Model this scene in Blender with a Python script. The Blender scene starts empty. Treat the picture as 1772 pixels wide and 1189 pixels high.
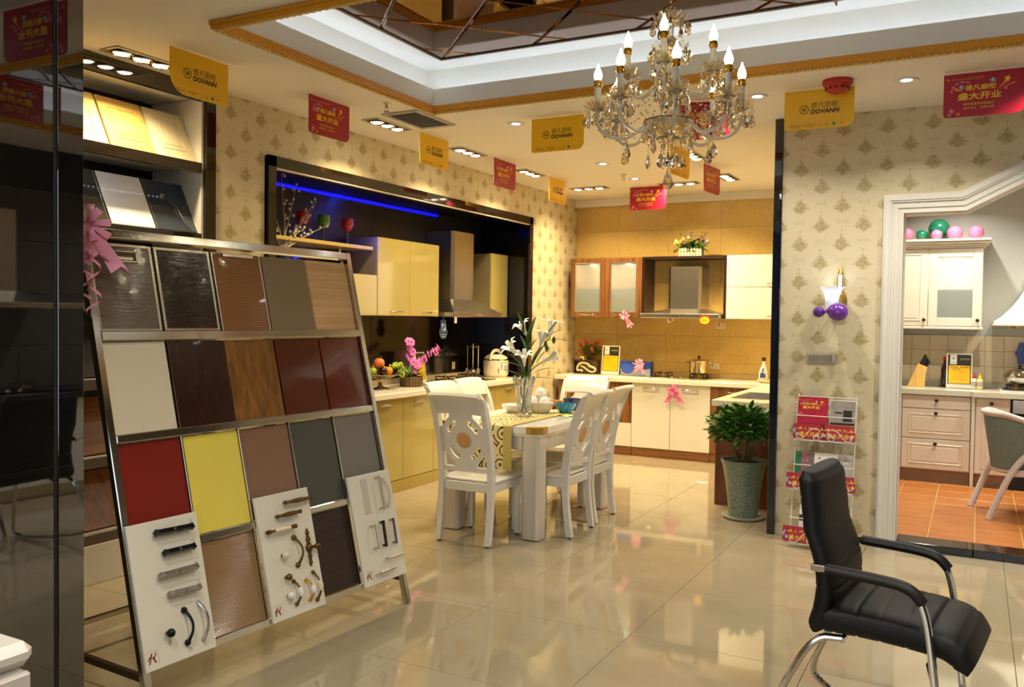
import bpy, math, random
from math import sin, cos, pi, radians
from mathutils import Vector, Matrix
random.seed(7)
SC = bpy.context.scene
COL = SC.collection

# ------------------------------------------------------------------ camera, world, exposure
def make_camera():
    f, yaw, pitch, roll = 1500.75, 0.490862, -0.0302237, 0.0137433
    fwd = Vector((-sin(yaw)*cos(pitch), cos(yaw)*cos(pitch), sin(pitch)))
    right = Vector((cos(yaw), sin(yaw), 0)); up = right.cross(fwd)
    r2 = right*cos(roll) + up*sin(roll); u2 = -right*sin(roll) + up*cos(roll)
    cd = bpy.data.cameras.new('camera'); co = bpy.data.objects.new('camera', cd); COL.objects.link(co)
    cd.sensor_width = 36; cd.sensor_fit = 'HORIZONTAL'; cd.lens = f/1772*36; cd.clip_start = .05
    m = Matrix((r2, u2, -fwd)).transposed().to_4x4(); m.translation = (0, 0, 1.5)
    co.matrix_world = m; SC.camera = co
make_camera()
w = bpy.data.worlds.new('world'); SC.world = w; w.use_nodes = True
w.node_tree.nodes['Background'].inputs[0].default_value = (.60, .70, .85, 1)
w.node_tree.nodes['Background'].inputs[1].default_value = .35
SC.view_settings.view_transform = 'Standard'; SC.view_settings.look = 'None'
SC.view_settings.gamma = 1; SC.view_settings.use_curve_mapping = False
SC.view_settings.exposure = -0.12
EXPO = 1.0
WARM = (1, .78, .45); WARM2 = (1, .90, .73); COOL = (.66, .81, 1); NEUT = (1, .93, .82)
# lamp powers (W), all in one place
P_TRIPLE_LEFT, P_TRIPLE_BACK, P_DOWN, P_CHAND, P_COVE, P_SCONCE, P_DAY, P_K2, P_BLUE = 19, 23, 12, 5.4, .60, .25, 60, 26, 6

def light(kind, name, loc, power, col, target=None, parent=None, **k):
    d = bpy.data.lights.new(name, kind); d.energy = power*EXPO; d.color = col
    for a, v in k.items(): setattr(d, a, v)
    o = bpy.data.objects.new(name, d); COL.objects.link(o); o.location = loc
    if target is not None:
        o.rotation_euler = (Vector(target)-Vector(loc)).to_track_quat('-Z', 'Y').to_euler()
    if parent:
        o.location = Vector(loc) - parent.location; o.parent = parent
    return o
# daylight through the shop front behind the camera
light('AREA', 'shopfront_daylight', (-.6, -2.35, 1.5), P_DAY, (.72, .84, 1), (-.6, 5, 1.2), shape='RECTANGLE', size=3.4, size_y=2.4)

# ------------------------------------------------------------------ geometry helpers
class MB:
    def __init__(s, o=None):
        s.v, s.f, s.M = [], [], None
        s.off = Vector(o.location) if o is not None else Vector((0, 0, 0))
    def add(s, vs, fs, M=None):
        n = len(s.v)
        for p in vs:
            p = Vector(p)
            if M is not None: p = M @ p
            if s.M is not None: p = s.M @ p
            s.v.append(p - s.off)
        s.f += [tuple(i+n for i in f) for f in fs]
        return s
    def box(s, x0, x1, y0, y1, z0, z1, b=.002, M=None):
        if x1 < x0: x0, x1 = x1, x0
        if y1 < y0: y0, y1 = y1, y0
        if z1 < z0: z0, z1 = z1, z0
        b = min(b, (x1-x0)*.45, (y1-y0)*.45, (z1-z0)*.45)
        if b <= 0:
            vs = [(x, y, z) for x in (x0, x1) for y in (y0, y1) for z in (z0, z1)]
            return s.add(vs, [(0, 1, 3, 2), (4, 6, 7, 5), (0, 4, 5, 1), (2, 3, 7, 6), (0, 2, 6, 4), (1, 5, 7, 3)], M)
        X, Y, Z = (x0, x1), (y0, y1), (z0, z1)
        vs, idx = [], {}
        for i in (0, 1):
            for j in (0, 1):
                for k in (0, 1):
                    si, sj, sk = (1, -1)[i], (1, -1)[j], (1, -1)[k]
                    for a in range(3):
                        p = [X[i]+si*b, Y[j]+sj*b, Z[k]+sk*b]; p[a] = (X[i], Y[j], Z[k])[a]
                        idx[i, j, k, a] = len(vs); vs.append(p)
        fs = []
        for a in range(3):
            for sde in (0, 1):
                o1, o2 = [t for t in range(3) if t != a]
                loop = []
                for (u, w_) in ((0, 0), (1, 0), (1, 1), (0, 1)):
                    c = [0, 0, 0]; c[a] = sde; c[o1] = u; c[o2] = w_
                    loop.append(idx[c[0], c[1], c[2], a])
                flip = (sde == 0) != (a == 1)
                fs.append(tuple(loop[::-1]) if flip else tuple(loop))
        cen = Vector(((x0+x1)/2, (y0+y1)/2, (z0+z1)/2))
        def orient(f):
            p = [Vector(vs[i]) for i in f]; nrm = (p[1]-p[0]).cross(p[2]-p[0])
            return f if nrm.dot(sum(p, Vector())/len(p)-cen) > 0 else f[::-1]
        for a in range(3):
            o1, o2 = [t for t in range(3) if t != a]
            for u in (0, 1):
                for w_ in (0, 1):
                    c0 = [0, 0, 0]; c0[o1] = u; c0[o2] = w_; c1 = list(c0); c1[a] = 1
                    fs.append(orient((idx[(*c0, o1)], idx[(*c0, o2)], idx[(*c1, o2)], idx[(*c1, o1)])))
        for i in (0, 1):
            for j in (0, 1):
                for k in (0, 1):
                    fs.append(orient(tuple(idx[i, j, k, a] for a in range(3))))
        fs[:6] = [orient(f) for f in fs[:6]]
        return s.add(vs, fs, M)
    def prism(s, pts, lo, hi, plane='xy', M=None):
        n = len(pts)
        area = sum(pts[i][0]*pts[(i+1) % n][1]-pts[(i+1) % n][0]*pts[i][1] for i in range(n))
        if area < 0: pts = pts[::-1]
        mp = {'xy': lambda a, b, c: (a, b, c), 'xz': lambda a, b, c: (a, c, b), 'yz': lambda a, b, c: (c, a, b)}[plane]
        vs = [mp(a, b, lo) for a, b in pts] + [mp(a, b, hi) for a, b in pts]
        fs = [tuple(range(n))[::-1], tuple(range(n, 2*n))] + [(i, (i+1) % n, n+(i+1) % n, n+i) for i in range(n)]
        if plane == 'xz': fs = [f[::-1] for f in fs]
        return s.add(vs, fs, M)
    def tube(s, path, r, n=8, closed=False, M=None, sx=1):
        P = [Vector(p) for p in path]; m = len(P)
        R = r if isinstance(r, (list, tuple)) else [r]*m
        vs, fs = [], []
        T0 = None; ref = None
        for i in range(m):
            if closed: t = P[(i+1) % m]-P[i-1]
            else: t = P[min(i+1, m-1)]-P[max(i-1, 0)]
            t.normalize()
            if ref is None:
                ref = Vector((0, 0, 1)) if abs(t.z) < .9 else Vector((1, 0, 0))
            u = (ref - t*ref.dot(t)).normalized(); ref = u
            v = t.cross(u)
            for k in range(n):
                a = 2*pi*k/n
                vs.append(P[i] + u*(cos(a)*R[i]) + v*(sin(a)*R[i]*sx))
        for i in range(m if closed else m-1):
            j = (i+1) % m
            for k in range(n):
                k2 = (k+1) % n
                fs.append((i*n+k, i*n+k2, j*n+k2, j*n+k))
        if not closed:
            fs.append(tuple(range(n))[::-1]); fs.append(tuple(range((m-1)*n, m*n)))
        return s.add(vs, fs, M)
    def cyl(s, p0, p1, r, n=12, r2=None):
        return s.tube([p0, p1], [r, r if r2 is None else r2], n)
    def lathe(s, prof, c=(0, 0, 0), n=20, M=None, ex=1, ey=1):
        vs, fs, m = [], [], len(prof)
        for (r, z) in prof:
            for k in range(n):
                a = 2*pi*k/n
                vs.append((c[0]+r*cos(a)*ex, c[1]+r*sin(a)*ey, c[2]+z))
        for i in range(m-1):
            for k in range(n):
                k2 = (k+1) % n
                fs.append((i*n+k, i*n+k2, (i+1)*n+k2, (i+1)*n+k))
        if prof[0][0] > 1e-6: fs.append(tuple(range(n))[::-1])
        if prof[-1][0] > 1e-6: fs.append(tuple(range((m-1)*n, m*n)))
        return s.add(vs, fs, M)
    def ball(s, c, r, n=10, m=6, M=None):
        rx, ry, rz = r if isinstance(r, (list, tuple)) else (r, r, r)
        vs, fs = [(0, 0, -1)], []
        for i in range(1, m):
            t = -pi/2+pi*i/m
            for k in range(n):
                a = 2*pi*k/n; vs.append((cos(t)*cos(a), cos(t)*sin(a), sin(t)))
        vs.append((0, 0, 1)); L = len(vs)-1
        for k in range(n):
            k2 = (k+1) % n
            fs.append((0, 1+k2, 1+k)); fs.append((L, L-n+k, L-n+k2))
            for i in range(m-2):
                fs.append((1+i*n+k, 1+i*n+k2, 1+(i+1)*n+k2, 1+(i+1)*n+k))
        vs = [(c[0]+x*rx, c[1]+y*ry, c[2]+z*rz) for x, y, z in vs] if M is None else [M @ Vector((x*rx, y*ry, z*rz)) + Vector(c) for x, y, z in vs]
        return s.add(vs, fs)
    def sheet(s, grid, th=.001):
        """grid of points (rows x cols) -> thin solid"""
        R, K = len(grid), len(grid[0]); P = [[Vector(p) for p in r] for r in grid]
        vs, fs = [], []
        N = [[None]*K for _ in range(R)]
        for i in range(R):
            for j in range(K):
                a = P[min(i+1, R-1)][j]-P[max(i-1, 0)][j]; b = P[i][min(j+1, K-1)]-P[i][max(j-1, 0)]
                c = a.cross(b); N[i][j] = c.normalized() if c.length > 1e-9 else Vector((0, 0, 1))
        for sgn in (1, -1):
            for i in range(R):
                for j in range(K): vs.append(P[i][j]+N[i][j]*th*.5*sgn)
        o = R*K
        for i in range(R-1):
            for j in range(K-1):
                a = i*K+j; q = (a, a+K, a+K+1, a+1)
                fs.append(q); fs.append(tuple(t+o for t in q[::-1]))
        edge = [(0, j) for j in range(K)] + [(i, K-1) for i in range(1, R)] + [(R-1, j) for j in range(K-2, -1, -1)] + [(i, 0) for i in range(R-2, 0, -1)]
        for a in range(len(edge)):
            p, q = edge[a], edge[(a+1) % len(edge)]
            ia, ib = p[0]*K+p[1], q[0]*K+q[1]
            fs.append((ia, ib, ib+o, ia+o))
        return s.add(vs, fs)

def obj(name, mb, mat, parent=None, ang=35, flat=False):
    me = bpy.data.meshes.new(name); me.from_pydata([tuple(p) for p in mb.v], [], mb.f)
    if not flat:
        me.polygons.foreach_set('use_smooth', [True]*len(me.polygons)); me.set_sharp_from_angle(angle=radians(ang))
    me.materials.append(mat)
    o = bpy.data.objects.new(name, me); COL.objects.link(o)
    if parent is not None: o.parent = parent
    return o
def inst(name, me, parent, loc=(0, 0, 0), rot=(0, 0, 0), sc=(1, 1, 1), mat=None):
    o = bpy.data.objects.new(name, me); COL.objects.link(o); o.parent = parent
    o.location = loc; o.rotation_euler = rot; o.scale = sc
    return o
def tag(o, label=None, cat=None, group=None, kind=None):
    if label: o['label'] = label
    if cat: o['category'] = cat
    if group: o['group'] = group
    if kind: o['kind'] = kind
    return o
def thing(name, label, cat, loc=(0, 0, 0), rz=0, group=None):
    o = bpy.data.objects.new(name, None); COL.objects.link(o); o.empty_display_size = .05
    o.location = loc; o.rotation_euler = (0, 0, rz)
    return tag(o, label, cat, group)
def single(name, mb_fn, mat, label, cat, loc=(0, 0, 0), rz=0, group=None):
    mb = MB(); mb_fn(mb); o = obj(name, mb, mat); o.location = loc; o.rotation_euler = (0, 0, rz)
    return tag(o, label, cat, group)
def kids(o): return [c for c in bpy.data.objects if c.parent == o]
def dup(root, loc, rz=None, label=None, group=None):
    def cp(o, par):
        c = o.copy(); COL.objects.link(c)
        if par is not None: c.parent = par
        for ch in kids(o): cp(ch, c)
        return c
    r = cp(root, None); r.location = loc
    if rz is not None: r.rotation_euler = (0, 0, rz)
    if label: r['label'] = label
    if group: r['group'] = group
    return r
def struct(name, mb, mat, flat=False):
    o = obj(name, mb, mat, flat=flat); o['kind'] = 'structure'; return o
def arc(c, r, a0, a1, n, f=lambda x, y: (x, y)):
    return [f(c[0]+r*cos(a0+(a1-a0)*i/n), c[1]+r*sin(a0+(a1-a0)*i/n)) for i in range(n+1)]
def smooth_path(pts, it=2, closed=False):
    P = [Vector(p) for p in pts]
    for _ in range(it):
        Q = [] if closed else [P[0]]
        m = len(P)
        for i in range(m if closed else m-1):
            a, b = P[i], P[(i+1) % m]
            Q += [a*.75+b*.25, a*.25+b*.75]
        if not closed: Q.append(P[-1])
        P = Q
    return P
_txt = {}
def text_geo(t):
    if t in _txt: return _txt[t]
    cu = bpy.data.curves.new('t', 'FONT'); cu.body = t; cu.resolution_u = 2; cu.size = 1
    o = bpy.data.objects.new('t', cu); COL.objects.link(o)
    dg = bpy.context.evaluated_depsgraph_get(); me = bpy.data.meshes.new_from_object(o.evaluated_get(dg))
    vs = [tuple(v.co) for v in me.vertices]; fs = [tuple(p.vertices) for p in me.polygons]
    bpy.data.objects.remove(o); bpy.data.curves.remove(cu); bpy.data.meshes.remove(me)
    _txt[t] = (vs, fs); return _txt[t]
def text(mb, t, x0, x1, yc, h, M, shear=0, bold=0):
    """flat lettering filling x0..x1 with cap height about h, drawn in the XY plane of M (normal +Z)"""
    vs, fs = text_geo(t)
    if not vs: return mb
    ax, bx = min(v[0] for v in vs), max(v[0] for v in vs); ay, by = min(v[1] for v in vs), max(v[1] for v in vs)
    sx, sy = (x1-x0)/max(bx-ax, 1e-6), h/max(by-ay, 1e-6)
    for dx in ((0,) if not bold else (-bold, bold)):
        for dy in ((0,) if not bold else (-bold, bold)):
            mb.add([(x0+(v[0]-ax)*sx+(v[1]-ay)*sy*shear+dx, yc-h/2+(v[1]-ay)*sy+dy, (.00012 if dx > 0 else 0)+(.00024 if dy > 0 else 0)) for v in vs], fs, M)
    return mb
def frame_m(o, x, y):
    """matrix with origin o, x axis, y axis (z = normal)"""
    x, y = Vector(x).normalized(), Vector(y).normalized(); z = x.cross(y)
    m = Matrix((x, y, z)).transposed().to_4x4(); m.translation = o; return m

# ------------------------------------------------------------------ materials
def lin(h):
    if isinstance(h, str):
        h = h.lstrip('#'); c = [int(h[i:i+2], 16)/255 for i in (0, 2, 4)]
        return tuple(x/12.92 if x <= .04045 else ((x+.055)/1.055)**2.4 for x in c)
    return tuple(h)
def mix(a, b, t): return tuple(x*(1-t)+y*t for x, y in zip(a, b))
class NT:
    def __init__(s, name):
        s.m = bpy.data.materials.new(name); s.m.use_nodes = True; s.t = s.m.node_tree; s.n = s.t.nodes; s.b = s.n['Principled BSDF']
    def new(s, typ, **k):
        n = s.n.new(typ)
        for a, v in k.items():
            if a.startswith('_'): n.inputs[int(a[1:])].default_value = v
            else: setattr(n, a, v)
        return n
    def lk(s, a, b): s.t.links.new(a, b)
    def math(s, op, a, b=None, c=None):
        n = s.n.new('ShaderNodeMath'); n.operation = op
        for i, x in enumerate((a, b, c)):
            if x is None: continue
            if isinstance(x, (int, float)): n.inputs[i].default_value = x
            else: s.lk(x, n.inputs[i])
        return n.outputs[0]
    def sep(s, coord='Object'):
        if coord == 'World': c = s.new('ShaderNodeNewGeometry').outputs['Position']
        else: c = s.new('ShaderNodeTexCoord').outputs[coord]
        x = s.new('ShaderNodeSeparateXYZ'); s.lk(c, x.inputs[0]); return x.outputs, c
    def noise(s, vec, scale, detail=3, rough=.5):
        n = s.new('ShaderNodeTexNoise'); n.inputs['Scale'].default_value = scale; n.inputs['Detail'].default_value = detail; n.inputs['Roughness'].default_value = rough
        if vec is not None: s.lk(vec, n.inputs['Vector'])
        return n.outputs[0]
    def ramp(s, fac, stops):
        n = s.new('ShaderNodeValToRGB'); e = n.color_ramp.elements
        while len(e) < len(stops): e.new(.5)
        for el, (p, c) in zip(e, stops): el.position = p; el.color = (*lin(c), 1)
        s.lk(fac, n.inputs[0]); return n.outputs[0]
    def mixc(s, fac, a, b):
        n = s.new('ShaderNodeMix', data_type='RGBA')
        for i, x in ((0, fac), (6, a), (7, b)):
            if isinstance(x, (int, float)): n.inputs[i].default_value = x
            elif isinstance(x, (tuple, str, list)): n.inputs[i].default_value = (*lin(x), 1)
            else: s.lk(x, n.inputs[i])
        return n.outputs[2]
    def bump(s, h, st=.2, dist=.002):
        n = s.new('ShaderNodeBump'); n.inputs['Strength'].default_value = st; n.inputs['Distance'].default_value = dist
        s.lk(h, n.inputs['Height']); s.lk(n.outputs[0], s.b.inputs['Normal'])
    def set(s, **k):
        for a, v in k.items():
            i = s.b.inputs[a.replace('_', ' ')]
            if hasattr(v, 'is_linked'): s.lk(v, i)
            elif isinstance(v, (tuple, list)) and len(v) == 3: i.default_value = (*v, 1)
            else: i.default_value = v
        return s
_m = {}
def mat(name, col, rough=.5, metal=0., var=.05, scale=9., bump=0., trans=0., emis=None, es=0., coat=0., ior=None, sss=0., alpha=None, spec=None):
    if name in _m: return _m[name]
    c = lin(col); t = NT(name); _, v = t.sep()
    n = t.noise(v, scale)
    t.set(Base_Color=t.mixc(n, tuple(x*(1-var) for x in c), tuple(min(1, x*(1+var)) for x in c)), Roughness=rough, Metallic=metal)
    if bump: t.bump(t.noise(v, scale*14), bump)
    if trans: t.set(Transmission_Weight=trans)
    if ior: t.set(IOR=ior)
    if coat: t.set(Coat_Weight=coat, Coat_Roughness=.04)
    if sss: t.set(Subsurface_Weight=sss, Subsurface_Radius=(.01, .008, .006))
    if emis: t.set(Emission_Color=lin(emis), Emission_Strength=es)
    if spec is not None: t.set(Specular_IOR_Level=spec)
    if alpha is not None: t.set(Alpha=alpha)
    _m[name] = t.m; return t.m
def wood(name, c0, c1, grain='z', scale=1., rough=.35, bands=9., coat=0., contrast=.5, coord='Object'):
    if name in _m: return _m[name]
    t = NT(name); xyz, v = t.sep(coord)
    mp = t.new('ShaderNodeMapping'); s = [22*scale]*3; s['xyz'.index(grain)] = 1.1*scale; mp.inputs['Scale'].default_value = s
    t.lk(v, mp.inputs['Vector'])
    n1 = t.noise(mp.outputs[0], 1.0, 6, .6)
    mp2 = t.new('ShaderNodeMapping'); s2 = [bands*scale]*3; s2['xyz'.index(grain)] = .35*scale; mp2.inputs['Scale'].default_value = s2
    t.lk(v, mp2.inputs['Vector'])
    n2 = t.noise(mp2.outputs[0], 1.0, 2, .5)
    f = t.math('ADD', t.math('MULTIPLY', n1, .55), t.math('MULTIPLY', n2, .45))
    t.set(Base_Color=t.ramp(f, [(.5-contrast*.28, c0), (.5+contrast*.28, c1)]), Roughness=rough)
    t.bump(n1, .06)
    if coat: t.set(Coat_Weight=coat, Coat_Roughness=.03)
    _m[name] = t.m; return t.m
def emit(name, col, s):
    if name in _m: return _m[name]
    t = NT(name); xyz, v = t.sep(); c = lin(col)
    n = t.noise(v, 6.); t.set(Base_Color=c, Emission_Color=t.mixc(n, tuple(x*.96 for x in c), c), Emission_Strength=s*EXPO, Roughness=.3)
    _m[name] = t.m; return t.m

def wallpaper(name, ax):
    t = NT(name); xyz, v = t.sep('World'); u, z = xyz[ax], xyz[2]
    P, Q = .272, .256
    nz = t.math('MULTIPLY', t.math('SUBTRACT', t.noise(v, 48, 4, .65), .5), 1.7)
    mot, med = None, None
    for k in (0., .5):
        fu = t.math('MULTIPLY', t.math('SUBTRACT', t.math('FRACT', t.math('ADD', t.math('DIVIDE', u, P), k+10)), .5), P)
        fz = t.math('MULTIPLY', t.math('SUBTRACT', t.math('FRACT', t.math('ADD', t.math('DIVIDE', z, Q), k+10)), .5), Q)
        au = t.math('ABSOLUTE', fu)
        # a rose with leaves, wide low down and pointed at the top, with a few loose petals above it
        vv = t.math('ADD', fz, .034)
        b = t.math('ADD', t.math('DIVIDE', au, .060), t.math('MAXIMUM', t.math('DIVIDE', vv, .078), t.math('DIVIDE', vv, -.040)))
        body = t.math('MULTIPLY', t.math('SUBTRACT', 1.12, t.math('ADD', b, nz)), 2.2); body.node.use_clamp = True
        d = t.math('ADD', t.math('POWER', t.math('DIVIDE', t.math('ADD', au, t.math('MULTIPLY', nz, .006)), .010), 2.), t.math('POWER', t.math('DIVIDE', t.math('SUBTRACT', t.math('FRACT', t.math('DIVIDE', fz, .027)), .5), .30), 2.))
        dots = t.math('MULTIPLY', t.math('LESS_THAN', d, 1.), t.math('MULTIPLY', t.math('GREATER_THAN', fz, .046), t.math('LESS_THAN', fz, .086)))
        m_ = t.math('MAXIMUM', body, t.math('MULTIPLY', dots, .5))
        mot = m_ if mot is None else t.math('MAXIMUM', mot, m_)
        e = t.math('ADD', t.math('POWER', t.math('DIVIDE', fu, .105), 2.), t.math('POWER', t.math('DIVIDE', fz, .125), 2.))
        ov = t.math('SMOOTH_MIN', 1., t.math('MAXIMUM', t.math('MULTIPLY', t.math('SUBTRACT', 1.12, t.math('ADD', e, t.math('MULTIPLY', nz, .5))), 3.), 0.), .3)
        med = ov if med is None else t.math('MAXIMUM', med, ov)
    mot = t.math('MULTIPLY', mot, t.math('ADD', t.math('MULTIPLY', t.noise(v, 110, 3), 1.5), -.15)); mot.node.use_clamp = True
    bg = t.mixc(med, '#c6b890', '#d4c7a3')
    bg = t.mixc(t.math('MULTIPLY', t.noise(v, 30, 4), .35), bg, '#c6b78d')
    t.set(Base_Color=t.mixc(mot, bg, '#8f7a34'), Roughness=.55)
    t.bump(t.math('ADD', mot, t.math('MULTIPLY', t.noise(v, 300, 2), .4)), .25, .001)
    return t.m
M_PAPER_L = wallpaper('wallpaper_left', 1); M_PAPER_R = wallpaper('wallpaper_right', 0)

def floor_mat():
    t = NT('polished_tile'); xyz, v = t.sep('World')
    oi = t.new('ShaderNodeObjectInfo')
    n = t.noise(v, 3.2, 5, .6); n2 = t.noise(v, 1.1, 3)
    c = t.ramp(t.math('ADD', t.math('MULTIPLY', n, .6), t.math('MULTIPLY', n2, .4)), [(.35, '#978a6e'), (.65, '#a3977c')])
    c = t.mixc(t.math('MULTIPLY', oi.outputs['Random'], .25), c, '#9e9176')
    t.set(Base_Color=c, Roughness=t.math('ADD', t.math('MULTIPLY', n, .03), .035), Specular_IOR_Level=.75)
    return t.m
M_FLOOR = floor_mat()
def terracotta():
    t = NT('terracotta_tile'); xyz, v = t.sep('World'); oi = t.new('ShaderNodeObjectInfo')
    mp = t.new('ShaderNodeMapping'); mp.inputs['Scale'].default_value = (3, 26, 1); t.lk(v, mp.inputs['Vector'])
    n = t.noise(mp.outputs[0], 1., 5, .6)
    c = t.ramp(n, [(.3, '#9c5a24'), (.7, '#c07a38')]); c = t.mixc(t.math('MULTIPLY', oi.outputs['Random'], .35), c, '#a9652b')
    t.set(Base_Color=c, Roughness=.32); t.bump(n, .1); return t.m
M_TERRA = terracotta()
def walltile():
    t = NT('ochre_wall_tile'); xyz, v = t.sep('World'); oi = t.new('ShaderNodeObjectInfo')
    n = t.noise(v, 26, 6, .7); n2 = t.noise(v, 4, 3)
    c = t.ramp(t.math('ADD', t.math('MULTIPLY', n, .6), t.math('MULTIPLY', n2, .4)), [(.32, '#bd9a4c'), (.68, '#d3b468')])
    c = t.mixc(t.math('MULTIPLY', oi.outputs['Random'], .2), c, '#c8a85c')
    t.set(Base_Color=c, Roughness=.28); t.bump(n, .05); return t.m
M_OCHRE = walltile()
M_CEIL = mat('ceiling_paint', '#ece5d6', .7, var=.02, scale=2)
M_WHITEPAINT = mat('white_moulding_paint', '#ddd8ca', .45, var=.03)
M_BLACKGLASS = mat('black_glass', '#0b0b0c', .02, var=.2, ior=2.7)
M_DARKPANEL = mat('dark_gloss_panel', '#1d1712', .05, var=.2, spec=.7)
M_BLACK = mat('black_matte', '#0d0d0d', .5)
M_CHROME = mat('chrome', '#d6d2cc', .09, 1., var=.03)
M_STEEL = mat('brushed_steel', '#c4beb2', .28, 1., var=.06, scale=30)
M_GOLD = mat('gold_moulding', '#d8921f', .4, .12, var=.2, scale=60, bump=.3)
M_BRONZE = mat('antique_bronze', '#6a5228', .38, .85, var=.25, scale=40)
M_BRASS = mat('polished_brass', '#c59a3c', .22, .9, var=.08)
M_MIRROR = mat('bronze_mirror', '#6e4826', .02, 1., var=.03)
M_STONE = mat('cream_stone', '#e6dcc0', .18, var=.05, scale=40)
M_KHAKI = mat('khaki_gloss', '#b3a35e', .07, var=.02, coat=.5)
M_WHITEGLOSS = mat('white_gloss', '#dedac9', .08, var=.02, coat=.4)
M_ZEBRA = wood('zebrano', '#482510', '#9a6634', 'z', 1.6, .3, 14, .2, .6)
M_ZEBRAX = wood('zebrano_cross', '#482510', '#9a6634', 'x', 1.6, .3, 14, .2, .6)
M_CHAIR = mat('ivory_lacquer', '#e4e0d4', .16, var=.02, coat=.3)
M_CREAMWOOD = mat('cream_lacquer', '#d9cdb6', .3, var=.02)
M_GREYPLINTH = mat('taupe_plinth', '#8d7459', .4)
M_LED = emit('led_white', '#e8f0ff', 14)
M_LAMP = emit('lamp_warm', '#fff0d2', 30)
M_LAMPC = emit('lamp_cool', '#eef2ff', 22)
M_PINK = mat('pink_satin', '#f5a2c0', .32, var=.12, scale=30, sss=.0)
M_YELLOWSIGN = mat('yellow_card', '#f0bc0c', .35, var=.03)
M_REDSIGN = mat('red_card', '#a5122b', .35, var=.1, scale=14)
M_INK = mat('dark_ink', '#3a2a0a', .5)
M_YINK = mat('yellow_ink', '#f0c21c', .45)
M_WHITEINK = mat('white_ink', '#e8e2da', .45)
M_LEAF = mat('leaf_green', '#3c6a24', .35, var=.45, scale=7)
M_LEAF2 = mat('bright_leaf', '#5d8a22', .4, var=.35, scale=20)
M_STEM = mat('plant_stem', '#6a5a36', .6, var=.2)
M_GLASS = mat('clear_glass', '#f4f8f4', .02, var=.0, trans=1., ior=1.45)
M_CRYSTAL = mat('champagne_crystal', '#fdf1d2', .03, var=.02, trans=.92, ior=1.55)
M_CERAMIC = mat('white_ceramic', '#e8e6e0', .12, var=.03)
# ------------------------------------------------------------------ the room shell
ZC = 2.9
mb = MB(); mb.box(-5.0, 1.7, -2.6, 9.75, -.12, -.012, 0); floor = struct('floor', mb, mat('tile_grout', '#6f6654', .8))
tile = None
for i in range(-5, 5):
    for j in range(-8, 9):
        x0, y0 = -1.41+.8*i, 3.06+.8*j; x1, y1 = x0+.8, y0+.8
        if x0 < -5 or x1 > 2.0 or y1 < -2.6 or y0 > 9.6: continue
        if x0 > -.65 and y0 > 6.2: continue
        if x1 < -4.3: continue
        if tile is None:
            m_ = MB(); m_.box(-.399, .399, -.399, .399, -.012, 0, .0012); o = obj('floor_tile', m_, M_FLOOR, floor); tile = o.data; o.location = (x0+.4, y0+.4, 0)
        else: inst('floor_tile', tile, floor, (x0+.4, y0+.4, 0))
# raised floor of the second kitchen and its stone threshold
mb = MB(); mb.box(-.75, 1.7, 6.47, 9.3, -.01, .04, 0); floor2 = struct('floor_kitchen', mb, mat('yellow_grout', '#d3b068', .8))
tt = None
for i in range(-1, 8):
    for j in range(9):
        x0, y0 = -.54+.285*i, 6.475+.313*j
        if x0+.285 > 1.69: continue
        if tt is None:
            m_ = MB(); m_.box(-.139, .139, -.153, .153, .04, .05, .002); o = obj('floor_tile', m_, M_TERRA, floor2); tt = o.data; o.location = (x0+.1425, y0+.1565, 0)
        else: inst('floor_tile', tt, floor2, (x0+.1425, y0+.1565, 0))
mb = MB()
for a, b in ((-.46, .02), (.022, .62), (.622, 1.5)): mb.box(a, b, 6.26, 6.47, 0, .052, .004)
struct('trim_threshold', mb, mat('black_granite', '#15130f', .08, var=.5, scale=60))

# left wall (wallpaper), with the kitchen alcove and the sample shelf recess cut into it
mb = MB()
mb.box(-4.9, -4.25, 3.95, 4.40, 0, ZC, 0); mb.box(-4.9, -4.25, 4.40, 8.36, 2.57, ZC, 0); mb.box(-4.9, -4.25, 8.36, 9.56, 0, ZC, 0)
wall_left = struct('wall_left', mb, M_PAPER_L)
mb = MB(); mb.box(-5.02, -4.9, 1.9, 4.0, 0, ZC, 0); struct('wall_left_recess', mb, mat('charcoal_paint', '#17130f', .6))
mb = MB(); mb.box(-4.99, -4.885, 4.38, 8.38, 0, 2.6, 0); wal = struct('wall_alcove', mb, M_BLACK)
gp = None
for j in range(6):
    for k, (z0, z1) in enumerate(((.86, 1.18), (1.18, 1.5), (1.5, 2.02), (2.02, 2.55))):
        y0 = 4.40+.66*j
        m_ = MB(); m_.box(-4.885, -4.87, y0+.001, min(y0+.659, 8.36), z0+.001, z1-.001, .0015); obj('glass_panel', m_, mat('alcove_black_glass', '#120c08', .10, var=.2, spec=.7) if k < 3 else mat('alcove_black_satin', '#17151c', .42, var=.2), wal)
MAG = mat('alcove_black_gloss', '#100c0a', .12, spec=.6)
mb = MB(); mb.box(-4.87, -4.25, 8.35, 8.375, 0, 2.57, 0); struct('wall_alcove_right', mb, MAG)
mb = MB(); mb.box(-4.87, -4.25, 4.385, 4.41, 0, 2.57, 0); struct('wall_alcove_left', mb, MAG)
mb = MB(); mb.box(-4.87, -4.26, 4.41, 8.35, 2.55, 2.575, 0); struct('ceiling_alcove', mb, mat('alcove_ceiling', '#0c0b0c', .55, spec=.3))
mb = MB()
mb.box(-4.252, -4.225, 4.40, 4.475, 0, 2.575, .003); mb.box(-4.252, -4.225, 8.285, 8.36, 0, 2.575, .003); mb.box(-4.252, -4.225, 4.40, 8.36, 2.50, 2.575, .003)
tr = struct('trim_alcove_frame', mb, M_DARKPANEL)
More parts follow.
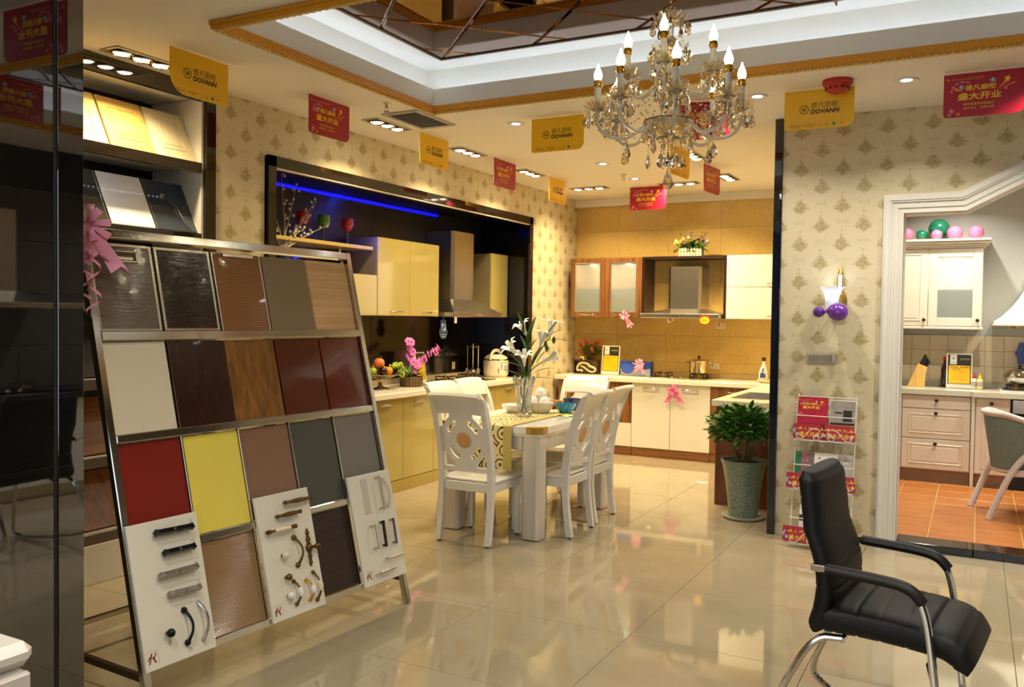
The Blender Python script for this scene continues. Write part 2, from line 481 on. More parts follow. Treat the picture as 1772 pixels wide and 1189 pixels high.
m_ = MB(); m_.box(-4.262, -4.232, 4.475, 8.285, 2.488, 2.499, .002); obj('light_edge_strip', m_, mat('pale_edge', '#d8c8b4', .3), tr)
# back wall with ochre tiles
mb = MB(); mb.box(-4.9, 1.7, 9.575, 9.75, 0, ZC, 0); wall_back = struct('wall_back', mb, mat('pale_tile_grout', '#d8bd7c', .8))
wt = None
for k in range(7):
    for j in range(6):
        x0, z0 = -4.31+.6*j-(.12 if False else 0), .72+.3*k
        x1 = min(x0+.6, -1.2); x0 = max(x0, -4.25); z1 = min(z0+.3, 2.82)
        m_ = MB(); m_.box(x0+.0007, x1-.0007, 9.562, 9.575, z0+.0007, z1-.0007, .0015); obj('wall_tile', m_, M_OCHRE, wall_back)
mb = MB(); mb.box(-4.25, -1.26, 9.50, 9.575, 2.815, ZC, .004); struct('trim_cornice', mb, M_WHITEPAINT)
# partition between the two kitchens
mb = MB(); mb.box(-1.26, -.74, 6.40, 9.58, 0, ZC, 0); struct('wall_partition', mb, mat('partition_paint', '#d9cba4', .6))
# right wall with the doorway
inner = [(-.445, 0), (-.445, 2.225), (-.075, 2.225), (.32, 2.425), (.75, 2.425), (1.13, 2.225), (1.5, 2.225), (1.5, 0)]
wallpoly = [(-1.21, 0)] + inner + [(1.7, 0), (1.7, ZC), (-1.21, ZC)]
def tri_prism(mb, poly, lo, hi):
    mb.prism(poly, lo, hi, 'xz')
mb = MB()
mb.box(-1.21, -.445, 6.23, 6.42, 0, ZC, 0); mb.box(1.5, 1.7, 6.23, 6.42, 0, ZC, 0); mb.box(-.445, 1.5, 6.23, 6.42, 2.425, ZC, 0)
mb.prism([(-.445, 2.225), (-.075, 2.225), (.32, 2.425), (-.445, 2.425)], 6.23, 6.42, 'xz')
mb.prism([(1.5, 2.225), (1.13, 2.225), (.75, 2.425), (1.5, 2.425)], 6.23, 6.42, 'xz')
struct('wall_right', mb, M_PAPER_R)
def offset(poly, d):
    out = []
    n = len(poly)
    for i in range(n):
        p = Vector(poly[i])
        def nrm(a, b):
            t = (Vector(b)-Vector(a)).normalized(); return Vector((-t.y, t.x))
        if i == 0: nn = nrm(poly[0], poly[1]); out.append(p+nn*d); continue
        if i == n-1: nn = nrm(poly[-2], poly[-1]); out.append(p+nn*d); continue
        n1, n2 = nrm(poly[i-1], poly[i]), nrm(poly[i], poly[i+1]); m = (n1+n2).normalized()
        out.append(p+m*(d/max(.3, m.dot(n1))))
    return [tuple(v) for v in out]
def band(mb, poly, d0, d1, y0, y1):
    A, B = offset(poly, d0), offset(poly, d1)
    for i in range(len(poly)-1):
        mb.prism([A[i], A[i+1], B[i+1], B[i]], y0, y1, 'xz')
mb = MB()
for d0, d1, th in ((-.012, .022, .022), (.022, .034, .030), (.034, .060, .024), (.060, .072, .034), (.072, .098, .040), (.098, .112, .028)):
    band(mb, inner, d0, d1, 6.23-th, 6.235)
band(mb, inner, -.012, .0, 6.20, 6.43)
struct('trim_doorway', mb, M_WHITEPAINT)
mb = MB(); mb.box(-1.265, -1.21, 6.205, 6.42, 0, ZC, .004); struct('trim_partition_edge', mb, mat('black_mirror_strip', '#10141c', .03, spec=.9))
# second kitchen: walls
mb = MB(); mb.box(-.74, 1.7, 9.26, 9.5, 0, 1.385, 0); mb.box(-.74, 1.7, 9.268, 9.5, 1.385, ZC, 0)
w2 = struct('wall_kitchen', mb, mat('grey_blue_paint', '#a9aaa2', .6, var=.02))
st = None
for k in range(4):
    for j in range(14):
        x0, z0 = -.70+.156*j, 1.385-.142*(k+1)
        if st is None:
            m_ = MB(); m_.box(-.0773, .0773, 9.25, 9.262, .0006, .1414, .0025); o = obj('wall_tile', m_, mat('beige_wall_tile', '#cdbb95', .3, var=.06), w2); st = o.data
            o.location = (x0+.078, 0, z0)
        else: inst('wall_tile', st, w2, (x0+.078, 0, z0))
mb = MB(); mb.box(-.78, -.738, 6.42, 9.3, 0, ZC, 0); mb.box(1.66, 1.74, 6.42, 9.3, 0, ZC, 0); struct('wall_kitchen_sides', mb, mat('grey_blue_paint', '#a9aaa2', .6))
# unseen sides of the showroom (seen in reflections)
mb = MB(); mb.box(1.62, 1.74, -2.6, 6.23, 0, ZC, 0); wr = struct('wall_far_right', mb, mat('dark_grout', '#2b2a27', .8))
for k in range(5):
    for j in range(5):
        m_ = MB(); m_.box(1.605, 1.62, 2.3+.75*j, 3.048+.75*j, .3+.45*k, .747+.45*k, .002); obj('wall_tile', m_, mat('grey_stone_tile', '#4a4843', .25, var=.1), wr)
mb = MB()
mb.box(-5.0, -2.6, -2.6, -2.45, 0, ZC, 0); mb.box(1.3, 1.74, -2.6, -2.45, 0, ZC, 0); mb.box(-2.6, 1.3, -2.6, -2.45, 2.75, ZC, 0)
struct('wall_front', mb, mat('grey_wall_paint', '#b9b2a4', .6))
mb = MB()
for x in (-2.6, -1.3, 0, 1.28): mb.box(x-.03, x+.03, -2.54, -2.48, 0, 2.75, .003)
mb.box(-2.6, 1.3, -2.54, -2.48, 0, .06, .003); mb.box(-2.6, 1.3, -2.54, -2.48, 2.70, 2.75, .003)
struct('window_1', mb, M_STEEL)
mb = MB(); mb.box(-4.95, -2.83, 1.86, 1.97, 0, ZC, 0); mb.box(-2.97, -2.83, -2.45, 1.97, 0, ZC, 0); struct('wall_left_front', mb, M_BLACK)

# ceiling with tray
TX0, TX1, TY0, TY1 = -3.26, .64, 3.03, 4.93
mb = MB()
mb.box(-5.0, 1.74, -2.6, TY0-.010, ZC, ZC+.03, 0); mb.box(-5.0, 1.74, TY1+.010, 9.75, ZC, ZC+.03, 0)
g_ = .010
mb.box(-5.0, TX0-g_, TY0-g_, TY1+g_, ZC, ZC+.03, 0); mb.box(TX1+g_, 1.74, TY0-g_, TY1+g_, ZC, ZC+.03, 0)
# fascia
t_ = .018; FZ = 3.025
mb.box(TX0-t_, TX0, TY0-t_, TY1+t_, ZC+.001, FZ, 0); mb.box(TX1, TX1+t_, TY0-t_, TY1+t_, ZC+.001, FZ, 0)
mb.box(TX0, TX1, TY0-t_, TY0, ZC+.001, FZ, 0); mb.box(TX0, TX1, TY1, TY1+t_, ZC+.001, FZ, 0)
# recess walls, a cove sloping in towards the upper ceiling
R_ = .15; ZU = 3.2
rx0, rx1, ry0, ry1 = TX0-R_, TX1+R_, TY0-R_, TY1+R_
mb.box(rx0-.03, rx0, ry0, ry1, ZC+.03, ZU, 0); mb.box(rx1, rx1+.03, ry0, ry1, ZC+.03, ZU, 0); mb.box(rx0, rx1, ry0-.03, ry0, ZC+.03, ZU, 0); mb.box(rx0, rx1, ry1, ry1+.03, ZC+.03, ZU, 0)
mb.box(rx0-.03, rx1+.03, ry0-.03, ry1+.03, ZU, ZU+.03, 0)
ceiling = struct('ceiling', mb, M_CEIL)
# gilded moulding round the tray opening
mb = MB()
W1 = .024
for k, (o_, i_, z0, z1) in enumerate(((W1, .0, ZC-.022, ZC+.001), (W1-.006, .006, ZC-.040, ZC-.018), (W1-.014, .014, ZC-.030, ZC+.014))):
    for (a, b, c, d) in ((TX0-o_, TX1+o_, TY0-o_, TY0+i_), (TX0-o_, TX1+o_, TY1-i_, TY1+o_), (TX0-o_, TX0+i_, TY0+i_, TY1-i_), (TX1-i_, TX1+o_, TY0+i_, TY1-i_)):
        mb.box(a, b, c, d, z0, z1, .006)
gold = struct('trim_gilded_moulding', mb, M_GOLD)
mb = MB()
def bead_line(p0, p1, nrm):
    L = (Vector(p1)-Vector(p0)).length; n = int(L/.019)
    for i in range(n):
        p = Vector(p0).lerp(Vector(p1), (i+.5)/n)
        r = .012 if i % 2 else .009
        mb.ball(p, (r, r, r*.9), 6, 4)
zb = ZC-.040
bead_line((TX0+.004, TY1-.004, zb), (TX1-.004, TY1-.004, zb), 0); bead_line((TX0+.004, TY0+.004, zb), (TX1-.004, TY0+.004, zb), 0)
bead_line((TX0+.004, TY0-.02, zb), (TX0+.004, TY1+.02, zb), 0); bead_line((TX1-.004, TY0-.02, zb), (TX1-.004, TY1+.02, zb), 0)
o = obj('beading', mb, mat('gilt_beading', '#e0b45a', .4, .1), gold); o['kind'] = 'stuff'
# bronze mirror ceiling of bevelled diamonds
MX0, MX1, MY0, MY1 = -3.08, .46, 3.21, 4.75
ZM = 3.165
mb = MB(); mb.box(MX0, MX1, MY0, MY1, ZM+.004, ZU, 0); mirror = struct('ceiling_mirror', mb, M_BLACK)
mb = MB()
for (a, b, c, d) in ((MX0-.025, MX1+.025, MY0-.025, MY0), (MX0-.025, MX1+.025, MY1, MY1+.025), (MX0-.025, MX0, MY0, MY1), (MX1, MX1+.025, MY0, MY1)):
    mb.box(a, b, c, d, ZM-.012, ZU, .004)
obj('mirror_frame', mb, mat('bronze_frame', '#5b4327', .35, .6), mirror)
def clip(poly, ax, val, keep_less):
    out = []
    for i in range(len(poly)):
        p, q = poly[i], poly[(i+1) % len(poly)]
        ip, iq = (p[ax] <= val) == keep_less, (q[ax] <= val) == keep_less
        if ip: out.append(p)
        if ip != iq:
            t = (val-p[ax])/(q[ax]-p[ax]); out.append((p[0]+(q[0]-p[0])*t, p[1]+(q[1]-p[1])*t))
    return out
D = .33
for i in range(-12, 13):
    for j in range(-12, 13):
        cx_, cy_ = -1.31+(i+j)*D, 3.98+(i-j)*D
        poly = [(cx_-D, cy_), (cx_, cy_-D), (cx_+D, cy_), (cx_, cy_+D)]
        for ax, v_, kl in ((0, MX0, False), (0, MX1, True), (1, MY0, False), (1, MY1, True)):
            if poly: poly = clip(poly, ax, v_, kl)
        if len(poly) < 3: continue
        n = len(poly); ar = abs(sum(poly[a][0]*poly[(a+1) % n][1]-poly[(a+1) % n][0]*poly[a][1] for a in range(n)))/2
        if ar < .002: continue
        gx, gy = sum(p[0] for p in poly)/n, sum(p[1] for p in poly)/n
        def shr(d): return [(gx+(p[0]-gx)*(1-d/max(.05, math.hypot(p[0]-gx, p[1]-gy))), gy+(p[1]-gy)*(1-d/max(.05, math.hypot(p[0]-gx, p[1]-gy)))) for p in poly]
        a, b, c = shr(.002), shr(.002), shr(.018)
        m_ = MB(); vs = [(*p, ZM+.004) for p in a]+[(*p, ZM) for p in b]+[(*p, ZM-.005) for p in c]
        fs = [tuple(range(2*n, 3*n))[::-1]]+[(k, (k+1) % n, n+(k+1) % n, n+k)[::-1] for k in range(n)]+[(n+k, n+(k+1) % n, 2*n+(k+1) % n, 2*n+k)[::-1] for k in range(n)]
        m_.add(vs, fs); obj('mirror_tile', m_, M_MIRROR, mirror, flat=True)
# concealed cove lighting: LED strips lying on the ledge behind the fascia
def led(name, x0, x1, y0, y1, z, label, axis):
    o = thing(name, label, 'light strip', ((x0+x1)/2, (y0+y1)/2, z))
    m_ = MB(); m_.box(x0-o.location.x, x1-o.location.x, y0-o.location.y, y1-o.location.y, 0, .012, .003); obj('strip', m_, emit('cove_led', '#c4d8ff', 3.8), o)
    ln = max(x1-x0, y1-y0)
    light('AREA', name+'_glow', (o.location.x, o.location.y, z+.02), P_COVE*ln, COOL, (o.location.x, o.location.y, z+1), o, shape='RECTANGLE', size=(x1-x0), size_y=(y1-y0))
    return o
mb = MB()
for (a, b, c, d) in ((rx0, TX0-t_, ry0, ry1), (TX1+t_, rx1, ry0, ry1), (TX0-t_, TX1+t_, ry0, TY0-t_), (TX0-t_, TX1+t_, TY1+t_, ry1)): mb.box(a, b, c, d, 2.93, 2.945, 0)
struct('ceiling_ledge', mb, M_CEIL)
led('cove_light_strip', -3.35, -3.31, 3.0, 4.95, 2.946, 'white LED strip hidden in the cove above the left gilded edge', 'y')
led('cove_light_strip', -3.25, .6, 4.98, 5.02, 2.946, 'white LED strip hidden in the cove above the far gilded edge', 'x')
led('cove_light_strip', -3.25, .6, 2.94, 2.98, 2.946, 'white LED strip hidden in the cove above the near gilded edge', 'x')
led('cove_light_strip', .68, .72, 3.0, 4.95, 2.946, 'white LED strip hidden in the cove above the right gilded edge', 'y')
# ------------------------------------------------------------------ ceiling fittings
M_FRAME_DARK = mat('lamp_housing', '#2b2621', .5)
def triple(x, y, along, label, power=P_TRIPLE_LEFT, tilt=(0, 0), col=WARM):
    t = thing('triple_spotlight', label, 'ceiling lamp', (x, y, ZC), 0 if along == 'x' else pi/2, 'recessed triple spotlights')
    m_ = MB(); L, W = .21, .075
    for a, b, c, d in ((-L, L, -W, -W+.014), (-L, L, W-.014, W), (-L, -L+.014, -W+.014, W-.014), (L-.014, L, -W+.014, W-.014)): m_.box(a, b, c, d, -.010, .0, .003)
    obj('frame', m_, M_STEEL, t)
    m_ = MB(); m_.box(-L+.01, L-.01, -W+.01, W-.01, -.004, -.001, 0); obj('housing', m_, M_FRAME_DARK, t)
    for k in (-1, 0, 1):
        m_ = MB(); m_.lathe([(.050, -.006), (.058, -.012), (.052, -.018), (.046, -.010)], (k*.125, 0, 0), 20)
        o = obj('reflector_ring', m_, M_CHROME, t)
        m_ = MB(); m_.lathe([(.046, -.008), (.036, -.016), (.018, -.021), (0, -.022)], (k*.125, 0, 0), 16); obj('bulb', m_, M_LAMP, o)
    dx, dy = ((1, 0) if along == 'x' else (0, 1))
    light('AREA', 'triple_spotlight_beam', (x, y, ZC-.026), power, col, (x+tilt[0], y+tilt[1], .8), t, shape='RECTANGLE', size=.34 if along == 'x' else .34, size_y=.09, spread=radians(125))
    l = kids(t)[-1]
    if along == 'y': l.rotation_euler = (0, 0, 0)
    return t
TL = [(-4.09, 3.28, 'y', 'triple spotlight in the ceiling over the sample shelf, left of the first yellow sign'),
      (-3.84, 5.20, 'y', 'triple spotlight beside the grey air vent'),
      (-3.84, 6.34, 'y', 'triple spotlight right of the yellow sign past the air vent'),
      (-3.84, 7.50, 'y', 'triple spotlight just right of the small red sign in the left row')]
for x, y, a, l in TL: triple(x, y, a, l, P_TRIPLE_LEFT, (-.2, 0))
triple(-3.70, 8.62, 'x', 'triple spotlight in the far left corner, right of the farthest yellow sign', P_TRIPLE_BACK, (0, .3))
triple(-2.73, 8.69, 'x', 'triple spotlight right of the far red sign above the back kitchen', P_TRIPLE_BACK, (0, .3))
triple(-2.165, 7.26, 'y', 'triple spotlight seen just behind the chandelier drops', P_TRIPLE_BACK)
triple(-2.18, 8.49, 'y', 'triple spotlight right of the edge-on red sign, nearest the partition', P_TRIPLE_BACK)
def downlight(x, y, label, power=P_DOWN, col=NEUT, m=None):
    t = thing('downlight', label, 'ceiling lamp', (x, y, ZC), 0, 'round recessed downlights')
    m_ = MB(); m_.lathe([(.046, -.004), (.062, -.009), (.066, -.006), (.068, 0)], n=24); obj('ring', m_, M_WHITEPAINT, t)
    m_ = MB(); m_.lathe([(.047, -.003), (0, -.006)], n=20); obj('bulb', m_, m or M_LAMPC, t)
    light('AREA', 'downlight_beam', (x, y, ZC-.014), power, col, (x, y, 0), t, shape='DISK', size=.09, spread=radians(130))
downlight(-2.97, 5.57, 'round downlight left of the yellow sign by the chandelier')
downlight(-3.01, 7.33, 'round downlight in the middle of the far ceiling, below the yellow sign', P_DOWN, WARM)
downlight(-3.04, 8.24, 'farthest round downlight, above the far red sign', P_DOWN, WARM)
downlight(-1.24, 5.52, 'round downlight right of the chandelier')
downlight(-.39, 5.51, 'round downlight between the red smoke detector and the right red sign')
for x, y, l in ((-1.0, 2.2, 'added over the entrance side to light the rack'), (.42, 2.3, 'added to light the near end of the dark tiled kitchen'), (.46, 5.35, 'added to light the far end of the dark tiled kitchen'), (-1.9, 1.2, 'added beside the black glass panels to light the rack'), (-.2, .6, 'above the place the camera stands')):  # unseen lamps added to light the sample rack and the mirrored cabinets
    downlight(x, y, 'round downlight outside the view, '+l, 26 if x > .3 else 16, NEUT)
# air vent
t = thing('air_vent', 'grey louvred air vent in the ceiling beside a triple spotlight', 'vent', (-3.53, 5.16, ZC))
m_ = MB()
for a, b, c, d in ((-.15, .15, -.25, -.22), (-.15, .15, .22, .25), (-.15, -.12, -.22, .22), (.12, .15, -.22, .22)): m_.box(a, b, c, d, -.012, 0, .003)
obj('frame', m_, mat('vent_paint', '#b7ae9c', .5), t)
m_ = MB(); m_.box(-.12, .12, -.22, .22, -.003, 0, 0); obj('duct', m_, M_FRAME_DARK, t)
sl = None
for k in range(11):
    if sl is None:
        m_ = MB(); m_.box(-.12, .12, -.010, .010, -.0015, .0015, 0, Matrix.Rotation(.6, 4, 'X')); o = obj('slat', m_, mat('vent_paint', '#b7ae9c', .5), t); sl = o.data; o.location = (0, -.2+.04*k, -.008)
    else: inst('slat', sl, t, (0, -.2+.04*k, -.008))
def sprinkler(x, y, label):
    t = thing('sprinkler', label, 'sprinkler', (x, y, ZC), 0, 'ceiling sprinklers')
    m_ = MB(); m_.lathe([(.028, 0), (.028, -.004), (.012, -.008), (.010, -.03)], n=14); obj('escutcheon', m_, M_CHROME, t)
    m_ = MB(); m_.cyl((-.012, 0, -.028), (-.008, 0, -.055), .003, 6); m_.cyl((.012, 0, -.028), (.008, 0, -.055), .003, 6); m_.lathe([(.0, -.055), (.018, -.056), (.018, -.059), (0, -.06)], n=12); obj('deflector', m_, M_CHROME, t)
sprinkler(-3.46, 4.675, 'small chrome ceiling sprinkler between the gilded corner and the left red sign')
sprinkler(-3.05, 7.95, 'small chrome ceiling sprinkler in the far ceiling')
t = thing('smoke_detector', 'red smoke detector on the ceiling above the right yellow sign', 'smoke detector', (-.745, 5.36, ZC))
m_ = MB(); m_.lathe([(.085, 0), (.085, -.02), (.078, -.028)], n=28); obj('base', m_, mat('red_plastic', '#b5201c', .35), t)
m_ = MB(); m_.lathe([(.078, -.028), (.066, -.05), (.05, -.066), (.03, -.074), (0, -.075)], n=28); obj('dome', m_, mat('red_plastic', '#b5201c', .35), t)
m_ = MB()
for k in range(12):
    a = 2*pi*k/12; m_.box(-.007, .007, -.003, .003, -.006, .006, .001, Matrix.Translation((cos(a)*.066, sin(a)*.066, -.05)) @ Matrix.Rotation(a+pi/2, 4, 'Z'))
obj('vent_slots', m_, M_BLACK, t)

# ------------------------------------------------------------------ hanging signs
def card(w, h, rbl, rbr, bow=0.0):
    pts = [(-w/2, 0), (-w/2, -h+rbl)] + arc((-w/2+rbl, -h+rbl), rbl, pi, 1.5*pi, 6) + arc((w/2-rbr, -h+rbr), rbr, 1.5*pi, 2*pi, 8) + [(w/2, 0)]
    m_ = MB(); m_.prism(pts, -.0015, .0015, 'xz'); return m_
def star(mb, M, x, y, r, rot=0, n=5, ri=.42):
    p = [(x+(r if k % 2 == 0 else r*ri)*cos(rot+pi/2+pi*k/n), y+(r if k % 2 == 0 else r*ri)*sin(rot+pi/2+pi*k/n), 0) for k in range(2*n)]
    mb.add(p+[(x, y, 0)], [(k, (k+1) % (2*n), 2*n) for k in range(2*n)], M)
def chevron_logo(mb, M, x, y, r):
    ring = [(x+r*cos(2*pi*k/24), y+r*sin(2*pi*k/24), 0) for k in range(24)] + [(x+r*.84*cos(2*pi*k/24), y+r*.84*sin(2*pi*k/24), 0) for k in range(24)]
    mb.add(ring, [(k, (k+1) % 24, 24+(k+1) % 24, 24+k) for k in range(24)], M)
    for dy in (.28, -.12):
        for sx in (-1, 1):
            q = [(0, -.38), (.5, .02), (.5, .27), (0, -.12)]
            f = [(x+sx*a*r, y+(b+dy)*r, 0) for a, b in q]; mb.add(f if sx > 0 else f[::-1], [(0, 1, 2, 3)], M)
FRONT = lambda y=-.0022, x=0, z=0: frame_m(Vector((x, y, z)), (1, 0, 0), (0, 0, 1))
M_LOGO_ICON = mat('faded_orange_ink', '#b06a12', .5)
def yellow_sign(loc, rz, label, rbl=.02, rbr=.05):
    t = thing('hanging_sign', label, 'sign', loc, rz, 'yellow hanging signs')
    obj('card', card(.4, .235, rbl, rbr), M_YELLOWSIGN, t)
    M = FRONT(); m_ = MB()
    chevron_logo(m_, M, -.085, -.115, .027)
    text(m_, '德凡厨柜', -.045, .11, -.094, .036, M); text(m_, 'DOVANN', -.045, .112, -.132, .026, M, .15, .0012)
    obj('lettering', m_, M_INK, t)['kind'] = 'stuff'
    m_ = MB(); text(m_, '德国系', -.165, -.10, -.212, .018, M); text(m_, '中国梦', -.085, -.02, -.212, .018, M)
    text(m_, '人', .005, .02, -.212, .016, M); text(m_, '食', .04, .056, -.212, .016, M); text(m_, '节', .118, .138, -.212, .014, M)
    obj('small_lettering', m_, M_LOGO_ICON, t)['kind'] = 'stuff'
    m_ = MB(); star(m_, M, .088, -.211, .010, 0, 8, .85); obj('green_emblem', m_, mat('green_ink', '#1e7a3c', .5), t)
    m_ = MB()
    for sx in (-.15, .15): m_.cyl((sx, 0, -.004), (sx, 0, .012), .001, 4)
    obj('hanging_thread', m_, M_WHITEINK, t)
    return t
M_FIRE = mat('orange_print', '#e8871c', .45); M_PALEBLUE = mat('pale_blue_print', '#9fc0d6', .45); M_PINKINK = mat('pink_print', '#e07a9a', .45); M_ORANGEINK = mat('orange_ink', '#d8872a', .45)
def red_print(par, M, s=1.0, small=True):
    """the opening-day print, about .4 x .24 at s = 1, drawn from the middle of the top edge down"""
    m_ = MB()
    text(m_, '德凡橱柜', -.092*s, .058*s, -.082*s, .030*s, M, 0, .0006*s); text(m_, '盛大开业', -.127*s, .083*s, -.128*s, .038*s, M, 0, .0012*s)
    star(m_, M, .112*s, -.05*s, .021*s, -.3)
    if small:
        text(m_, '德凡橱柜株洲旗舰店', -.1*s, .05*s, -.172*s, .014*s, M); text(m_, '盛大开业', -.1*s, -.035*s, -.193*s, .014*s, M); text(m_, '钜惠全城', -.017*s, .05*s, -.193*s, .014*s, M)
    obj('lettering', m_, M_YINK, par)['kind'] = 'stuff'
    m_ = MB(); text(m_, 'DOVANN德凡厨柜', -.158*s, -.005*s, -.03*s, .016*s, M)
    star(m_, M, -.178*s, -.03*s, .008*s, 0, 8, .8); obj('heading', m_, M_ORANGEINK, par)['kind'] = 'stuff'
    m_ = MB()
    for q in (((.062, -.105), (.098, -.063), (.110, -.057), (.116, -.064)), ((-.100, -.1), (-.145, -.072), (-.152, -.082), (-.14, -.094)), ((.062, -.108), (.14, -.072), (.15, -.071), (.15, -.076))):
        m_.add([(a*s, b*s, .0001) for a, b in q], [(0, 1, 2, 3)], M)
    star(m_, M, -.125*s, -.223*s, .014*s, .3); obj('streaks', m_, M_FIRE, par)
    m_ = MB(); star(m_, M, .042*s, -.05*s, .018*s, .2); star(m_, M, -.112*s, -.076*s, .018*s, .4); obj('pale_stars', m_, M_PALEBLUE, par)
    m_ = MB()
    for k in range(16): 
        a = .8+2.6*k/15; star(m_, M, (-.105+cos(a)*.055)*s, (-.092+sin(a)*.045)*s, (.003+.003*(k % 3))*s, k)
    star(m_, M, -.158*s, -.205*s, .022*s, 0, 6, .3); star(m_, M, -.17*s, -.226*s, .012*s, 0); star(m_, M, .105*s, -.1*s, .011*s, .2)
    obj('sparkles', m_, M_PINKINK, par)['kind'] = 'stuff'
def red_sign(loc, rz, label, rbl=.02, rbr=.045):
    t = thing('hanging_sign', label, 'sign', loc, rz, 'red hanging signs')
    obj('card', card(.4, .24, rbl, rbr), M_REDSIGN, t)
    m_ = MB(); m_.box(-.2, .2, -.001, .0025, -.004, 0, .0005); m_.box(-.2, -.1975, -.001, .0025, -.22, 0, 0); obj('pale_edge', m_, mat('pale_card_edge', '#d8b5a8', .5), t)
    red_print(t, FRONT())
    m_ = MB()
    for sx in (-.15, .15): m_.cyl((sx, 0, -.004), (sx, 0, .012), .001, 4)
    obj('hanging_thread', m_, M_WHITEINK, t)
    return t
ZB = ZC-.008
ROWX = -3.745; H2 = pi/2
yellow_sign((ROWX, 3.375, ZB), H2, 'nearest yellow sign in the left row, lower left corner rounded, over the sample shelf', .11, .02)
red_sign((ROWX, 4.445, ZB), H2, 'nearest red sign of the left row, hanging before the patterned wall')
yellow_sign((ROWX, 5.685, ZB), H2, 'yellow sign right of the air vent, over the blue-lit kitchen alcove')
red_sign((ROWX, 6.83, ZB), H2, 'smaller red sign in the left row past the air vent')
yellow_sign((ROWX, 7.94, ZB), H2, 'farthest yellow sign of the left row, by the far corner')
yellow_sign((-2.595, 5.48, ZB), 0, 'yellow sign facing the camera left of the chandelier')
yellow_sign((-.865, 5.48, ZB), 0, 'yellow sign facing the camera below the red smoke detector')
red_sign((.005, 5.48, ZB), 0, 'red sign facing the camera at the right edge, above the doorway')
red_sign((-1.60, 5.48, ZB), .35, 'red sign half hidden behind the crystal chandelier')
red_sign((-3.08, 8.75, ZB), 0, 'far red sign facing the camera below the chandelier drop')
red_sign((-2.15, 7.83, ZB), H2-.1, 'red sign hanging almost edge-on right of the chandelier')
yellow_sign((-2.15, 6.87, ZB), H2-.1, 'narrow yellow sign seen edge-on behind the chandelier')
# further along the row, outside the view but mirrored in the black glass
red_sign((-1.76, 2.48, ZB), 0, 'red sign above the camera side of the tray, mirrored at the top left')
r_ = red_sign((-.48, 3.19, ZB), -H2, 'red sign on long threads under the tray, mirrored at the left edge')
m_ = MB(); [m_.cyl((sx, 0, .0), (sx, 0, .305), .001, 4) for sx in (-.15, .15)]; obj('long_thread', m_, M_WHITEINK, r_)
yellow_sign((.72, 4.55, ZB), -H2, 'yellow sign over the dark tiled kitchen on the right, outside the view')

# ------------------------------------------------------------------ chandelier
CX, CY = -1.305, 3.98
ch = thing('chandelier', 'champagne crystal chandelier with lit candle bulbs under the mirrored ceiling', 'chandelier', (CX, CY, 2.11))
def cz(z): return z-2.11
m_ = MB(); m_.lathe([(.055, cz(3.162)), (.055, cz(3.15)), (.02, cz(3.125)), (.006, cz(3.12))], n=20); obj('ceiling_rose', m_, M_BRASS, ch)
m_ = MB()
zz = 3.12
k = 0
while zz > 2.92:
    R = Matrix.Translation((0, 0, cz(zz-.012))) @ Matrix.Rotation(k*pi/2, 4, 'Z') @ Matrix.Rotation(pi/2, 4, 'X')
    m_.tube([(cos(a)*.007, sin(a)*.014, 0) for a in [2*pi*i/8 for i in range(8)]], .0016, 4, True, M=R); zz -= .021; k += 1
obj('chain', m_, M_CHROME, ch)
# central glass column of stacked turned pieces
m_ = MB(); m_.lathe([(.012, cz(2.92)), (.035, cz(2.90)), (.018, cz(2.88)), (.016, cz(2.83)), (.045, cz(2.80)), (.05, cz(2.77)), (.02, cz(2.74)), (.022, cz(2.66)), (.05, cz(2.63)), (.062, cz(2.58)), (.05, cz(2.54)), (.022, cz(2.51)), (.028, cz(2.46)), (.06, cz(2.44)), (.03, cz(2.40))], n=20); obj('column', m_, M_CRYSTAL, ch)
m_ = MB(); m_.lathe([(.02, cz(2.34)), (.06, cz(2.35)), (.105, cz(2.39)), (.12, cz(2.435)), (.108, cz(2.44)), (.09, cz(2.40)), (.05, cz(2.365)), (.0, cz(2.36))], n=16); obj('bowl', m_, M_CRYSTAL, ch)
def petal_cup(mb, c, r0, r1, h, n):
    for k in range(n):
        a = 2*pi*k/n; da = pi/n*.92
        row = []
        for i, (t, ww) in enumerate(((0, .7), (.5, 1.), (1, .55))):
            r = r0+(r1-r0)*t**.8; z = h*t*t
            row.append([(c[0]+r*cos(a+da*ww*s_), c[1]+r*sin(a+da*ww*s_), c[2]+z+(.003 if s_ == 0 else 0)) for s_ in (-1, 0, 1)])
        mb.sheet(row, .002)
for (z, r0, r1, h, n) in ((2.88, .02, .085, .045, 10), (2.90, .015, .05, .05, 8), (2.75, .02, .09, .04, 12)):
    m_ = MB(); petal_cup(m_, (0, 0, cz(z)), r0, r1, h, n); obj('petal_crown', m_, M_CRYSTAL, ch, flat=True)
# one arm of each tier, its candle, cup and drops; the rest are copies of their meshes
M_CANDLE = mat('candle_sleeve', '#ded6c0', .4, sss=.0)
M_FLAME = emit('candle_bulb', '#fff2cc', 12)
def drop_mesh(mb, c, s=1.):
    mb.lathe([(0, .034*s), (.006*s, .026*s), (.013*s, .010*s), (.0165*s, -.004*s), (.015*s, -.015*s), (.008*s, -.023*s), (0, -.026*s)], c, 7, ey=.6)
md = MB(); drop_mesh(md, (0, 0, 0)); ME_DROP = bpy.data.meshes.new('drop'); ME_DROP.from_pydata([tuple(v) for v in md.v], [], md.f); ME_DROP.materials.append(mat('amber_crystal', '#f7e3b2', .03, trans=.9, ior=1.6, var=.03))
ME_BEAD = bpy.data.meshes.new('bead'); md = MB(); md.ball((0, 0, 0), .0055, 6, 4); ME_BEAD.from_pydata([tuple(v) for v in md.v], [], md.f); ME_BEAD.materials.append(M_CRYSTAL)
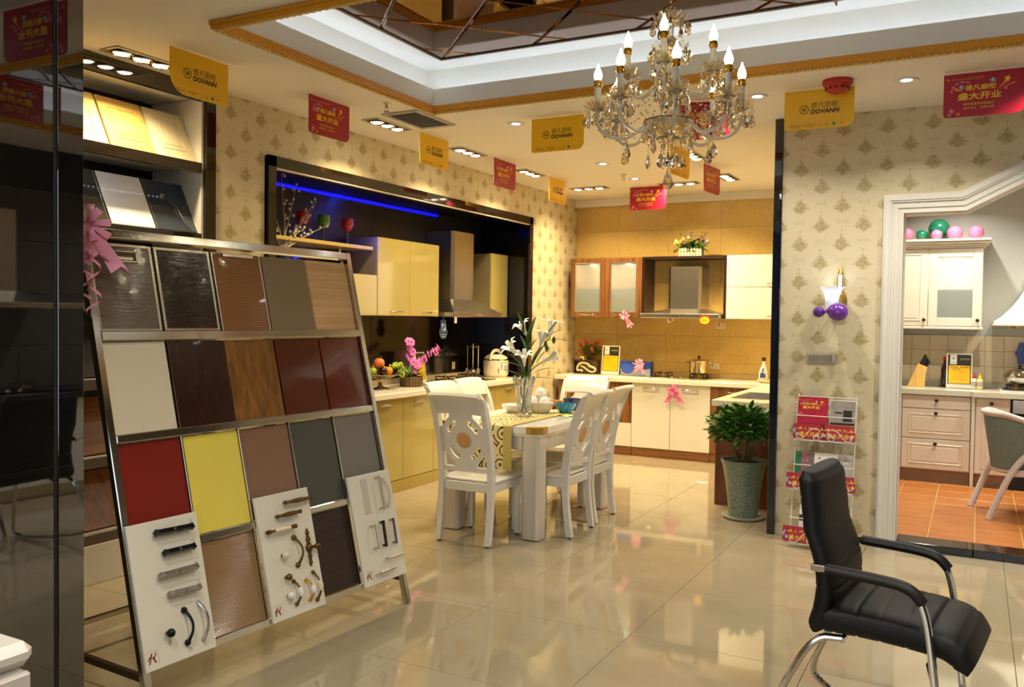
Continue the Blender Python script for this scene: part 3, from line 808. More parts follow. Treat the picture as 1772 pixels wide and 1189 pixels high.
def arm_parts(r, zcup, zroot, zlow):
    A = MB(); A.tube(smooth_path([(.03, 0, zroot), (.10*r/.335, 0, zroot+.02), (r*.55, 0, zlow-.01), (r*.85, 0, zlow), (r, 0, zlow+.05), (r, 0, zcup)], 3), .0085, 8)
    B = MB(); B.lathe([(.010, zcup-.012), (.02, zcup-.006), (.03, zcup), (.012, zcup+.004)], (r, 0, 0), 12); petal_cup(B, (r, 0, zcup-.002), .014, .068, .024, 9); petal_cup(B, (r, 0, zcup+.006), .012, .048, .034, 8)
    Cn = MB(); Cn.lathe([(.0145, zcup), (.0145, zcup+.105)], (r, 0, 0), 12)
    Cu = MB(); Cu.lathe([(.013, zcup+.105), (.019, zcup+.107), (.0215, zcup+.118), (.0165, zcup+.138), (.014, zcup+.139)], (r, 0, 0), 14)
    Fl = MB(); Fl.lathe([(.013, zcup+.139), (.0195, zcup+.152), (.0205, zcup+.165), (.015, zcup+.184), (.0075, zcup+.199), (.003, zcup+.216), (0, zcup+.219)], (r, 0, 0), 12)
    return [('arm', A, mat('frosted_glass_arm', '#efe8d6', .2, trans=.55, ior=1.4)), ('drip_cup', B, M_CRYSTAL), ('candle', Cn, M_CANDLE), ('candle_socket', Cu, mat('gilt_socket', '#c08a28', .25, .8)), ('candle_bulb', Fl, M_FLAME)]
rng = random.Random(3)
def tier(n, ph, r, zcup, zroot, zlow):
    protos = None
    for k in range(n):
        a = ph+2*pi*k/n
        if protos is None:
            protos = [obj(nm, b, m, ch) for nm, b, m in arm_parts(r, zcup, zroot, zlow)]; os_ = protos
        else: os_ = [inst(p.name.split('.')[0], p.data, ch) for p in protos]
        for o in os_: o.rotation_euler = (0, 0, a)
        cup = os_[1]
        if k == 0:
            S = MB()
            for d in range(9):
                b = 2*pi*d/9
                for e_ in range(4): S.ball((r+cos(b)*(.058-.004*e_), sin(b)*(.058-.004*e_), zcup-.006-.011*e_), .0052, 6, 4)
                S.ball((r+cos(b)*.056, sin(b)*.056, zcup-.052), (.008, .008, .012), 6, 4)
            bs = obj('bead_strings', S, M_CRYSTAL, cup); bs['kind'] = 'stuff'; bsm = bs.data
        else: bs = inst('bead_strings', bsm, cup); bs['kind'] = 'stuff'
        for d in range(7):
            b = 2*pi*d/7+rng.random()*.4
            x, y = r+cos(b)*.056, sin(b)*.056; L = .03+.02*rng.random()
            dr = inst('crystal_drop', ME_DROP, cup, (x, y, zcup-.045-L*.5), (0, 0, rng.random()*6)); dr.scale = (.95,)*3
        # light of this bulb
        light('POINT', 'candle_light', (CX+cos(a)*r, CY+sin(a)*r, 2.11+zcup+.17), P_CHAND, WARM2, None, ch, shadow_soft_size=.02)
# angles measured from the camera side of the fitting
vd = math.atan2(-CY, -CX)
tier(8, vd+radians(5), .335, cz(2.49), cz(2.42), cz(2.36))
tier(4, vd+radians(-8), .20, cz(2.655), cz(2.60), cz(2.56))
def swag(p, q, sag, n, par):
    P, Q = Vector(p), Vector(q)
    for i in range(n+1):
        t = i/n; x = P.lerp(Q, t); x.z -= sag*4*t*(1-t); inst('bead', ME_BEAD, par, x)
sw = MB(); sw.tube([(.11*cos(a), .11*sin(a), cz(2.437)) for a in [2*pi*i/24 for i in range(24)]], .004, 6, True); ring = obj('bead_ring', sw, M_BRASS, ch)
for k in range(8):
    a = vd+radians(5)+2*pi*k/8
    swag((cos(a)*.05, sin(a)*.05, cz(2.62)), (cos(a)*.33, sin(a)*.33, cz(2.48)), .07, 12, ring)
    a2 = a+2*pi/8
    swag((cos(a)*.33, sin(a)*.33, cz(2.46)), (cos(a2)*.33, sin(a2)*.33, cz(2.46)), .05, 8, ring)
    for rr, z, s_ in ((.11, 2.36, 1.2), (.215, 2.275, 1.25)):
        b = a+(.39 if rr > .2 else 0); inst('crystal_drop', ME_DROP, ring, (cos(b)*rr, sin(b)*rr, cz(z)), (0, 0, b), (s_, s_, s_))
        swag((cos(b)*rr, sin(b)*rr, cz(z+.035)), (cos(b)*rr, sin(b)*rr, cz(z+.09)), 0, 4, ring)
for k in range(10):
    a = 2*pi*k/10; inst('crystal_drop', ME_DROP, ring, (cos(a)*.085, sin(a)*.085, cz(2.865)), (0, 0, a), (1.0,)*3)
    inst('crystal_drop', ME_DROP, ring, (cos(a+.3)*.09, sin(a+.3)*.09, cz(2.735)), (0, 0, a), (1.0,)*3)
    inst('crystal_drop', ME_DROP, ring, (cos(a+.1)*.06, sin(a+.1)*.06, cz(2.55)), (0, 0, a), (1.1,)*3)
for k in range(5):
    a = 2*pi*k/5; inst('crystal_drop', ME_DROP, ring, (cos(a)*.035, sin(a)*.035, cz(2.245)), (0, 0, a), (1.2,)*3)
    swag((cos(a)*.035, sin(a)*.035, cz(2.28)), (cos(a)*.03, sin(a)*.03, cz(2.36)), 0, 6, ring)
swag((0, 0, cz(2.36)), (0, 0, cz(2.19)), 0, 14, ring)
inst('crystal_drop', ME_DROP, ring, (0, 0, cz(2.152)), (0, 0, vd+pi/2), (1.55,)*3)
# ------------------------------------------------------------------ ribbon bows
def make_bow(name, label, loc, rz, s=1., tails=((-.35, 1.), (.35, 1.)), curl=False, matl=None, group=None, ang=None):
    """pull bow facing local -Y, knot at the origin"""
    matl = matl or M_PINK
    t = thing(name, label, 'bow', loc, rz, group)
    R = random.Random(hash(name+str(loc)) % 1000 if False else int(abs(loc[0]*91+loc[1]*37+loc[2]*53)*10) % 997)
    n = 9
    for k in range(n):
        a = 2*pi*k/n+R.random()*.3; el = .25+.6*R.random()
        L = .085*s*(.85+.3*R.random()); wd = .03*s
        dirv = Vector((cos(a)*cos(el), -sin(el)*.9, sin(a)*cos(el))); side = dirv.cross(Vector((0, 1, 0))).normalized(); nn = dirv.cross(side).normalized()
        rows = []
        for i in range(9):
            tt_ = i/8*2*pi; u = (1-cos(tt_))/2; h = sin(tt_)*.28
            p = dirv*(L*u)+nn*(L*h)
            rows.append([p+side*(wd*.5*q*(.35+.65*u)) for q in (-1, 0, 1)])
        m_ = MB(); m_.sheet(rows, .0012*s); obj('loop', m_, matl, t, 60)
    m_ = MB(); m_.ball((0, -.012*s, 0), (.016*s, .012*s, .016*s), 8, 6); obj('knot', m_, matl, t)
    for (sl, ln) in tails:
        rows = []
        L = .19*s*ln
        for i in range(10):
            u = i/9; x = sl*L*u; z = -L*u*math.sqrt(max(.1, 1-sl*sl*.6)); y = -.012*s-.012*s*sin(u*6)
            wd = .02*s*(1+.9*u)
            rows.append([(x-wd, y+.004*s, z-(.0 if i < 9 else -.0)), (x, y, z+(.03*s if i == 9 else 0)), (x+wd, y+.004*s, z)])
        m_ = MB(); m_.sheet(rows, .0012*s); obj('tail', m_, matl, t, 60)
    if curl:
        for cx0, ph, L in ((.02*s, 0, .30*s), (-.01*s, 2, .24*s)):
            rows = []
            for i in range(40):
                u = i/39; a = ph+u*16; p = Vector((cx0+cos(a)*.022*s*(1+.3*u), -.02+sin(a)*.02*s, -.06*s-L*u)); rows.append([p+Vector((0, 0, -.006*s)), p+Vector((0, 0, .006*s))])
            m_ = MB(); m_.sheet(rows, .001); obj('curled_ribbon', m_, matl, t, 60)
    return t
# ------------------------------------------------------------------ the leaning sample rack
th, ln, W = 1.5117, .2378, 1.5586
RO = Vector((-2.67390388, 2.16900515, 0))
rack = thing('sample_rack', 'tall chrome A-frame rack leaning back with four rows of door samples', 'display rack', RO, th)
VV = Vector((0, sin(ln), cos(ln)))
RM = frame_m(Vector((0, 0, 0)), (1, 0, 0), VV)
def rb(par, name, u0, u1, v0, v1, w0, w1, m, b=.003):
    m_ = MB(); m_.box(u0, u1, v0, v1, w0, w1, b, RM); return obj(name, m_, m, par)
M_RCHROME = mat('rack_chrome', '#cfc8ba', .14, 1., var=.05)
for u in (0, W-.032): rb(rack, 'front_post', u, u+.032, .0, 1.885, -.016, .016, M_RCHROME)
for v0, v1 in ((1.848, 1.885), (1.425, 1.462), (1.018, 1.050), (.574, .604), (.150, .182)): rb(rack, 'rail', .032, W-.032, v0, v1, -.016, .016, M_RCHROME)
for k in range(1, 5):
    u = .032+(W-.064)*k/5
    rb(rack, 'divider', u-.004, u+.004, .604, 1.018, -.014, .004, M_RCHROME, .001)
    rb(rack, 'divider', u-.004, u+.004, .182, .574, -.014, .004, M_RCHROME, .001)
ytop = 1.885*sin(ln); zt = 1.885*cos(ln)
for x in (.016, W-.016):
    m_ = MB(); m_.tube([(x, ytop+.02, zt-.02), (x, ytop+.36, .0)], .016, 4); obj('rear_leg', m_, M_RCHROME, rack)
    m_ = MB(); m_.box(x-.014, x+.014, .04, ytop+.335, .115, .140, .003); obj('side_bar', m_, mat('dark_bronze_bar', '#4a3a2c', .3, .7), rack)
m_ = MB(); m_.box(.03, W-.03, ytop+.325, ytop+.35, .115, .14, .003); obj('rear_bar', m_, M_RCHROME, rack)
# the samples, each of which can be lifted out
def wavy(name, col, sc, st, rough=.08, coat=.6):
    t = NT(name); xyz, v = t.sep(); mp = t.new('ShaderNodeMapping'); mp.inputs['Scale'].default_value = (sc*.10, sc*.4, sc); t.lk(v, mp.inputs['Vector'])
    n = t.noise(mp.outputs[0], 1., 2, .5); c = lin(col)
    t.set(Base_Color=t.mixc(n, tuple(x*.92 for x in c), tuple(x*1.08 for x in c)), Roughness=rough, Coat_Weight=coat*.5); t.bump(n, .3, .003); return t.m
def ripple(name, col, freq):
    t = NT(name); xyz, v = t.sep(); s = t.math('SINE', t.math('MULTIPLY', xyz[2], freq)); n = t.noise(v, 30, 2); c = lin(col)
    t.set(Base_Color=t.mixc(n, tuple(x*.95 for x in c), tuple(x*1.05 for x in c)), Roughness=.10, Coat_Weight=.5); t.bump(s, .35, .002); return t.m
M_ALU = mat('champagne_aluminium', '#cbbfa8', .25, .9)
S1 = [('door_sample', 'grey brown rippled gloss door sample with an inset pull, top left of the chrome rack', wavy('grey_ripple', '#695c4e', 120, .5)),
      ('door_sample', 'near-black brown rippled gloss door sample in a pale metal frame, top row of the rack', wavy('wenge_ripple', '#2a1a14', 90, .6)),
      ('door_sample', 'bronze brown gloss door sample with fine ripples and a top edge pull', ripple('bronze_ripple', '#8f5f2e', 520)),
      ('door_sample', 'plain matte taupe door sample in the top row of the rack', mat('taupe_laminate', '#8d7858', .45, var=.04)),
      ('door_sample', 'pale oak door sample with horizontal grain, top right of the rack', wood('pale_oak', '#cf9d5e', '#f0cc98', 'x', 2.2, .4, 16, 0, .7)),
      ('door_sample', 'plain cream white door sample, second row of the rack', mat('cream_laminate', '#d6ccb0', .25, var=.02)),
      ('door_sample', 'dark wenge wood door sample with upright grain, second row of the rack', wood('wenge', '#1f100a', '#402114', 'z', 2.5, .2, 18, .3, .7)),
      ('door_sample', 'golden walnut striped door sample in the middle of the second row', wood('striped_walnut', '#5a3512', '#9c6a2e', 'z', 1.8, .22, 12, .2, .7)),
      ('door_sample', 'glossy mahogany door sample right of the walnut one', mat('mahogany_gloss', '#5a2412', .07, var=.12, scale=5, coat=.5)),
      ('door_sample', 'reddish glossy mahogany door sample at the right end of the second row', mat('red_mahogany_gloss', '#661f10', .07, var=.12, scale=5, coat=.5)),
      ('door_sample', 'brick red door sample, third row of the rack', mat('brick_red_gloss', '#7c2419', .22, var=.03)),
      ('door_sample', 'lemon yellow door sample, third row of the rack', mat('lemon_gloss', '#e2d056', .2, var=.02)),
      ('door_sample', 'mauve brown door sample above the bronze handle board', mat('mauve_gloss', '#84624e', .15, var=.03)),
      ('door_sample', 'slate grey door sample, third row of the rack', mat('slate_laminate', '#46463f', .35, var=.05)),
      ('door_sample', 'mid grey door sample above the right handle board', mat('midgrey_laminate', '#77726a', .35, var=.04)),
      ('door_sample', 'tan linen-look door sample in the bottom row, between two handle boards', ripple('tan_linen', '#8a6c46', 900)),
      ('door_sample', 'dark brown door sample with horizontal grain, bottom row of the rack', wood('dark_grain', '#21130e', '#35201a', 'x', 3, .35, 22, 0, .7))]
rows = [(1.462, 1.848), (1.050, 1.425), (.604, 1.018), (.182, .574)]
cells = [(0, k) for k in range(5)]+[(1, k) for k in range(5)]+[(2, k) for k in range(5)]+[(3, 1), (3, 3)]
cw = (W-.064)/5
RR = Matrix.Translation(RO) @ Matrix.Rotation(th, 4, 'Z')
for (nm, lab, m), (r, k) in zip(S1, cells):
    v0, v1 = rows[r]; u0 = .032+cw*k; g = .0065
    base = RR @ (RM @ Vector((u0+cw/2, v0+.002, -.004)))
    t = thing(nm, lab, 'door sample', base, th)
    L = MB(); h = v1-v0-.006; hw = cw/2-g
    if r == 0: h = v1-v0-.02
    F = frame_m(Vector((0, 0, 0)), (1, 0, 0), VV)
    L.box(-hw, hw, 0, h, -.018, 0, .0015, F); obj('panel', L, m, t)
    def fb(name, a, b, c, d, w0, w1, mm, bb=.002):
        q = MB(); q.box(a, b, c, d, w0, w1, bb, F); return obj(name, q, mm, t)
    if (r, k) in ((0, 0), (0, 1)):
        for a, b, c, d in ((-hw, -hw+.012, 0, h), (hw-.012, hw, 0, h), (-hw+.012, hw-.012, 0, .012), (-hw+.012, hw-.012, h-.012, h)): fb('metal_edge', a, b, c, d, -.019, .004, M_ALU)
    if (r, k) == (0, 2):
        for a, b in ((-hw, -hw+.006), (hw-.006, hw)): fb('metal_edge', a, b, 0, h, -.019, .003, M_ALU)
        fb('edge_pull', -hw+.06, hw-.05, h-.02, h-.003, 0, .014, M_ALU)
    if (r, k) == (0, 0):
        x0, x1, z0, z1 = .169-u0-cw/2-.02, .169-u0-cw/2+.085, .29, .338
        for a, b, c, d in ((x0, x1, z0, z0+.006), (x0, x1, z1-.006, z1), (x0, x0+.006, z0, z1), (x1-.006, x1, z0, z1)): hp = fb('inset_pull', a, b, c, d, 0, .005, M_ALU, .001)
        fb('pull_recess', x0+.006, x1-.006, z0+.006, z1-.006, 0, .0012, mat('pull_shadow_metal', '#5c5040', .4, .7), .0005); fb('pull_lip', x0+.006, x1-.022, z0+.008, z0+.022, .001, .006, M_ALU, .001)

# ------------------------------------------------------------------ handle boards
def handle_board(u0, label):
    base = RR @ (RM @ Vector((u0+.16, .156, .019)))
    t = thing('handle_board', label, 'handle board', base, th)
    F = frame_m(Vector((0, 0, 0)), (1, 0, 0), VV)
    q = MB(); q.box(-.16, .16, 0, .546, 0, .016, .002, F); obj('board', q, mat('board_white', '#dcd6c4', .35, var=.02), t)
    def uvw(u, v, w=0): return F @ Vector((u-u0-.16, v-.156, .016+w))
    return t, F, uvw
def pull(t, uvw, a, b, r, m, h=.026, foot=.006, mid=None, n=8, shape=None, name='handle'):
    """bar handle between board points a and b"""
    A, B = Vector((*a, 0)), Vector((*b, 0)); q = MB()
    for s_ in (.08, .92):
        p = A.lerp(B, s_); q.cyl(uvw(p.x, p.y, 0), uvw(p.x, p.y, h), foot, 8)
    N = 12; path, rad = [], []
    for i in range(N+1):
        s_ = i/N; p = A.lerp(B, s_); path.append(uvw(p.x, p.y, h)); rad.append(shape(s_)*r if shape else r)
    q.tube(path, rad, n); return obj(name, q, m, t)
def bow_handle(t, uvw, a, b, m, r=.006, end=.012, bulge=.03, side=.0, name='handle'):
    A, B = Vector((*a, 0)), Vector((*b, 0)); q = MB(); N = 12
    path = [uvw(*(A.lerp(B, i/N)+Vector((side*sin(pi*i/N), 0, 0)))[:2], .004+bulge*sin(pi*i/N)**.8) for i in range(N+1)]
    q.tube(path, [r*(1.3-.5*sin(pi*i/N)) for i in range(N+1)], 8)
    for p in (a, b): q.ball(uvw(p[0], p[1], .005), end, 8, 6)
    return obj(name, q, m, t)
def knob(t, uvw, p, r, m, m2=None, name='knob'):
    q = MB(); q.cyl(uvw(p[0], p[1], 0), uvw(p[0], p[1], .018), r*.45, 10); o = obj(name, q, m2 or m, t)
    q = MB(); q.ball(uvw(p[0], p[1], .024), r, 12, 8); obj('knob_head', q, m, o)
def red_logo(t, uvw, F, u, v):
    m_ = MB(); o = uvw(u, v, .0006)
    G = Matrix(F); G.translation = o
    for q in (((-.018, -.018), (-.012, -.018), (.002, .02), (-.004, .02)), ((-.002, .006), (.004, .008), (.016, -.016), (.010, -.018)), ((.004, -.002), (.010, .0), (.020, .018), (.014, .018)), ((-.022, -.004), (-.018, -.006), (-.008, .008), (-.011, .012))):
        m_.add([(a, b, 0) for a, b in q], [(0, 1, 2, 3)], G)
    for k in range(7): star(m_, G, -.02+.007*k, .026+.003*sin(k), .002); star(m_, G, .026, -.02+.006*k, .002)
    obj('red_emblem', m_, mat('maroon_ink', '#7d1420', .5), t)
def tags(t, uvw, F, pts):
    m_ = MB()
    for u, v in pts:
        G = Matrix(F); G.translation = uvw(u, v, .0006); text(m_, '25', -.008, .008, 0, .018, G)
    obj('pencil_numbers', m_, mat('faint_ink', '#9a9284', .6), t)
M_GUN = mat('black_nickel', '#1c1a1c', .22, .6, var=.3, scale=80); M_FANCY = mat('crystal_inlay_silver', '#9c948a', .22, .8, var=.5, scale=160); M_DKCHROME = mat('dark_chrome', '#3a3638', .12, 1.)
tA, F, uvw = handle_board(.002, 'white board of black and silver handles, left one of three on the rack')
sq = lambda s_: 1+.25*(abs(s_-.5) > .42)
for (a, b), m in ((((.105, .654), (.277, .649)), M_GUN), (((.132, .572), (.272, .570)), M_GUN), (((.098, .491), (.271, .490)), M_FANCY), (((.128, .414), (.269, .408)), M_FANCY)):
    o = pull(tA, uvw, a, b, .0125, m, .024, .007, n=4, shape=sq)
    q = MB(); c = (Vector((*a, 0))+Vector((*b, 0)))/2; q.box(c.x-.162-.006, c.x-.162+.006, c.y-.156-.0085, c.y-.156+.0085, .016+.018, .016+.034, .001, F); obj('silver_collar', q, M_FANCY, o)
    L = 'black metal bar handle' if m is M_GUN else 'silver bar handle with dotted crystal inlay'
    o['label'] = L
knob(tA, uvw, (.11, .273), .017, M_GUN); bow_handle(tA, uvw, (.194, .337), (.189, .213), M_GUN, .006, .013, .03, .012); bow_handle(tA, uvw, (.264, .349), (.262, .204), mat('silver_handle', '#bdb6ac', .18, .95), .0065, .008, .03, .012)
red_logo(tA, uvw, F, .034, .2); tags(tA, uvw, F, ((.288, .671), (.286, .588), (.283, .501), (.281, .426), (.116, .235), (.2, .185), (.27, .185)))
tB, F, uvw = handle_board(.627, 'white board of bronze and porcelain handles, middle one of three on the rack')
bal = lambda s_: .75+.55*sin(pi*s_)**2+.5*(abs(s_-.5) > .44)
pull(tB, uvw, (.776, .655), (.937, .652), .0085, M_BRONZE, .026, .006, shape=bal); pull(tB, uvw, (.719, .602), (.857, .601), .0085, M_BRONZE, .026, .006, shape=bal)
o = pull(tB, uvw, (.649, .545), (.817, .542), .008, M_BRONZE, .026, .006, shape=lambda s_: .7+.6*(abs(s_-.5) > .40))
q = MB(); q.tube([uvw(.69+.09*i/8, .5445-.0015*i/8, .026) for i in range(9)], [.009+.0012*(i % 2) for i in range(9)], 10); obj('porcelain_grip', q, mat('ivory_porcelain', '#ddd0ac', .2), o)
bow_handle(tB, uvw, (.811, .492), (.809, .368), M_BRONZE, .006, .013, .032, .014)
q = MB()
for i, (v, r) in enumerate(((.511, .006), (.497, .010), (.483, .008), (.468, .013), (.452, .010), (.43, .020), (.408, .010), (.392, .012), (.378, .008), (.362, .010), (.350, .006))): q.ball(uvw(.897-.0008*i, v, .004), (r, r, r), 8, 6)
o = obj('knob_plate', q, M_BRONZE, tB); q = MB(); q.cyl(uvw(.905, .429, .01), uvw(.915, .429, .03), .006, 8); q.ball(uvw(.917, .429, .034), .015, 10, 8); obj('knob_head', q, M_BRONZE, o)
knob(tB, uvw, (.731, .428), .017, mat('ivory_porcelain', '#ddd0ac', .2), M_GUN); knob(tB, uvw, (.730, .332), .015, M_BRONZE); knob(tB, uvw, (.726, .252), .016, M_CERAMIC, M_BRASS)
for (a, b, m) in (((.768, .306), (.768, .205), M_CERAMIC), ((.843, .291), (.849, .203), M_CERAMIC), ((.892, .316), (.892, .191), mat('ivory_porcelain', '#ddd0ac', .2))):
    o = bow_handle(tB, uvw, a, b, M_BRONZE if a[0] < .8 or a[0] > .88 else M_BRASS, .005, .010, .028, .01)
    q = MB(); A, B = Vector((*a, 0)), Vector((*b, 0))
    q.tube([uvw(*(A.lerp(B, .32+.36*i/6)+Vector((.01*sin(pi*(.32+.36*i/6)), 0, 0)))[:2], .004+.028*sin(pi*(.32+.36*i/6))**.8) for i in range(7)], [.008, .010, .0108, .011, .0108, .010, .008], 10); og = obj('porcelain_grip', q, m, o)
red_logo(tB, uvw, F, .659, .199); tags(tB, uvw, F, ((.92, .635), (.85, .585)))
tC, F, uvw = handle_board(1.222, 'white board of pale silver handles, right one of three on the rack')
M_PALE = mat('pale_brushed_alloy', '#b9b2a2', .35, .5)
def flatbar(u0, v0, u1, v1, wd, h, m, feet=True):
    q = MB(); q.tube([uvw(u0, v0, h), uvw(u1, v1, h)], wd*.7, 4, sx=.35)
    if feet:
        for s_ in (.06, .94):
            u, v = u0+(u1-u0)*s_, v0+(v1-v0)*s_; q.cyl(uvw(u, v, 0), uvw(u, v, h), .006, 6)
    return obj('handle', q, m, tC)
q = MB(); q.box(1.332-1.382-.023, 1.332-1.382+.023, .503-.156, .681-.156, .016, .019, .001, F); obj('flat_plate_handle', q, mat('pale_plastic', '#c3b9a8', .4), tC)
flatbar(1.422, .683, 1.422, .505, .011, .030, M_PALE); bow_handle(tC, uvw, (1.476, .659), (1.482, .518), mat('pale_plastic', '#c3b9a8', .4), .006, .008, .02, .008)
flatbar(1.325, .448, 1.325, .323, .008, .034, M_PALE); flatbar(1.403, .454, 1.397, .322, .011, .02, mat('two_tone_black', '#121212', .15)); flatbar(1.411, .454, 1.405, .322, .006, .024, M_CHROME); flatbar(1.481, .452, 1.476, .320, .013, .024, mat('grey_silver', '#8e8c90', .25, .9))
pull(tC, uvw, (1.39, .263), (1.516, .261), .0045, M_STEEL, .024, .005); pull(tC, uvw, (1.325, .206), (1.438, .208), .0065, M_STEEL, .024, .006); knob(tC, uvw, (1.307, .204), .007, M_STEEL)
red_logo(tC, uvw, F, 1.259, .204)
make_bow('ribbon_bow', 'large pink pull bow with curling tails tied to the top left of the chrome rack', RR @ (RM @ Vector((-.01, 1.865, .10))), th-.6, .95, ((.55, 1.15), (-.2, .9), (.25, .8)), True)

# ------------------------------------------------------------------ built-in sample shelf on the left wall
sh = thing('display_shelf', 'built-in black glossy shelf with sloping sample doors in the left wall', 'shelf', (-4.25, 2.98, 0))
m_ = MB(sh); m_.box(-4.262, -4.235, 3.872, 3.95, 0, ZC, .003); obj('side_panel', m_, M_DARKPANEL, sh)
m_ = MB(sh); m_.box(-4.262, -4.24, 2.0, 3.84, 2.80, ZC, .003); obj('top_fascia', m_, M_DARKPANEL, sh)
m_ = MB(sh); m_.box(-4.70, -4.262, 3.852, 3.872, .25, 2.83, .002); obj('inner_side', m_, M_WHITEPAINT, sh)
m_ = MB(sh); m_.box(-4.72, -4.70, 2.0, 3.85, .25, 2.85, .002); obj('back_panel', m_, mat('shelf_black', '#060606', .6), sh)
m_ = MB(sh); m_.box(-4.72, -4.262, 2.0, 3.85, 2.83, 2.85, .002); obj('top_board', m_, M_WHITEPAINT, sh)
m_ = MB(sh); m_.box(-4.70, -4.235, 2.0, 3.84, 0.0, .22, .003); obj('plinth', m_, M_WHITEPAINT, sh)
SHELF = [2.36, 1.93, 1.50, 1.07, .64, .22]
for i, z in enumerate(SHELF):
    h = .065 if i == 0 else .06
    m_ = MB(sh); m_.box(-4.262, -4.236, 2.0, 3.84, z, z+h, .003); obj('shelf_fascia', m_, M_DARKPANEL if i < 2 else mat('bronze_fascia', '#5a4c3c', .35), sh)
    m_ = MB(sh); m_.box(-4.70, -4.262, 2.0, 3.83, z+.040, z+.060, .002); obj('shelf_board', m_, M_WHITEPAINT, sh)
SB = [('pale yellow panelled sample door, left in the top shelf row', 0, 0, mat('pale_ash', '#d9bd76', .35), 1), ('golden oak panelled sample door, middle of the top shelf row', 0, 1, wood('golden_ash', '#c09a48', '#d6b468', 'y', 1.5, .35, 8, 0, .5), 1), ('whitewashed panelled sample door, right in the top shelf row', 0, 2, mat('whitewash', '#d3c49c', .4), 1),
      ('dark grey gloss sample door at the left of the second shelf row', 1, 0, mat('graphite_gloss', '#34322b', .08), 0), ('bright white gloss sample door in the second shelf row', 1, 1, mat('shelf_white_gloss', '#f2f0ec', .06), 0), ('slate blue gloss sample door at the right of the second shelf row', 1, 2, mat('slate_blue_gloss', '#3a4350', .06), 0),
      ('dark oak sample door low in the wall shelf, seen left of the rack', 3, .15, wood('low_dark_oak', '#241409', '#3a2412', 'z', 2, .3, 10), 0), ('orange oak sample door low in the wall shelf, seen left of the rack', 4, .15, wood('orange_oak', '#7d4a18', '#9c6424', 'y', 2, .3, 10), 0), ('orange brown sample door in the lowest shelf row, seen left of the rack', 5, .45, wood('orange_oak2', '#7a4616', '#98602a', 'z', 2, .3, 10), 0)]
for lab, row, k, m, pan in SB:
    z0 = SHELF[row]+.0705; y1 = 3.848-(2-k)*.311; y0 = y1-.297
    t = thing('sample_door', lab, 'door sample', (-4.285, (y0+y1)/2, z0))
    F = frame_m(Vector((0, 0, 0)), (0, 1, 0), (-.5, 0, 1)); hh = .338
    q = MB(); q.box(-.1485, .1485, 0, hh, -.018, 0, .002, F); obj('panel', q, m, t)
    if pan:
        q = MB()
        for a, b, c, d in ((-.09, .09, .065, .073), (-.09, .09, hh-.073, hh-.065), (-.09, -.082, .073, hh-.073), (.082, .09, .073, hh-.073)): q.box(a, b, c, d, -.002, .004, .0015, F)
        obj('raised_bead', q, m, t)
        q = MB(); q.box(-.062, .062, .095, hh-.095, -.002, .003, .002, F); obj('raised_field', q, m, t)
    elif row == 1:
        q = MB(); q.box(-.1495, -.1465, 0, hh, -.019, .001, .0005, F); q.box(.1465, .1495, 0, hh, -.019, .001, .0005, F); obj('edge_strip', q, M_ALU, t)
        if k == 2:
            q = MB(); q.tube([F @ Vector((.0, .20, .004)), F @ Vector((.03, .14, .02)), F @ Vector((.06, .08, .004))], .004, 6); obj('handle', q, M_CHROME, t)
for i in (0, 1):
    zs = (2.8215, 2.3915)[i]
    t = thing('shelf_light_strip', ('white LED strip hidden behind the top fascia of the sample shelf', 'white LED strip hidden behind the second fascia of the sample shelf')[i], 'light strip', (-4.285, 3.0, zs))
    q = MB(); q.box(-.010, .010, -.95, .82, -.003, .004, .001); obj('strip', q, M_BLACK, t)
    q = MB(); [q.ball((0, -.94+.03*j, -.004), .0035, 6, 4) for j in range(59)]; o = obj('diodes', q, M_LED, t); o['kind'] = 'stuff'
    light('AREA', 'shelf_strip_glow', (-4.285, 3.0, zs-.008), 2.6 if i == 0 else 3.0, WARM if i == 0 else COOL, (-4.36, 3.0, 1.5), t, shape='RECTANGLE', size=.03, size_y=1.6)
# ------------------------------------------------------------------ black glass wall panels at the left edge
t = thing('black_glass_panel', 'tall black glass wall panel at the left edge mirroring another kitchen', 'glass panel', (-2.8, 1.2, 0))
q = MB(); q.box(-.02, 0, -2.2, .69, 0, ZC, .002); obj('glass', q, M_BLACKGLASS, t)
q = MB(); q.box(-.02, .003, .69, .70, 0, ZC, .001); obj('edge_strip', q, M_BLACK, t)
t = thing('black_glass_panel', 'narrow black glass strip beside the large one, next to the sample rack', 'glass panel', (-2.8, 1.905, 0), radians(-1.0))
q = MB(); q.box(-.02, 0, .0, .098, 0, ZC, .002); obj('glass', q, M_BLACKGLASS, t)
# white appliance in the lower left corner
ap = thing('washing_machine', 'white boxy appliance with dark buttons at the lower left edge, before the black glass', 'appliance', (-1.912, .748, 0), radians(90))
m_ = MB(); m_.box(-.30, .30, -.28, .28, .04, .80, .015); obj('body', m_, mat('appliance_white', '#cfc8bd', .35, var=.02), ap)
m_ = MB(); m_.box(-.31, .31, -.29, .29, .80, .85, .018); obj('top', m_, mat('appliance_white', '#cfc8bd', .35), ap)
m_ = MB(); m_.box(-.295, .295, -.297, -.279, .70, .795, .006); cp_ = obj('control_panel', m_, mat('appliance_panel', '#c8beb4', .4), ap)
for k in range(5):
    m_ = MB(); m_.cyl((.245-.07*k, -.296, .75), (.245-.07*k, -.304, .75), .008, 10); obj('button', m_, mat('dark_button', '#3a2d28', .5), cp_)
m_ = MB(); m_.box(-.26, .26, -.292, -.279, .09, .685, .01); obj('door', m_, mat('appliance_door', '#c2bcb0', .35), ap)
for sx in (-.24, .24):
    for sy in (-.22, .22):
        m_ = MB(); m_.cyl((sx, sy, 0), (sx, sy, .045), .022, 10); obj('foot', m_, M_BLACK, ap)

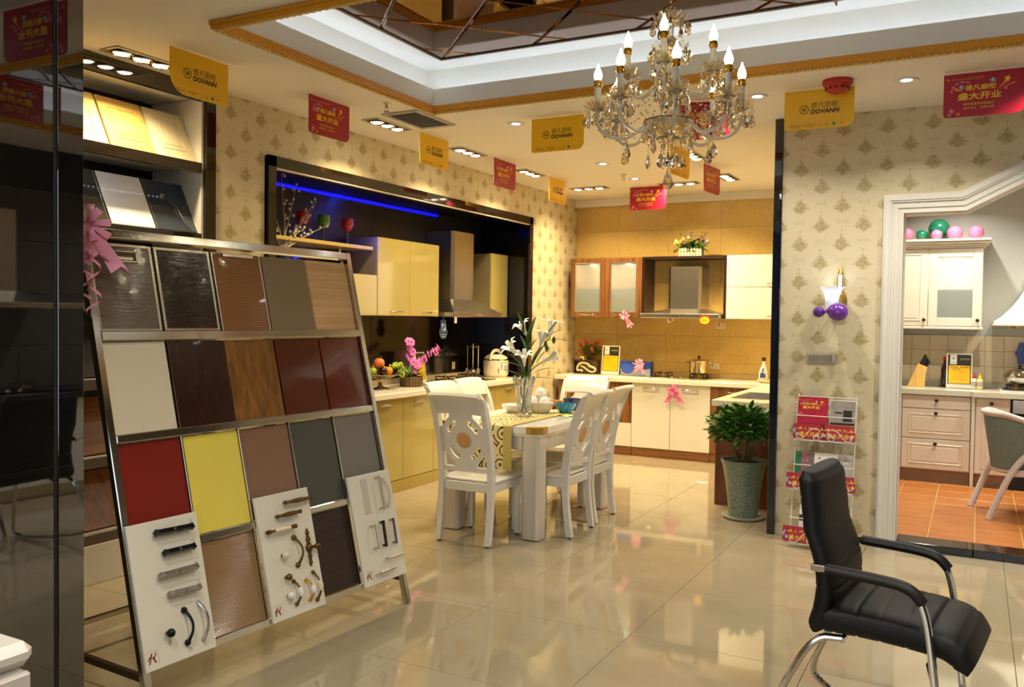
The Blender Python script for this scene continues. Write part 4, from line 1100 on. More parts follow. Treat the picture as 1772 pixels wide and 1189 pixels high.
# ------------------------------------------------------------------ things shared by the kitchens
def handle_bar(par, a, b, out, m=M_CHROME, r=.006, name='handle', clear=False):
    """arched bar pull from a to b standing out along vector out"""
    A, B, O = Vector(a), Vector(b), Vector(out); q = MB()
    q.tube(smooth_path([A, A+O*.9, A.lerp(B, .18)+O*1.1, A.lerp(B, .5)+O*1.15, A.lerp(B, .82)+O*1.1, B+O*.9, B], 2), r, 8)
    return obj(name, q, m, par)
def poster_stand(label, loc, rz, w=.24, h=.30, tilt=.12):
    t = thing('poster_stand', label, 'sign', loc, rz, 'price posters in upright stands')
    F = frame_m(Vector((0, 0, 0)), (1, 0, 0), (0, sin(tilt), cos(tilt)))
    q = MB(); q.box(-w/2, w/2, .006, h, -.004, 0, .001, F); obj('board', q, mat('acrylic_white', '#d8d0b8', .25), t)
    q = MB(); q.box(-w/2, w/2, -.0, .09, 0, .008, .002, Matrix.Rotation(0, 4, 'X')); q.box(-w/2, w/2, .085, .09, 0, h*.55, .001); obj('foot', q, mat('acrylic_clear', '#e6e2d6', .1, trans=.5), t)
    q = MB(); q.box(-w/2+.012, w/2-.012, h*.13, h-.01, 0, .0012, .0003, F); s = obj('poster', q, mat('poster_black', '#2a241c', .35), t)
    q = MB(); q.box(-w/2+.02, w/2-.02, h*.145, h*.66, .001, .0020, .0003, F); obj('yellow_field', q, mat('poster_yellow', '#e8b20c', .35), s)
    q = MB(); q.box(-w/2+.03, -w*.1, h*.69, h-.014, .001, .0020, .0003, F); obj('white_badge', q, mat('poster_white', '#d8d2c2', .4), s)
    G = F @ Matrix.Translation((0, 0, .0026)); q = MB()
    chevron_logo(q, G, -w*.235, h*.86, w*.07); text(q, '德凡厨柜', -w*.33, -w*.14, h*.745, h*.035, G)
    text(q, '德凡厨柜   整体橱柜', -w*.36, w*.36, h*.61, h*.04, G); text(q, '优惠价格', -w*.3, w*.05, h*.55, h*.035, G)
    for k in range(6): q.add([(-w*.3, h*(.49-.05*k), 0), (w*.3, h*(.49-.05*k), 0), (w*.3, h*(.494-.05*k), 0), (-w*.3, h*(.494-.05*k), 0)], [(0, 1, 2, 3)], G)
    o = obj('lettering', q, M_INK, s); o['kind'] = 'stuff'
    q = MB(); text(q, 'DOVANN', w*.02, w*.38, h*.84, h*.06, G); obj('heading', q, mat('poster_olive_ink', '#a89a5a', .4), s)['kind'] = 'stuff'
    return t
def price_tag(label, loc, rz, w=.045, h=.058, m=None):
    t = thing('price_tag', label, 'price tag', loc, rz, 'small price tags')
    q = MB(); q.box(-w/2, w/2, -.0012, 0, -h, 0, .0004); obj('card', q, m or mat('tag_card', '#d9c3a4', .5), t)
    q = MB(); G = frame_m(Vector((0, -.0016, -h/2)), (1, 0, 0), (0, 0, 1))
    for k in range(4): q.add([(-w*.36, h*(.3-.17*k), 0), (w*.3-.004*k, h*(.3-.17*k), 0), (w*.3-.004*k, h*(.34-.17*k), 0), (-w*.36, h*(.34-.17*k), 0)], [(0, 1, 2, 3)], G)
    obj('print', q, mat('brown_ink', '#7a5a44', .5), t)['kind'] = 'stuff'
    return t
def socket(label, loc, rz):
    t = thing('wall_socket', label, 'socket', loc, rz, 'wall sockets on the tiles')
    q = MB(); q.box(-.055, .055, -.010, 0, -.036, .036, .003); obj('plate', q, mat('socket_plate', '#d8c49a', .3), t)
    q = MB()
    for sx in (-.022, .026): q.box(sx-.004, sx+.004, -.0108, -.0098, -.008, .008, 0)
    q.box(-.036, -.012, -.0116, -.0098, .012, .026, .001); obj('socket_holes', q, mat('socket_dark', '#6a5638', .5), t)['kind'] = 'stuff'
M_IRON = mat('cast_iron', '#141210', .45)
def burner(par, c, r=.06, rim=None):
    q = MB(); q.lathe([(r*1.25, 0), (r*1.3, .006), (r*1.1, .012), (r*.95, .012)], c, 24); b = obj('burner', q, rim or M_CHROME, par)
    q = MB(); q.lathe([(r*.85, .010), (r*.85, .022), (r*.55, .026), (r*.5, .020), (r*.32, .020), (r*.30, .030), (0, .032)], c, 20); obj('burner_cap', q, M_BRASS, b)
    q = MB()
    for k in range(4):
        a = pi/4+pi/2*k; d = Vector((cos(a), sin(a), 0)); C_ = Vector(c)
        q.tube([C_+d*r*1.75, C_+d*r*1.75+Vector((0, 0, .042)), C_+d*r*1.3+Vector((0, 0, .046)), C_+d*r*.5+Vector((0, 0, .040))], .0065, 6)
    q.tube([Vector(c)+Vector((cos(a)*r*1.75, sin(a)*r*1.75, .008)) for a in [2*pi*i/20 for i in range(20)]], .005, 6, True)
    obj('pan_support', q, M_IRON, b)
def hob(label, loc, rz, w=.72, d=.40, glass=None):
    t = thing('gas_hob', label, 'hob', loc, rz, 'two-burner gas hobs')
    q = MB(); q.box(-w/2, w/2, -d/2, d/2, 0, .008, .003); obj('glass_plate', q, glass or mat('hob_glass', '#171310', .06), t)
    for sx in (-1, 1): burner(t, (sx*w*(.27 if w > .7 else .31), .03, .008))
    for sx in (-.05, .05):
        q = MB(); q.lathe([(.018, .008), (.018, .014), (.014, .026), (0, .027)], (sx, -d*.36, 0), 14); obj('control_knob', q, M_CHROME, t)
    return t
ZT = .856
# ------------------------------------------------------------------ alcove kitchen: base units
M_TOE = mat('khaki_plinth', '#a8924a', .12, coat=.3)
doors_y = [(4.44, 4.985), (4.99, 5.535), (5.54, 6.083), (6.087, 6.554), (6.558, 7.10), (7.104, 7.69), (7.694, 8.27)]
ends = [4.43, 5.5375, 6.556, 7.692, 8.28]; grp = [(0, 2), (2, 4), (4, 6), (6, 7)]
lb = ['hidden khaki base unit behind the sample rack, left end of the alcove kitchen', 'khaki gloss base unit under the fruit bowl, right beside the sample rack', 'khaki gloss base unit under the black hob, behind the dining chairs', 'khaki gloss base unit at the right end of the alcove, behind the lily vase']
for (i0, i1), l, y0, y1 in zip(grp, lb, ends[:-1], ends[1:]):
    t = thing('base_cabinet', l, 'cabinet', (-4.56, (y0+y1)/2, 0), 0, 'khaki base cabinets in the alcove'); o = t
    q = MB(t); q.box(-4.855, -4.318, y0+.001, y1-.001, .10, .803, .002); obj('body', q, mat('khaki_carcass', '#9c8850', .4), t)
    q = MB(t); q.box(-4.84, -4.296, y0+.001, y1-.001, 0, .10, .002); obj('plinth', q, M_TOE, t)
    for k in range(i0, i1):
        a, b = doors_y[k]
        q = MB(t); q.box(-4.316, -4.296, a, b, .105, .800, .003); d = obj('door', q, M_KHAKI, t)
        yc = a+.30*(b-a) if k % 2 == 0 else b-.30*(b-a)
        lo = Vector(t.location)
        yc = (a+b)/2
        handle_bar(d, Vector((-4.296, yc-.085, .757))-lo, Vector((-4.296, yc+.085, .757))-lo, (.026, 0, 0), M_CHROME, .0065)
        q = MB(t); q.box(-4.285, -4.262, yc-.05, yc+.05, .75, .764, .004); obj('handle_grip', q, mat('crystal_grip', '#e6dcc4', .1), d)
def sg(name, fn, m, label, cat, loc, rz=0, group=None):
    return single(name, fn, m, label, cat, loc, rz, group)
t = thing('worktop', 'cream stone worktop of the blue-lit alcove kitchen', 'worktop', (-4.57, 6.35, .805))
q = MB(t); q.box(-4.865, -4.255, 4.43, 8.28, .805, .855, .006); obj('slab', q, M_STONE, t)
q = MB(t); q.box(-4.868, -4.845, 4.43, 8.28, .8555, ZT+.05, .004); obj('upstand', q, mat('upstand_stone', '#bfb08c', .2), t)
# wall units
def wall_unit(label, y0, y1, z0, z1, ndoor, xf=-4.52, hand=True, hside=0):
    t = thing('wall_cabinet', label, 'cabinet', (-4.69, (y0+y1)/2, z0), 0, 'khaki wall cabinets in the alcove'); lo = Vector(t.location)
    q = MB(t); q.box(-4.868, xf-.022, y0, y1, z0, z1, .002); obj('body', q, mat('khaki_carcass_side', '#8f7f5a', .3), t)
    for k in range(ndoor):
        a = y0+(y1-y0)*k/ndoor+.0015; b = y0+(y1-y0)*(k+1)/ndoor-.0015
        q = MB(t); q.box(xf-.02, xf, a, b, z0-.002, z1+.002, .004); d = obj('door', q, M_KHAKI, t)
        if hand:
            yc = (a+b)/2+.03+hside
            handle_bar(d, Vector((xf, yc-.07, z0+.035))-lo, Vector((xf, yc+.07, z0+.035))-lo, (.022, 0, 0), M_CHROME, .006)
    return t
wall_unit('low khaki wall unit with lift-up doors under the shelf of glasses', 4.50, 6.0, 1.50, 1.84, 3, hand=False)
wall_unit('tall khaki wall unit with two doors, left of the steel hood', 6.005, 6.965, 1.50, 2.17, 2)
wall_unit('narrow khaki wall unit right of the steel hood', 7.97, 8.34, 1.50, 2.17, 1, hand=True, hside=-.06)
t = thing('wall_shelf', 'pale gold wall shelf carrying coloured glasses in the alcove', 'shelf', (-4.70, 5.2, 2.055))
q = MB(t); q.box(-4.868, -4.56, 4.50, 5.99, 2.055, 2.085, .003); obj('board', q, mat('shelf_gold_edge', '#c2a65c', .25), t)
for y in (4.7, 5.75):
    q = MB(t); q.box(-4.868, -4.72, y-.012, y+.012, 2.02, 2.055, .003); obj('bracket', q, M_STEEL, t)
def goblet(label, loc, m):
    t = thing('goblet', label, 'glass', loc, 0, 'coloured goblets on the alcove shelf')
    q = MB(); q.lathe([(.038, 0), (.038, .004), (.006, .008), (.0045, .05), (.0045, .11), (.010, .118)], n=18); obj('stem', q, mat('goblet_clear', '#c8c4bc', .05, trans=.7), t)
    q = MB(); q.lathe([(.010, .116), (.034, .130), (.050, .160), (.053, .190), (.047, .225), (.044, .225), (.050, .190), (.046, .162), (.0, .135)], n=24); obj('bowl', q, m, t)
GR = mat('red_glass', '#c9281a', .12, var=.05, coat=.6); GG = mat('green_glass', '#5e8f1e', .12, var=.05, coat=.6)
goblet('red goblet at the right end of the alcove shelf', (-4.70, 5.82, 2.086), GR); goblet('green goblet between the two red ones on the alcove shelf', (-4.70, 5.52, 2.086), GG); goblet('red goblet behind the white budded branches', (-4.70, 5.27, 2.086), GR)
# blue light strip
t = thing('blue_light_strip', 'glowing blue LED strip along the top of the black alcove', 'light strip', (-4.868, 6.05, 2.522))
q = MB(); q.prism([(cos(a_)*.016, sin(a_)*.016) for a_ in [-pi/2+pi*i/10 for i in range(11)]], -1.6, 1.4, 'xz'); obj('diffuser', q, emit('blue_led', '#0a10ff', .9), t)
light('AREA', 'blue_strip_glow', (-4.80, 5.95, 2.53), P_BLUE, (.02, .05, 1), (-4.87, 5.95, 2.47), t, shape='RECTANGLE', size=.02, size_y=2.9)
# budded branches in a vase on the low wall unit
t = thing('branch_vase', 'white budded branches in a dark vase on the low wall unit, above the rack', 'plant', (-4.60, 4.93, 1.845))
q = MB(); q.lathe([(.04, 0), (.055, .03), (.06, .07), (.04, .11), (.03, .13), (.036, .14), (.03, .135), (.0, .05)], n=20); obj('vase', q, mat('vase_navy', '#1c2748', .12), t)
R = random.Random(11); BUD = None
M_BR = mat('pale_branch', '#b7a585', .6); M_BUD = mat('white_bud', '#d9cfbe', .5)
tips = [((.03, .12, .50), 9), ((.02, -.14, .36), 8), ((.04, .34, .42), 8), ((.0, .02, .58), 8), ((.05, .24, .30), 10), ((.04, -.2, .22), 7), ((.06, .42, .24), 7), ((.05, .16, .19), 8), ((.03, .30, .16), 8)]
for (dx, dy, dz), nb in tips:
    pts = [Vector((0, 0, .12))]+[Vector((dx*u+R.uniform(-.012, .012), dy*u**1.3+R.uniform(-.02, .02), .12+dz*u)) for u in (.25, .5, .75, 1)]
    q = MB(); pth = smooth_path(pts, 2); q.tube(pth, [.006*(1-.7*i/(len(pth)-1)) for i in range(len(pth))], 6); br = obj('branch', q, M_BR, t)
    for k in range(nb):
        p = pth[int((.35+.65*(k+1)/nb)*(len(pth)-1))]+Vector((R.uniform(-.02, .02), R.uniform(-.025, .025), R.uniform(0, .02)))
        if BUD is None:
            q = MB(); q.lathe([(0, -.012), (.008, -.005), (.010, .002), (.006, .010), (0, .014)], n=8); BUD = obj('bud', q, M_BUD, br); BUD.location = p
        else: inst('bud', BUD.data, br, p, (R.random(), R.random(), 0))
# range hood
def hood_canopy(label, loc, rz, w, d, cw, cd, zc, z_ch0, z_ch1, m_side=None):
    """loc = middle of the wall side at the bottom edge; faces local -Y"""
    t = thing('range_hood', label, 'range hood', loc, rz, 'steel range hoods')
    q = MB(); q.box(-w/2, w/2, -d, 0, 0, .048, .004); obj('rim', q, M_STEEL, t)
    q = MB(); A = [(-w/2+.01, -d+.01, .048), (w/2-.01, -d+.01, .048), (w/2-.01, -.002, .048), (-w/2+.01, -.002, .048)]; B = [(-cw/2, -cd, zc), (cw/2, -cd, zc), (cw/2, -.002, zc), (-cw/2, -.002, zc)]
    q.add(A+B, [(0, 1, 5, 4), (1, 2, 6, 5), (2, 3, 7, 6), (3, 0, 4, 7), (4, 5, 6, 7)]); obj('canopy', q, M_STEEL, t)
    c = .028
    q = MB(); q.prism([(-cw/2, 0), (-cw/2, -cd+c), (-cw/2+c, -cd), (cw/2-c, -cd), (cw/2, -cd+c), (cw/2, 0)], z_ch0, z_ch1, 'xy'); ch_ = obj('chimney', q, M_STEEL, t, 20)
    q = MB(); text(q, 'DOVANN', -.04, .04, z_ch0+.16, .012, frame_m(Vector((0, -cd-.001, 0)), (1, 0, 0), (0, 0, 1))); obj('lettering', q, mat('hood_ink', '#7a6a52', .4), ch_)['kind'] = 'stuff'
    q = MB()
    for k in range(5): q.cyl((-.06+.03*k, -d-.001, .024), (-.06+.03*k, -d-.006, .024), .006, 10)
    obj('buttons', q, M_CHROME, t)['kind'] = 'stuff'
    return t
hood_canopy('steel range hood with tall chimney in the black alcove', (-4.866, 7.48, 1.495), pi/2, .92, .49, .42, .31, .175, .17, .85)
# award badge hanging from the hood (plain emblem), price tags
t = thing('hanging_badge', 'blue shield-shaped award badge hanging left of the steel hood', 'badge', (-4.50, 7.02, 1.485), pi/2)
sh_ = [(-.045, -.02), (-.05, -.10), (-.075, -.13), (-.06, -.17), (-.03, -.2), (.03, -.2), (.06, -.17), (.075, -.13), (.05, -.10), (.045, -.02)]
q = MB(); q.prism(sh_, -.002, .002, 'xz'); obj('shield', q, mat('badge_blue', '#33507e', .35, var=.2, scale=30), t)
q = MB(); q.tube([(cos(a)*.03, -.004, -.09+sin(a)*.036) for a in [2*pi*i/24 for i in range(24)]], .005, 6, True); q.tube([(0, -.004, -.07), (.012, -.004, -.085), (.004, -.004, -.11), (.016, -.004, -.13)], .004, 6); obj('ring_emblem', q, mat('badge_silver', '#b9c3d2', .3, .5), t)
q = MB()
for k in range(2): q.box(-.05+.01*k, .05-.01*k, -.004, -.002, -.165-.02*k, -.155-.02*k, .001)
obj('banner_bars', q, mat('badge_silver', '#b9c3d2', .3, .5), t)['kind'] = 'stuff'
q = MB(); q.cyl((0, 0, -.02), (0, 0, .012), .001, 4); obj('thread', q, M_WHITEINK, t)
price_tag('cream price tag hanging under the left corner of the alcove hood', (-4.37, 7.03, 1.494), pi/2)
price_tag('cream price tag on the black glass above the hob', (-4.868, 7.80, 1.02), pi/2, .06, .075)
hob('black glass hob with two burners on the alcove worktop', (-4.57, 7.45, ZT), pi/2, .78, .40)
poster_stand('yellow and black price poster behind the pink orchid', (-4.66, 6.86, ZT), pi/2, .25, .30)
# fruit stand
fs = thing('fruit_stand', 'footed silver fruit dish beside the sample rack', 'dish', (-4.59, 6.15, ZT))
q = MB(); q.lathe([(.075, 0), (.072, .008), (.03, .02), (.014, .04), (.02, .05), (.013, .06), (.016, .085), (.09, .098), (.165, .125), (.168, .13), (.09, .108), (0, .103)], n=28); obj('stand', q, mat('antique_silver', '#a8946a', .25, .9, var=.15, scale=50), fs)
q = MB()
for k in range(36): a = 2*pi*k/36; q.ball((cos(a)*.166, sin(a)*.166, .128), .006, 6, 4)
obj('beaded_rim', q, mat('antique_silver', '#a8946a', .25, .9), fs)['kind'] = 'stuff'
FB = Vector((-4.59, 6.15, ZT+.122))
def fruit(name, label, off, r, m, stalk=True, leaf=False, cat='fruit', ez=1.):
    t = thing(name, label, cat, FB+Vector(off))
    q = MB(); q.lathe([(0, .06*r*1.6), (r*.35, 0), (r*.8, r*.35), (r, r*.95), (r*.86, r*1.5*ez), (r*.45, r*1.86*ez), (r*.12, r*1.84*ez), (0, r*1.72*ez)], n=16); obj('flesh', q, m, t, 80)
    q = MB(); q.cyl((0, 0, r*1.7*ez), (.004, 0, r*2.05*ez), .003, 6); obj('stalk', q, M_STEM, t)
    if leaf:
        q = MB(); q.sheet([[(0, -.001, r*2.0), (0, .001, r*2.0)], [(.01, .012, r*2.15), (-.01, .012+.012, r*2.15)], [(.0, .05, r*2.3), (.001, .051, r*2.3)]], .001); obj('leaf', q, M_LEAF2, t)
fruit('peach', 'big orange peach on top of the fruit dish', (.0, -.02, .055), .05, mat('peach_skin', '#e07a3a', .45, var=.25, scale=18), leaf=True)
fruit('avocado', 'dark purple fruit at the front of the fruit dish', (.07, -.06, 0), .040, mat('dark_fruit', '#1c0d10', .2))
fruit('lime', 'green fruit at the left rim of the fruit dish', (.0, -.11, .002), .036, mat('lime_skin', '#8fb02a', .35))
fruit('orange', 'orange fruit at the front right of the fruit dish', (.075, .015, 0), .040, mat('orange_skin', '#e89018', .4, bump=.1))
fruit('lemon', 'yellow fruit between the orange and the grapes on the dish', (-.005, .045, .012), .034, mat('lemon_skin', '#e6c22a', .35))
fruit('small_peach', 'small peach at the back right of the fruit dish', (-.08, .03, .02), .034, mat('peach_skin', '#e07a3a', .45))
t = thing('grape_bunch', 'bunch of green grapes hanging over the right rim of the fruit dish', 'fruit', FB+Vector((.06, .135, .045)))
GP = None; R = random.Random(5)
for k in range(38):
    u = k/38; p = Vector((R.uniform(-.03, .03), -.045+.165*u+R.uniform(-.008, .008), .02+.03*sin(u*3)-.11*max(0, u-.62)*2.2+R.uniform(-.012, .012)))
    if GP is None:
        q = MB(); q.ball((0, 0, 0), .0125, 10, 6); GP = obj('grape', q, mat('grape_skin', '#a9c23a', .2, sss=.0), t); GP.location = p
    else: inst('grape', GP.data, t, p)
q = MB(); q.tube([(0, -.05, .04), (0, .02, .03), (0, .08, -.03)], .003, 6); obj('stalk', q, M_STEM, t)
# orchid in a bark pot
t = thing('orchid_pot', 'pink orchid with green leaves in a brown bark pot on the alcove worktop', 'plant', (-4.55, 6.565, ZT))
q = MB(); q.lathe([(.092, 0), (.098, .01), (.102, .09), (.098, .092), (.09, .08), (0, .08)], n=24); obj('pot', q, mat('bark', '#6a5230', .6, var=.5, scale=34, bump=.6), t)
q = MB()
for k in range(22):
    a = 2*pi*k/22; q.box(-.010, .010, -.004, .004, .004, .09, .002, Matrix.Rotation(a, 4, 'Z') @ Matrix.Translation((0, -.101, 0)) @ Matrix.Rotation(R.uniform(-.06, .06), 4, 'Y'))
obj('bark_strips', q, mat('bark', '#6a5230', .6), t)['kind'] = 'stuff'
def leaf_mesh(L, wd, droop, name='leaf'):
    rows = []
    for i in range(6):
        u = i/5; wv = wd*math.sin(pi*min(1, (u*.92+.06)))**.8
        rows.append([(-wv*.5, L*u, -droop*u*u*L+.12*wv), (0, L*u, -droop*u*u*L), (wv*.5, L*u, -droop*u*u*L+.12*wv)])
    q = MB(); q.sheet(rows, .0012); return q
q = leaf_mesh(.10, .05, .5); LF = None
for k in range(26):
    a = R.uniform(0, 2*pi); e = R.uniform(.1, 1.2)
    if LF is None: LF = obj('leaf', q, M_LEAF2, t); o = LF
    else: o = inst('leaf', LF.data, t)
    o.location = (cos(a)*.05, sin(a)*.05, .085+R.uniform(0, .04)); o.rotation_euler = (e, 0, a-pi/2); s = R.uniform(.6, 1.1); o.scale = (s, s, s)
PET = None
M_ORCH = mat('orchid_petal', '#cf6cae', .45, var=.25, scale=60); M_LIP = mat('orchid_lip', '#7a1a4a', .45)
def orchid_flower(par, p, a, s, tilt=1.1):
    global PET
    for k in range(5):
        if PET is None:
            q = MB(); q.sheet([[(-.006, .004, 0), (.006, .004, 0)], [(-.022, .018, .004), (.022, .018, .004)], [(-.018, .036, .0), (.018, .036, .0)], [(-.004, .044, -.004), (.004, .044, -.004)]], .0012)
            PET = obj('petal', q, M_ORCH, par, 80); o = PET
        else: o = inst('petal', PET.data, par)
        o.matrix_local = Matrix.Translation(p) @ Matrix.Rotation(a, 4, 'Z') @ Matrix.Rotation(tilt, 4, 'X') @ Matrix.Rotation(2*pi*k/5, 4, 'Z') @ Matrix.Diagonal((s, s, s, 1))
    q = MB(); q.ball(Vector(p)+Vector((sin(a)*.006, -cos(a)*.006, 0)), .007*s, 6, 4); obj('lip', q, M_LIP, par)
for pts in ([(0, 0, .08), (.02, -.03, .2), (.02, -.09, .33), (.04, -.10, .40)], [(0, .02, .08), (.02, .06, .22), (.03, .20, .30), (.05, .36, .33)], [(0, 0, .08), (.05, .0, .16), (.06, -.06, .22)]):
    pth = smooth_path(pts, 3); q = MB(); q.tube(pth, .0035, 6); st_ = obj('stem', q, mat('orchid_stem', '#4a5a24', .5), t)
    for k in range(9):
        u = .42+.58*k/8; p = pth[min(len(pth)-1, int(u*(len(pth)-1)))]+Vector((R.uniform(.0, .03), R.uniform(-.03, .03), R.uniform(-.02, .02)))
        orchid_flower(st_, p, pi/2+R.uniform(-.5, .5), R.uniform(.75, 1.05), 1.0+R.random()*.6)
# shot glass, utensils, rice cooker
t = sg('tumbler', lambda q: q.lathe([(.018, 0), (.021, .045), (.019, .045), (.016, .004), (0, .004)], n=16), M_GLASS, 'tiny clear tumbler left of the alcove hob', 'glass', (-4.62, 6.98, ZT))
t = thing('utensil_rack', 'chrome stand of hanging ladles and spatulas left of the rice cooker', 'utensil rack', (-4.72, 7.95, ZT))
q = MB(); q.lathe([(.085, 0), (.085, .006), (.03, .014), (.008, .02)], n=20); obj('base', q, M_CHROME, t)
q = MB(); q.cyl((0, 0, .015), (0, 0, .345), .006, 8); q.ball((0, 0, .35), .011, 8, 6); obj('post', q, M_CHROME, t)
q = MB(); q.tube([(cos(a)*.06, sin(a)*.06, .325) for a in [2*pi*i/20 for i in range(20)]], .003, 6, True); q.cyl((-.06, 0, .325), (.06, 0, .325), .003, 6); q.cyl((0, -.06, .325), (0, .06, .325), .003, 6); obj('hanging_ring', q, M_CHROME, t)
for k in range(6):
    a = 2*pi*k/6; c = Vector((cos(a)*.066, sin(a)*.066, 0)); q = MB(); q.tube([c+Vector((0, 0, .335)), c+Vector((0, 0, .10))], .0045, 6); u = obj('utensil', q, M_CHROME, t)
    q = MB()
    if k % 2: q.ball(c+Vector((0, 0, .07)), (.028, .028, .02), 10, 6)
    else: q.box(c.x-.004, c.x+.004, c.y-.026, c.y+.026, .03, .10, .003)
    obj('utensil_head', q, M_CHROME, u)
rc = thing('rice_cooker', 'cream rice cooker with blue flower print on the alcove worktop', 'rice cooker', (-4.56, 8.17, ZT))
MC = mat('cooker_cream', '#e4d9bc', .25, var=.03)
q = MB(); q.lathe([(.118, 0), (.125, .008), (.128, .02)], n=32); obj('base', q, mat('cooker_base', '#c9b98a', .35), rc)
q = MB(); q.lathe([(.128, .02), (.136, .04), (.138, .16), (.134, .178), (.13, .18)], n=32); obj('body', q, MC, rc)
q = MB(); q.lathe([(.132, .178), (.130, .192), (.115, .198)], n=32); obj('steel_collar', q, M_CHROME, rc)
q = MB(); q.lathe([(.126, .195), (.12, .215), (.085, .235), (.03, .242), (0, .243)], n=32); lid = obj('lid', q, MC, rc)
q = MB(); q.tube(smooth_path([(.0, -.125, .185), (.0, -.115, .235), (.0, -.05, .285), (.0, .05, .285), (.0, .115, .235), (.0, .125, .185)], 3), .014, 10, sx=1.3); obj('carry_handle', q, MC, rc)
q = MB()
for (a, z, s) in ((.0, .1, 1), (.3, .11, 1), (-.35, .12, .8), (.55, .09, .9), (-.6, .07, .8), (.15, .06, .6)):
    for k in range(4):
        b = a+.045*((k % 2)*2-1)*s*(.4+.3*k/2); zz_ = z-.02*s+.016*k*s; F = Matrix.Rotation(b-.25, 4, 'Z') @ Matrix.Translation((.1385, 0, zz_)) @ Matrix.Rotation(pi/2, 4, 'Y')
        q.ball((0, 0, 0), .001, 4, 3) if False else None
        q.add([(cos(2*pi*i/7)*.010*s, sin(2*pi*i/7)*.006*s, 0) for i in range(7)], [tuple(range(7))], F)
    F = Matrix.Rotation(a-.25, 4, 'Z') @ Matrix.Translation((.1386, 0, z-.005)) @ Matrix.Rotation(pi/2, 4, 'Y'); q.add([(-.03*s, -.0015, 0), (.03*s, -.0015, 0), (.03*s, .0015, 0), (-.03*s, .0015, 0)], [(0, 1, 2, 3)], F)
obj('flower_print', q, mat('cobalt_ink', '#2a4a96', .3), rc)['kind'] = 'stuff'
q = MB(); F = Matrix.Rotation(.75, 4, 'Z'); q.box(.13, .142, -.028, .028, .05, .15, .004, F); cpn = obj('control_panel', q, mat('panel_navy', '#2b3a5c', .25), rc)
# ------------------------------------------------------------------ dining table
DT = thing('dining_table', 'white dining table with marble top and brass corners', 'table', (-2.925, 5.80, 0))
M_TLACQ = wood('table_lacquer', '#c9bfae', '#d9d0c0', 'z', 2., .14, 10, .3, .8)
M_MARBLE = mat('white_marble', '#dfe0de', .05, var=.07, scale=5, coat=.3)
tx0, tx1, ty0, ty1 = -3.325, -2.525, 5.14, 6.46
for sx, sy in ((0, 0), (1, 0), (0, 1), (1, 1)):
    x0 = tx0+.02 if not sx else tx1-.02-.13; y0 = ty0+.02 if not sy else ty1-.02-.13
    c = .018; x1, y1 = x0+.13, y0+.13
    q = MB(DT); q.prism([(x0+c, y0), (x1-c, y0), (x1, y0+c), (x1, y1-c), (x1-c, y1), (x0+c, y1), (x0, y1-c), (x0, y0+c)], .006, .70, 'xy'); lg = obj('leg', q, M_TLACQ, DT, 20)
    q = MB(DT); q.box(x0+.01, x1-.01, y0+.01, y1-.01, 0, .006, 0); obj('glide', q, M_BLACK, lg)
for (a, b, c, d) in ((tx0+.15, tx1-.15, ty0+.03, ty0+.055), (tx0+.15, tx1-.15, ty1-.055, ty1-.03), (tx0+.03, tx0+.055, ty0+.15, ty1-.15), (tx1-.055, tx1-.03, ty0+.15, ty1-.15)):
    q = MB(DT); q.box(a, b, c, d, .605, .70, .003); obj('apron', q, M_TLACQ, DT)
q = MB(DT); q.box(tx0+.012, tx1-.012, ty0+.012, ty1-.012, .70, .72, .004); obj('moulding', q, M_CHAIR, DT)
c = .04
q = MB(DT); q.prism([(tx0+c, ty0), (tx1-c, ty0), (tx1, ty0+c), (tx1, ty1-c), (tx1-c, ty1), (tx0+c, ty1), (tx0, ty1-c), (tx0, ty0+c)], .72, .765, 'xy'); obj('tabletop', q, M_CHAIR, DT, 20)
q = MB(DT); q.box(tx0+.07, tx1-.07, ty0+.07, ty1-.07, .762, .7665, .001); obj('marble_inlay', q, M_MARBLE, DT)
for sx in (0, 1):
    for sy in (0, 1):
        e = .003; X = (lambda v: tx0-e+v) if not sx else (lambda v: tx1+e-v); Y = (lambda v: ty0-e+v) if not sy else (lambda v: ty1+e-v)
        q = MB(DT); q.prism([(X(c), Y(0)), (X(.11), Y(0)), (X(.11), Y(.03)), (X(.03), Y(.11)), (X(0), Y(.11)), (X(0), Y(c))], .722, .768, 'xy'); obj('brass_corner', q, mat('satin_brass', '#c29b45', .3, .7), DT)
# runner
rt = NT('runner_fabric'); xyz, v = rt.sep('Generated'); mp = rt.new('ShaderNodeMapping'); mp.inputs['Scale'].default_value = (1, 1, 1); 
tc = rt.new('ShaderNodeTexCoord'); geo_ = rt.new('ShaderNodeNewGeometry'); sx_ = rt.new('ShaderNodeSeparateXYZ'); rt.lk(geo_.outputs['Position'], sx_.inputs[0])
u_ = sx_.outputs[0]; w_ = rt.math('SUBTRACT', sx_.outputs[1], sx_.outputs[2])
cb = rt.new('ShaderNodeCombineXYZ'); rt.lk(u_, cb.inputs[0]); rt.lk(w_, cb.inputs[1])
vo = rt.new('ShaderNodeTexVoronoi'); vo.inputs['Scale'].default_value = 8.5; vo.inputs['Randomness'].default_value = .6; vo.voronoi_dimensions = '2D'; rt.lk(cb.outputs[0], vo.inputs['Vector'])
sn = rt.math('SINE', rt.math('MULTIPLY', vo.outputs['Distance'], 24.)); ln_ = rt.math('GREATER_THAN', sn, .62)
side = rt.math('GREATER_THAN', u_, -2.80); keep = rt.math('SUBTRACT', 1., side)
rt.set(Base_Color=rt.mixc(rt.math('MULTIPLY', ln_, keep), rt.mixc(side, '#d8c890', '#b5a358'), '#1c120a'), Roughness=.75)
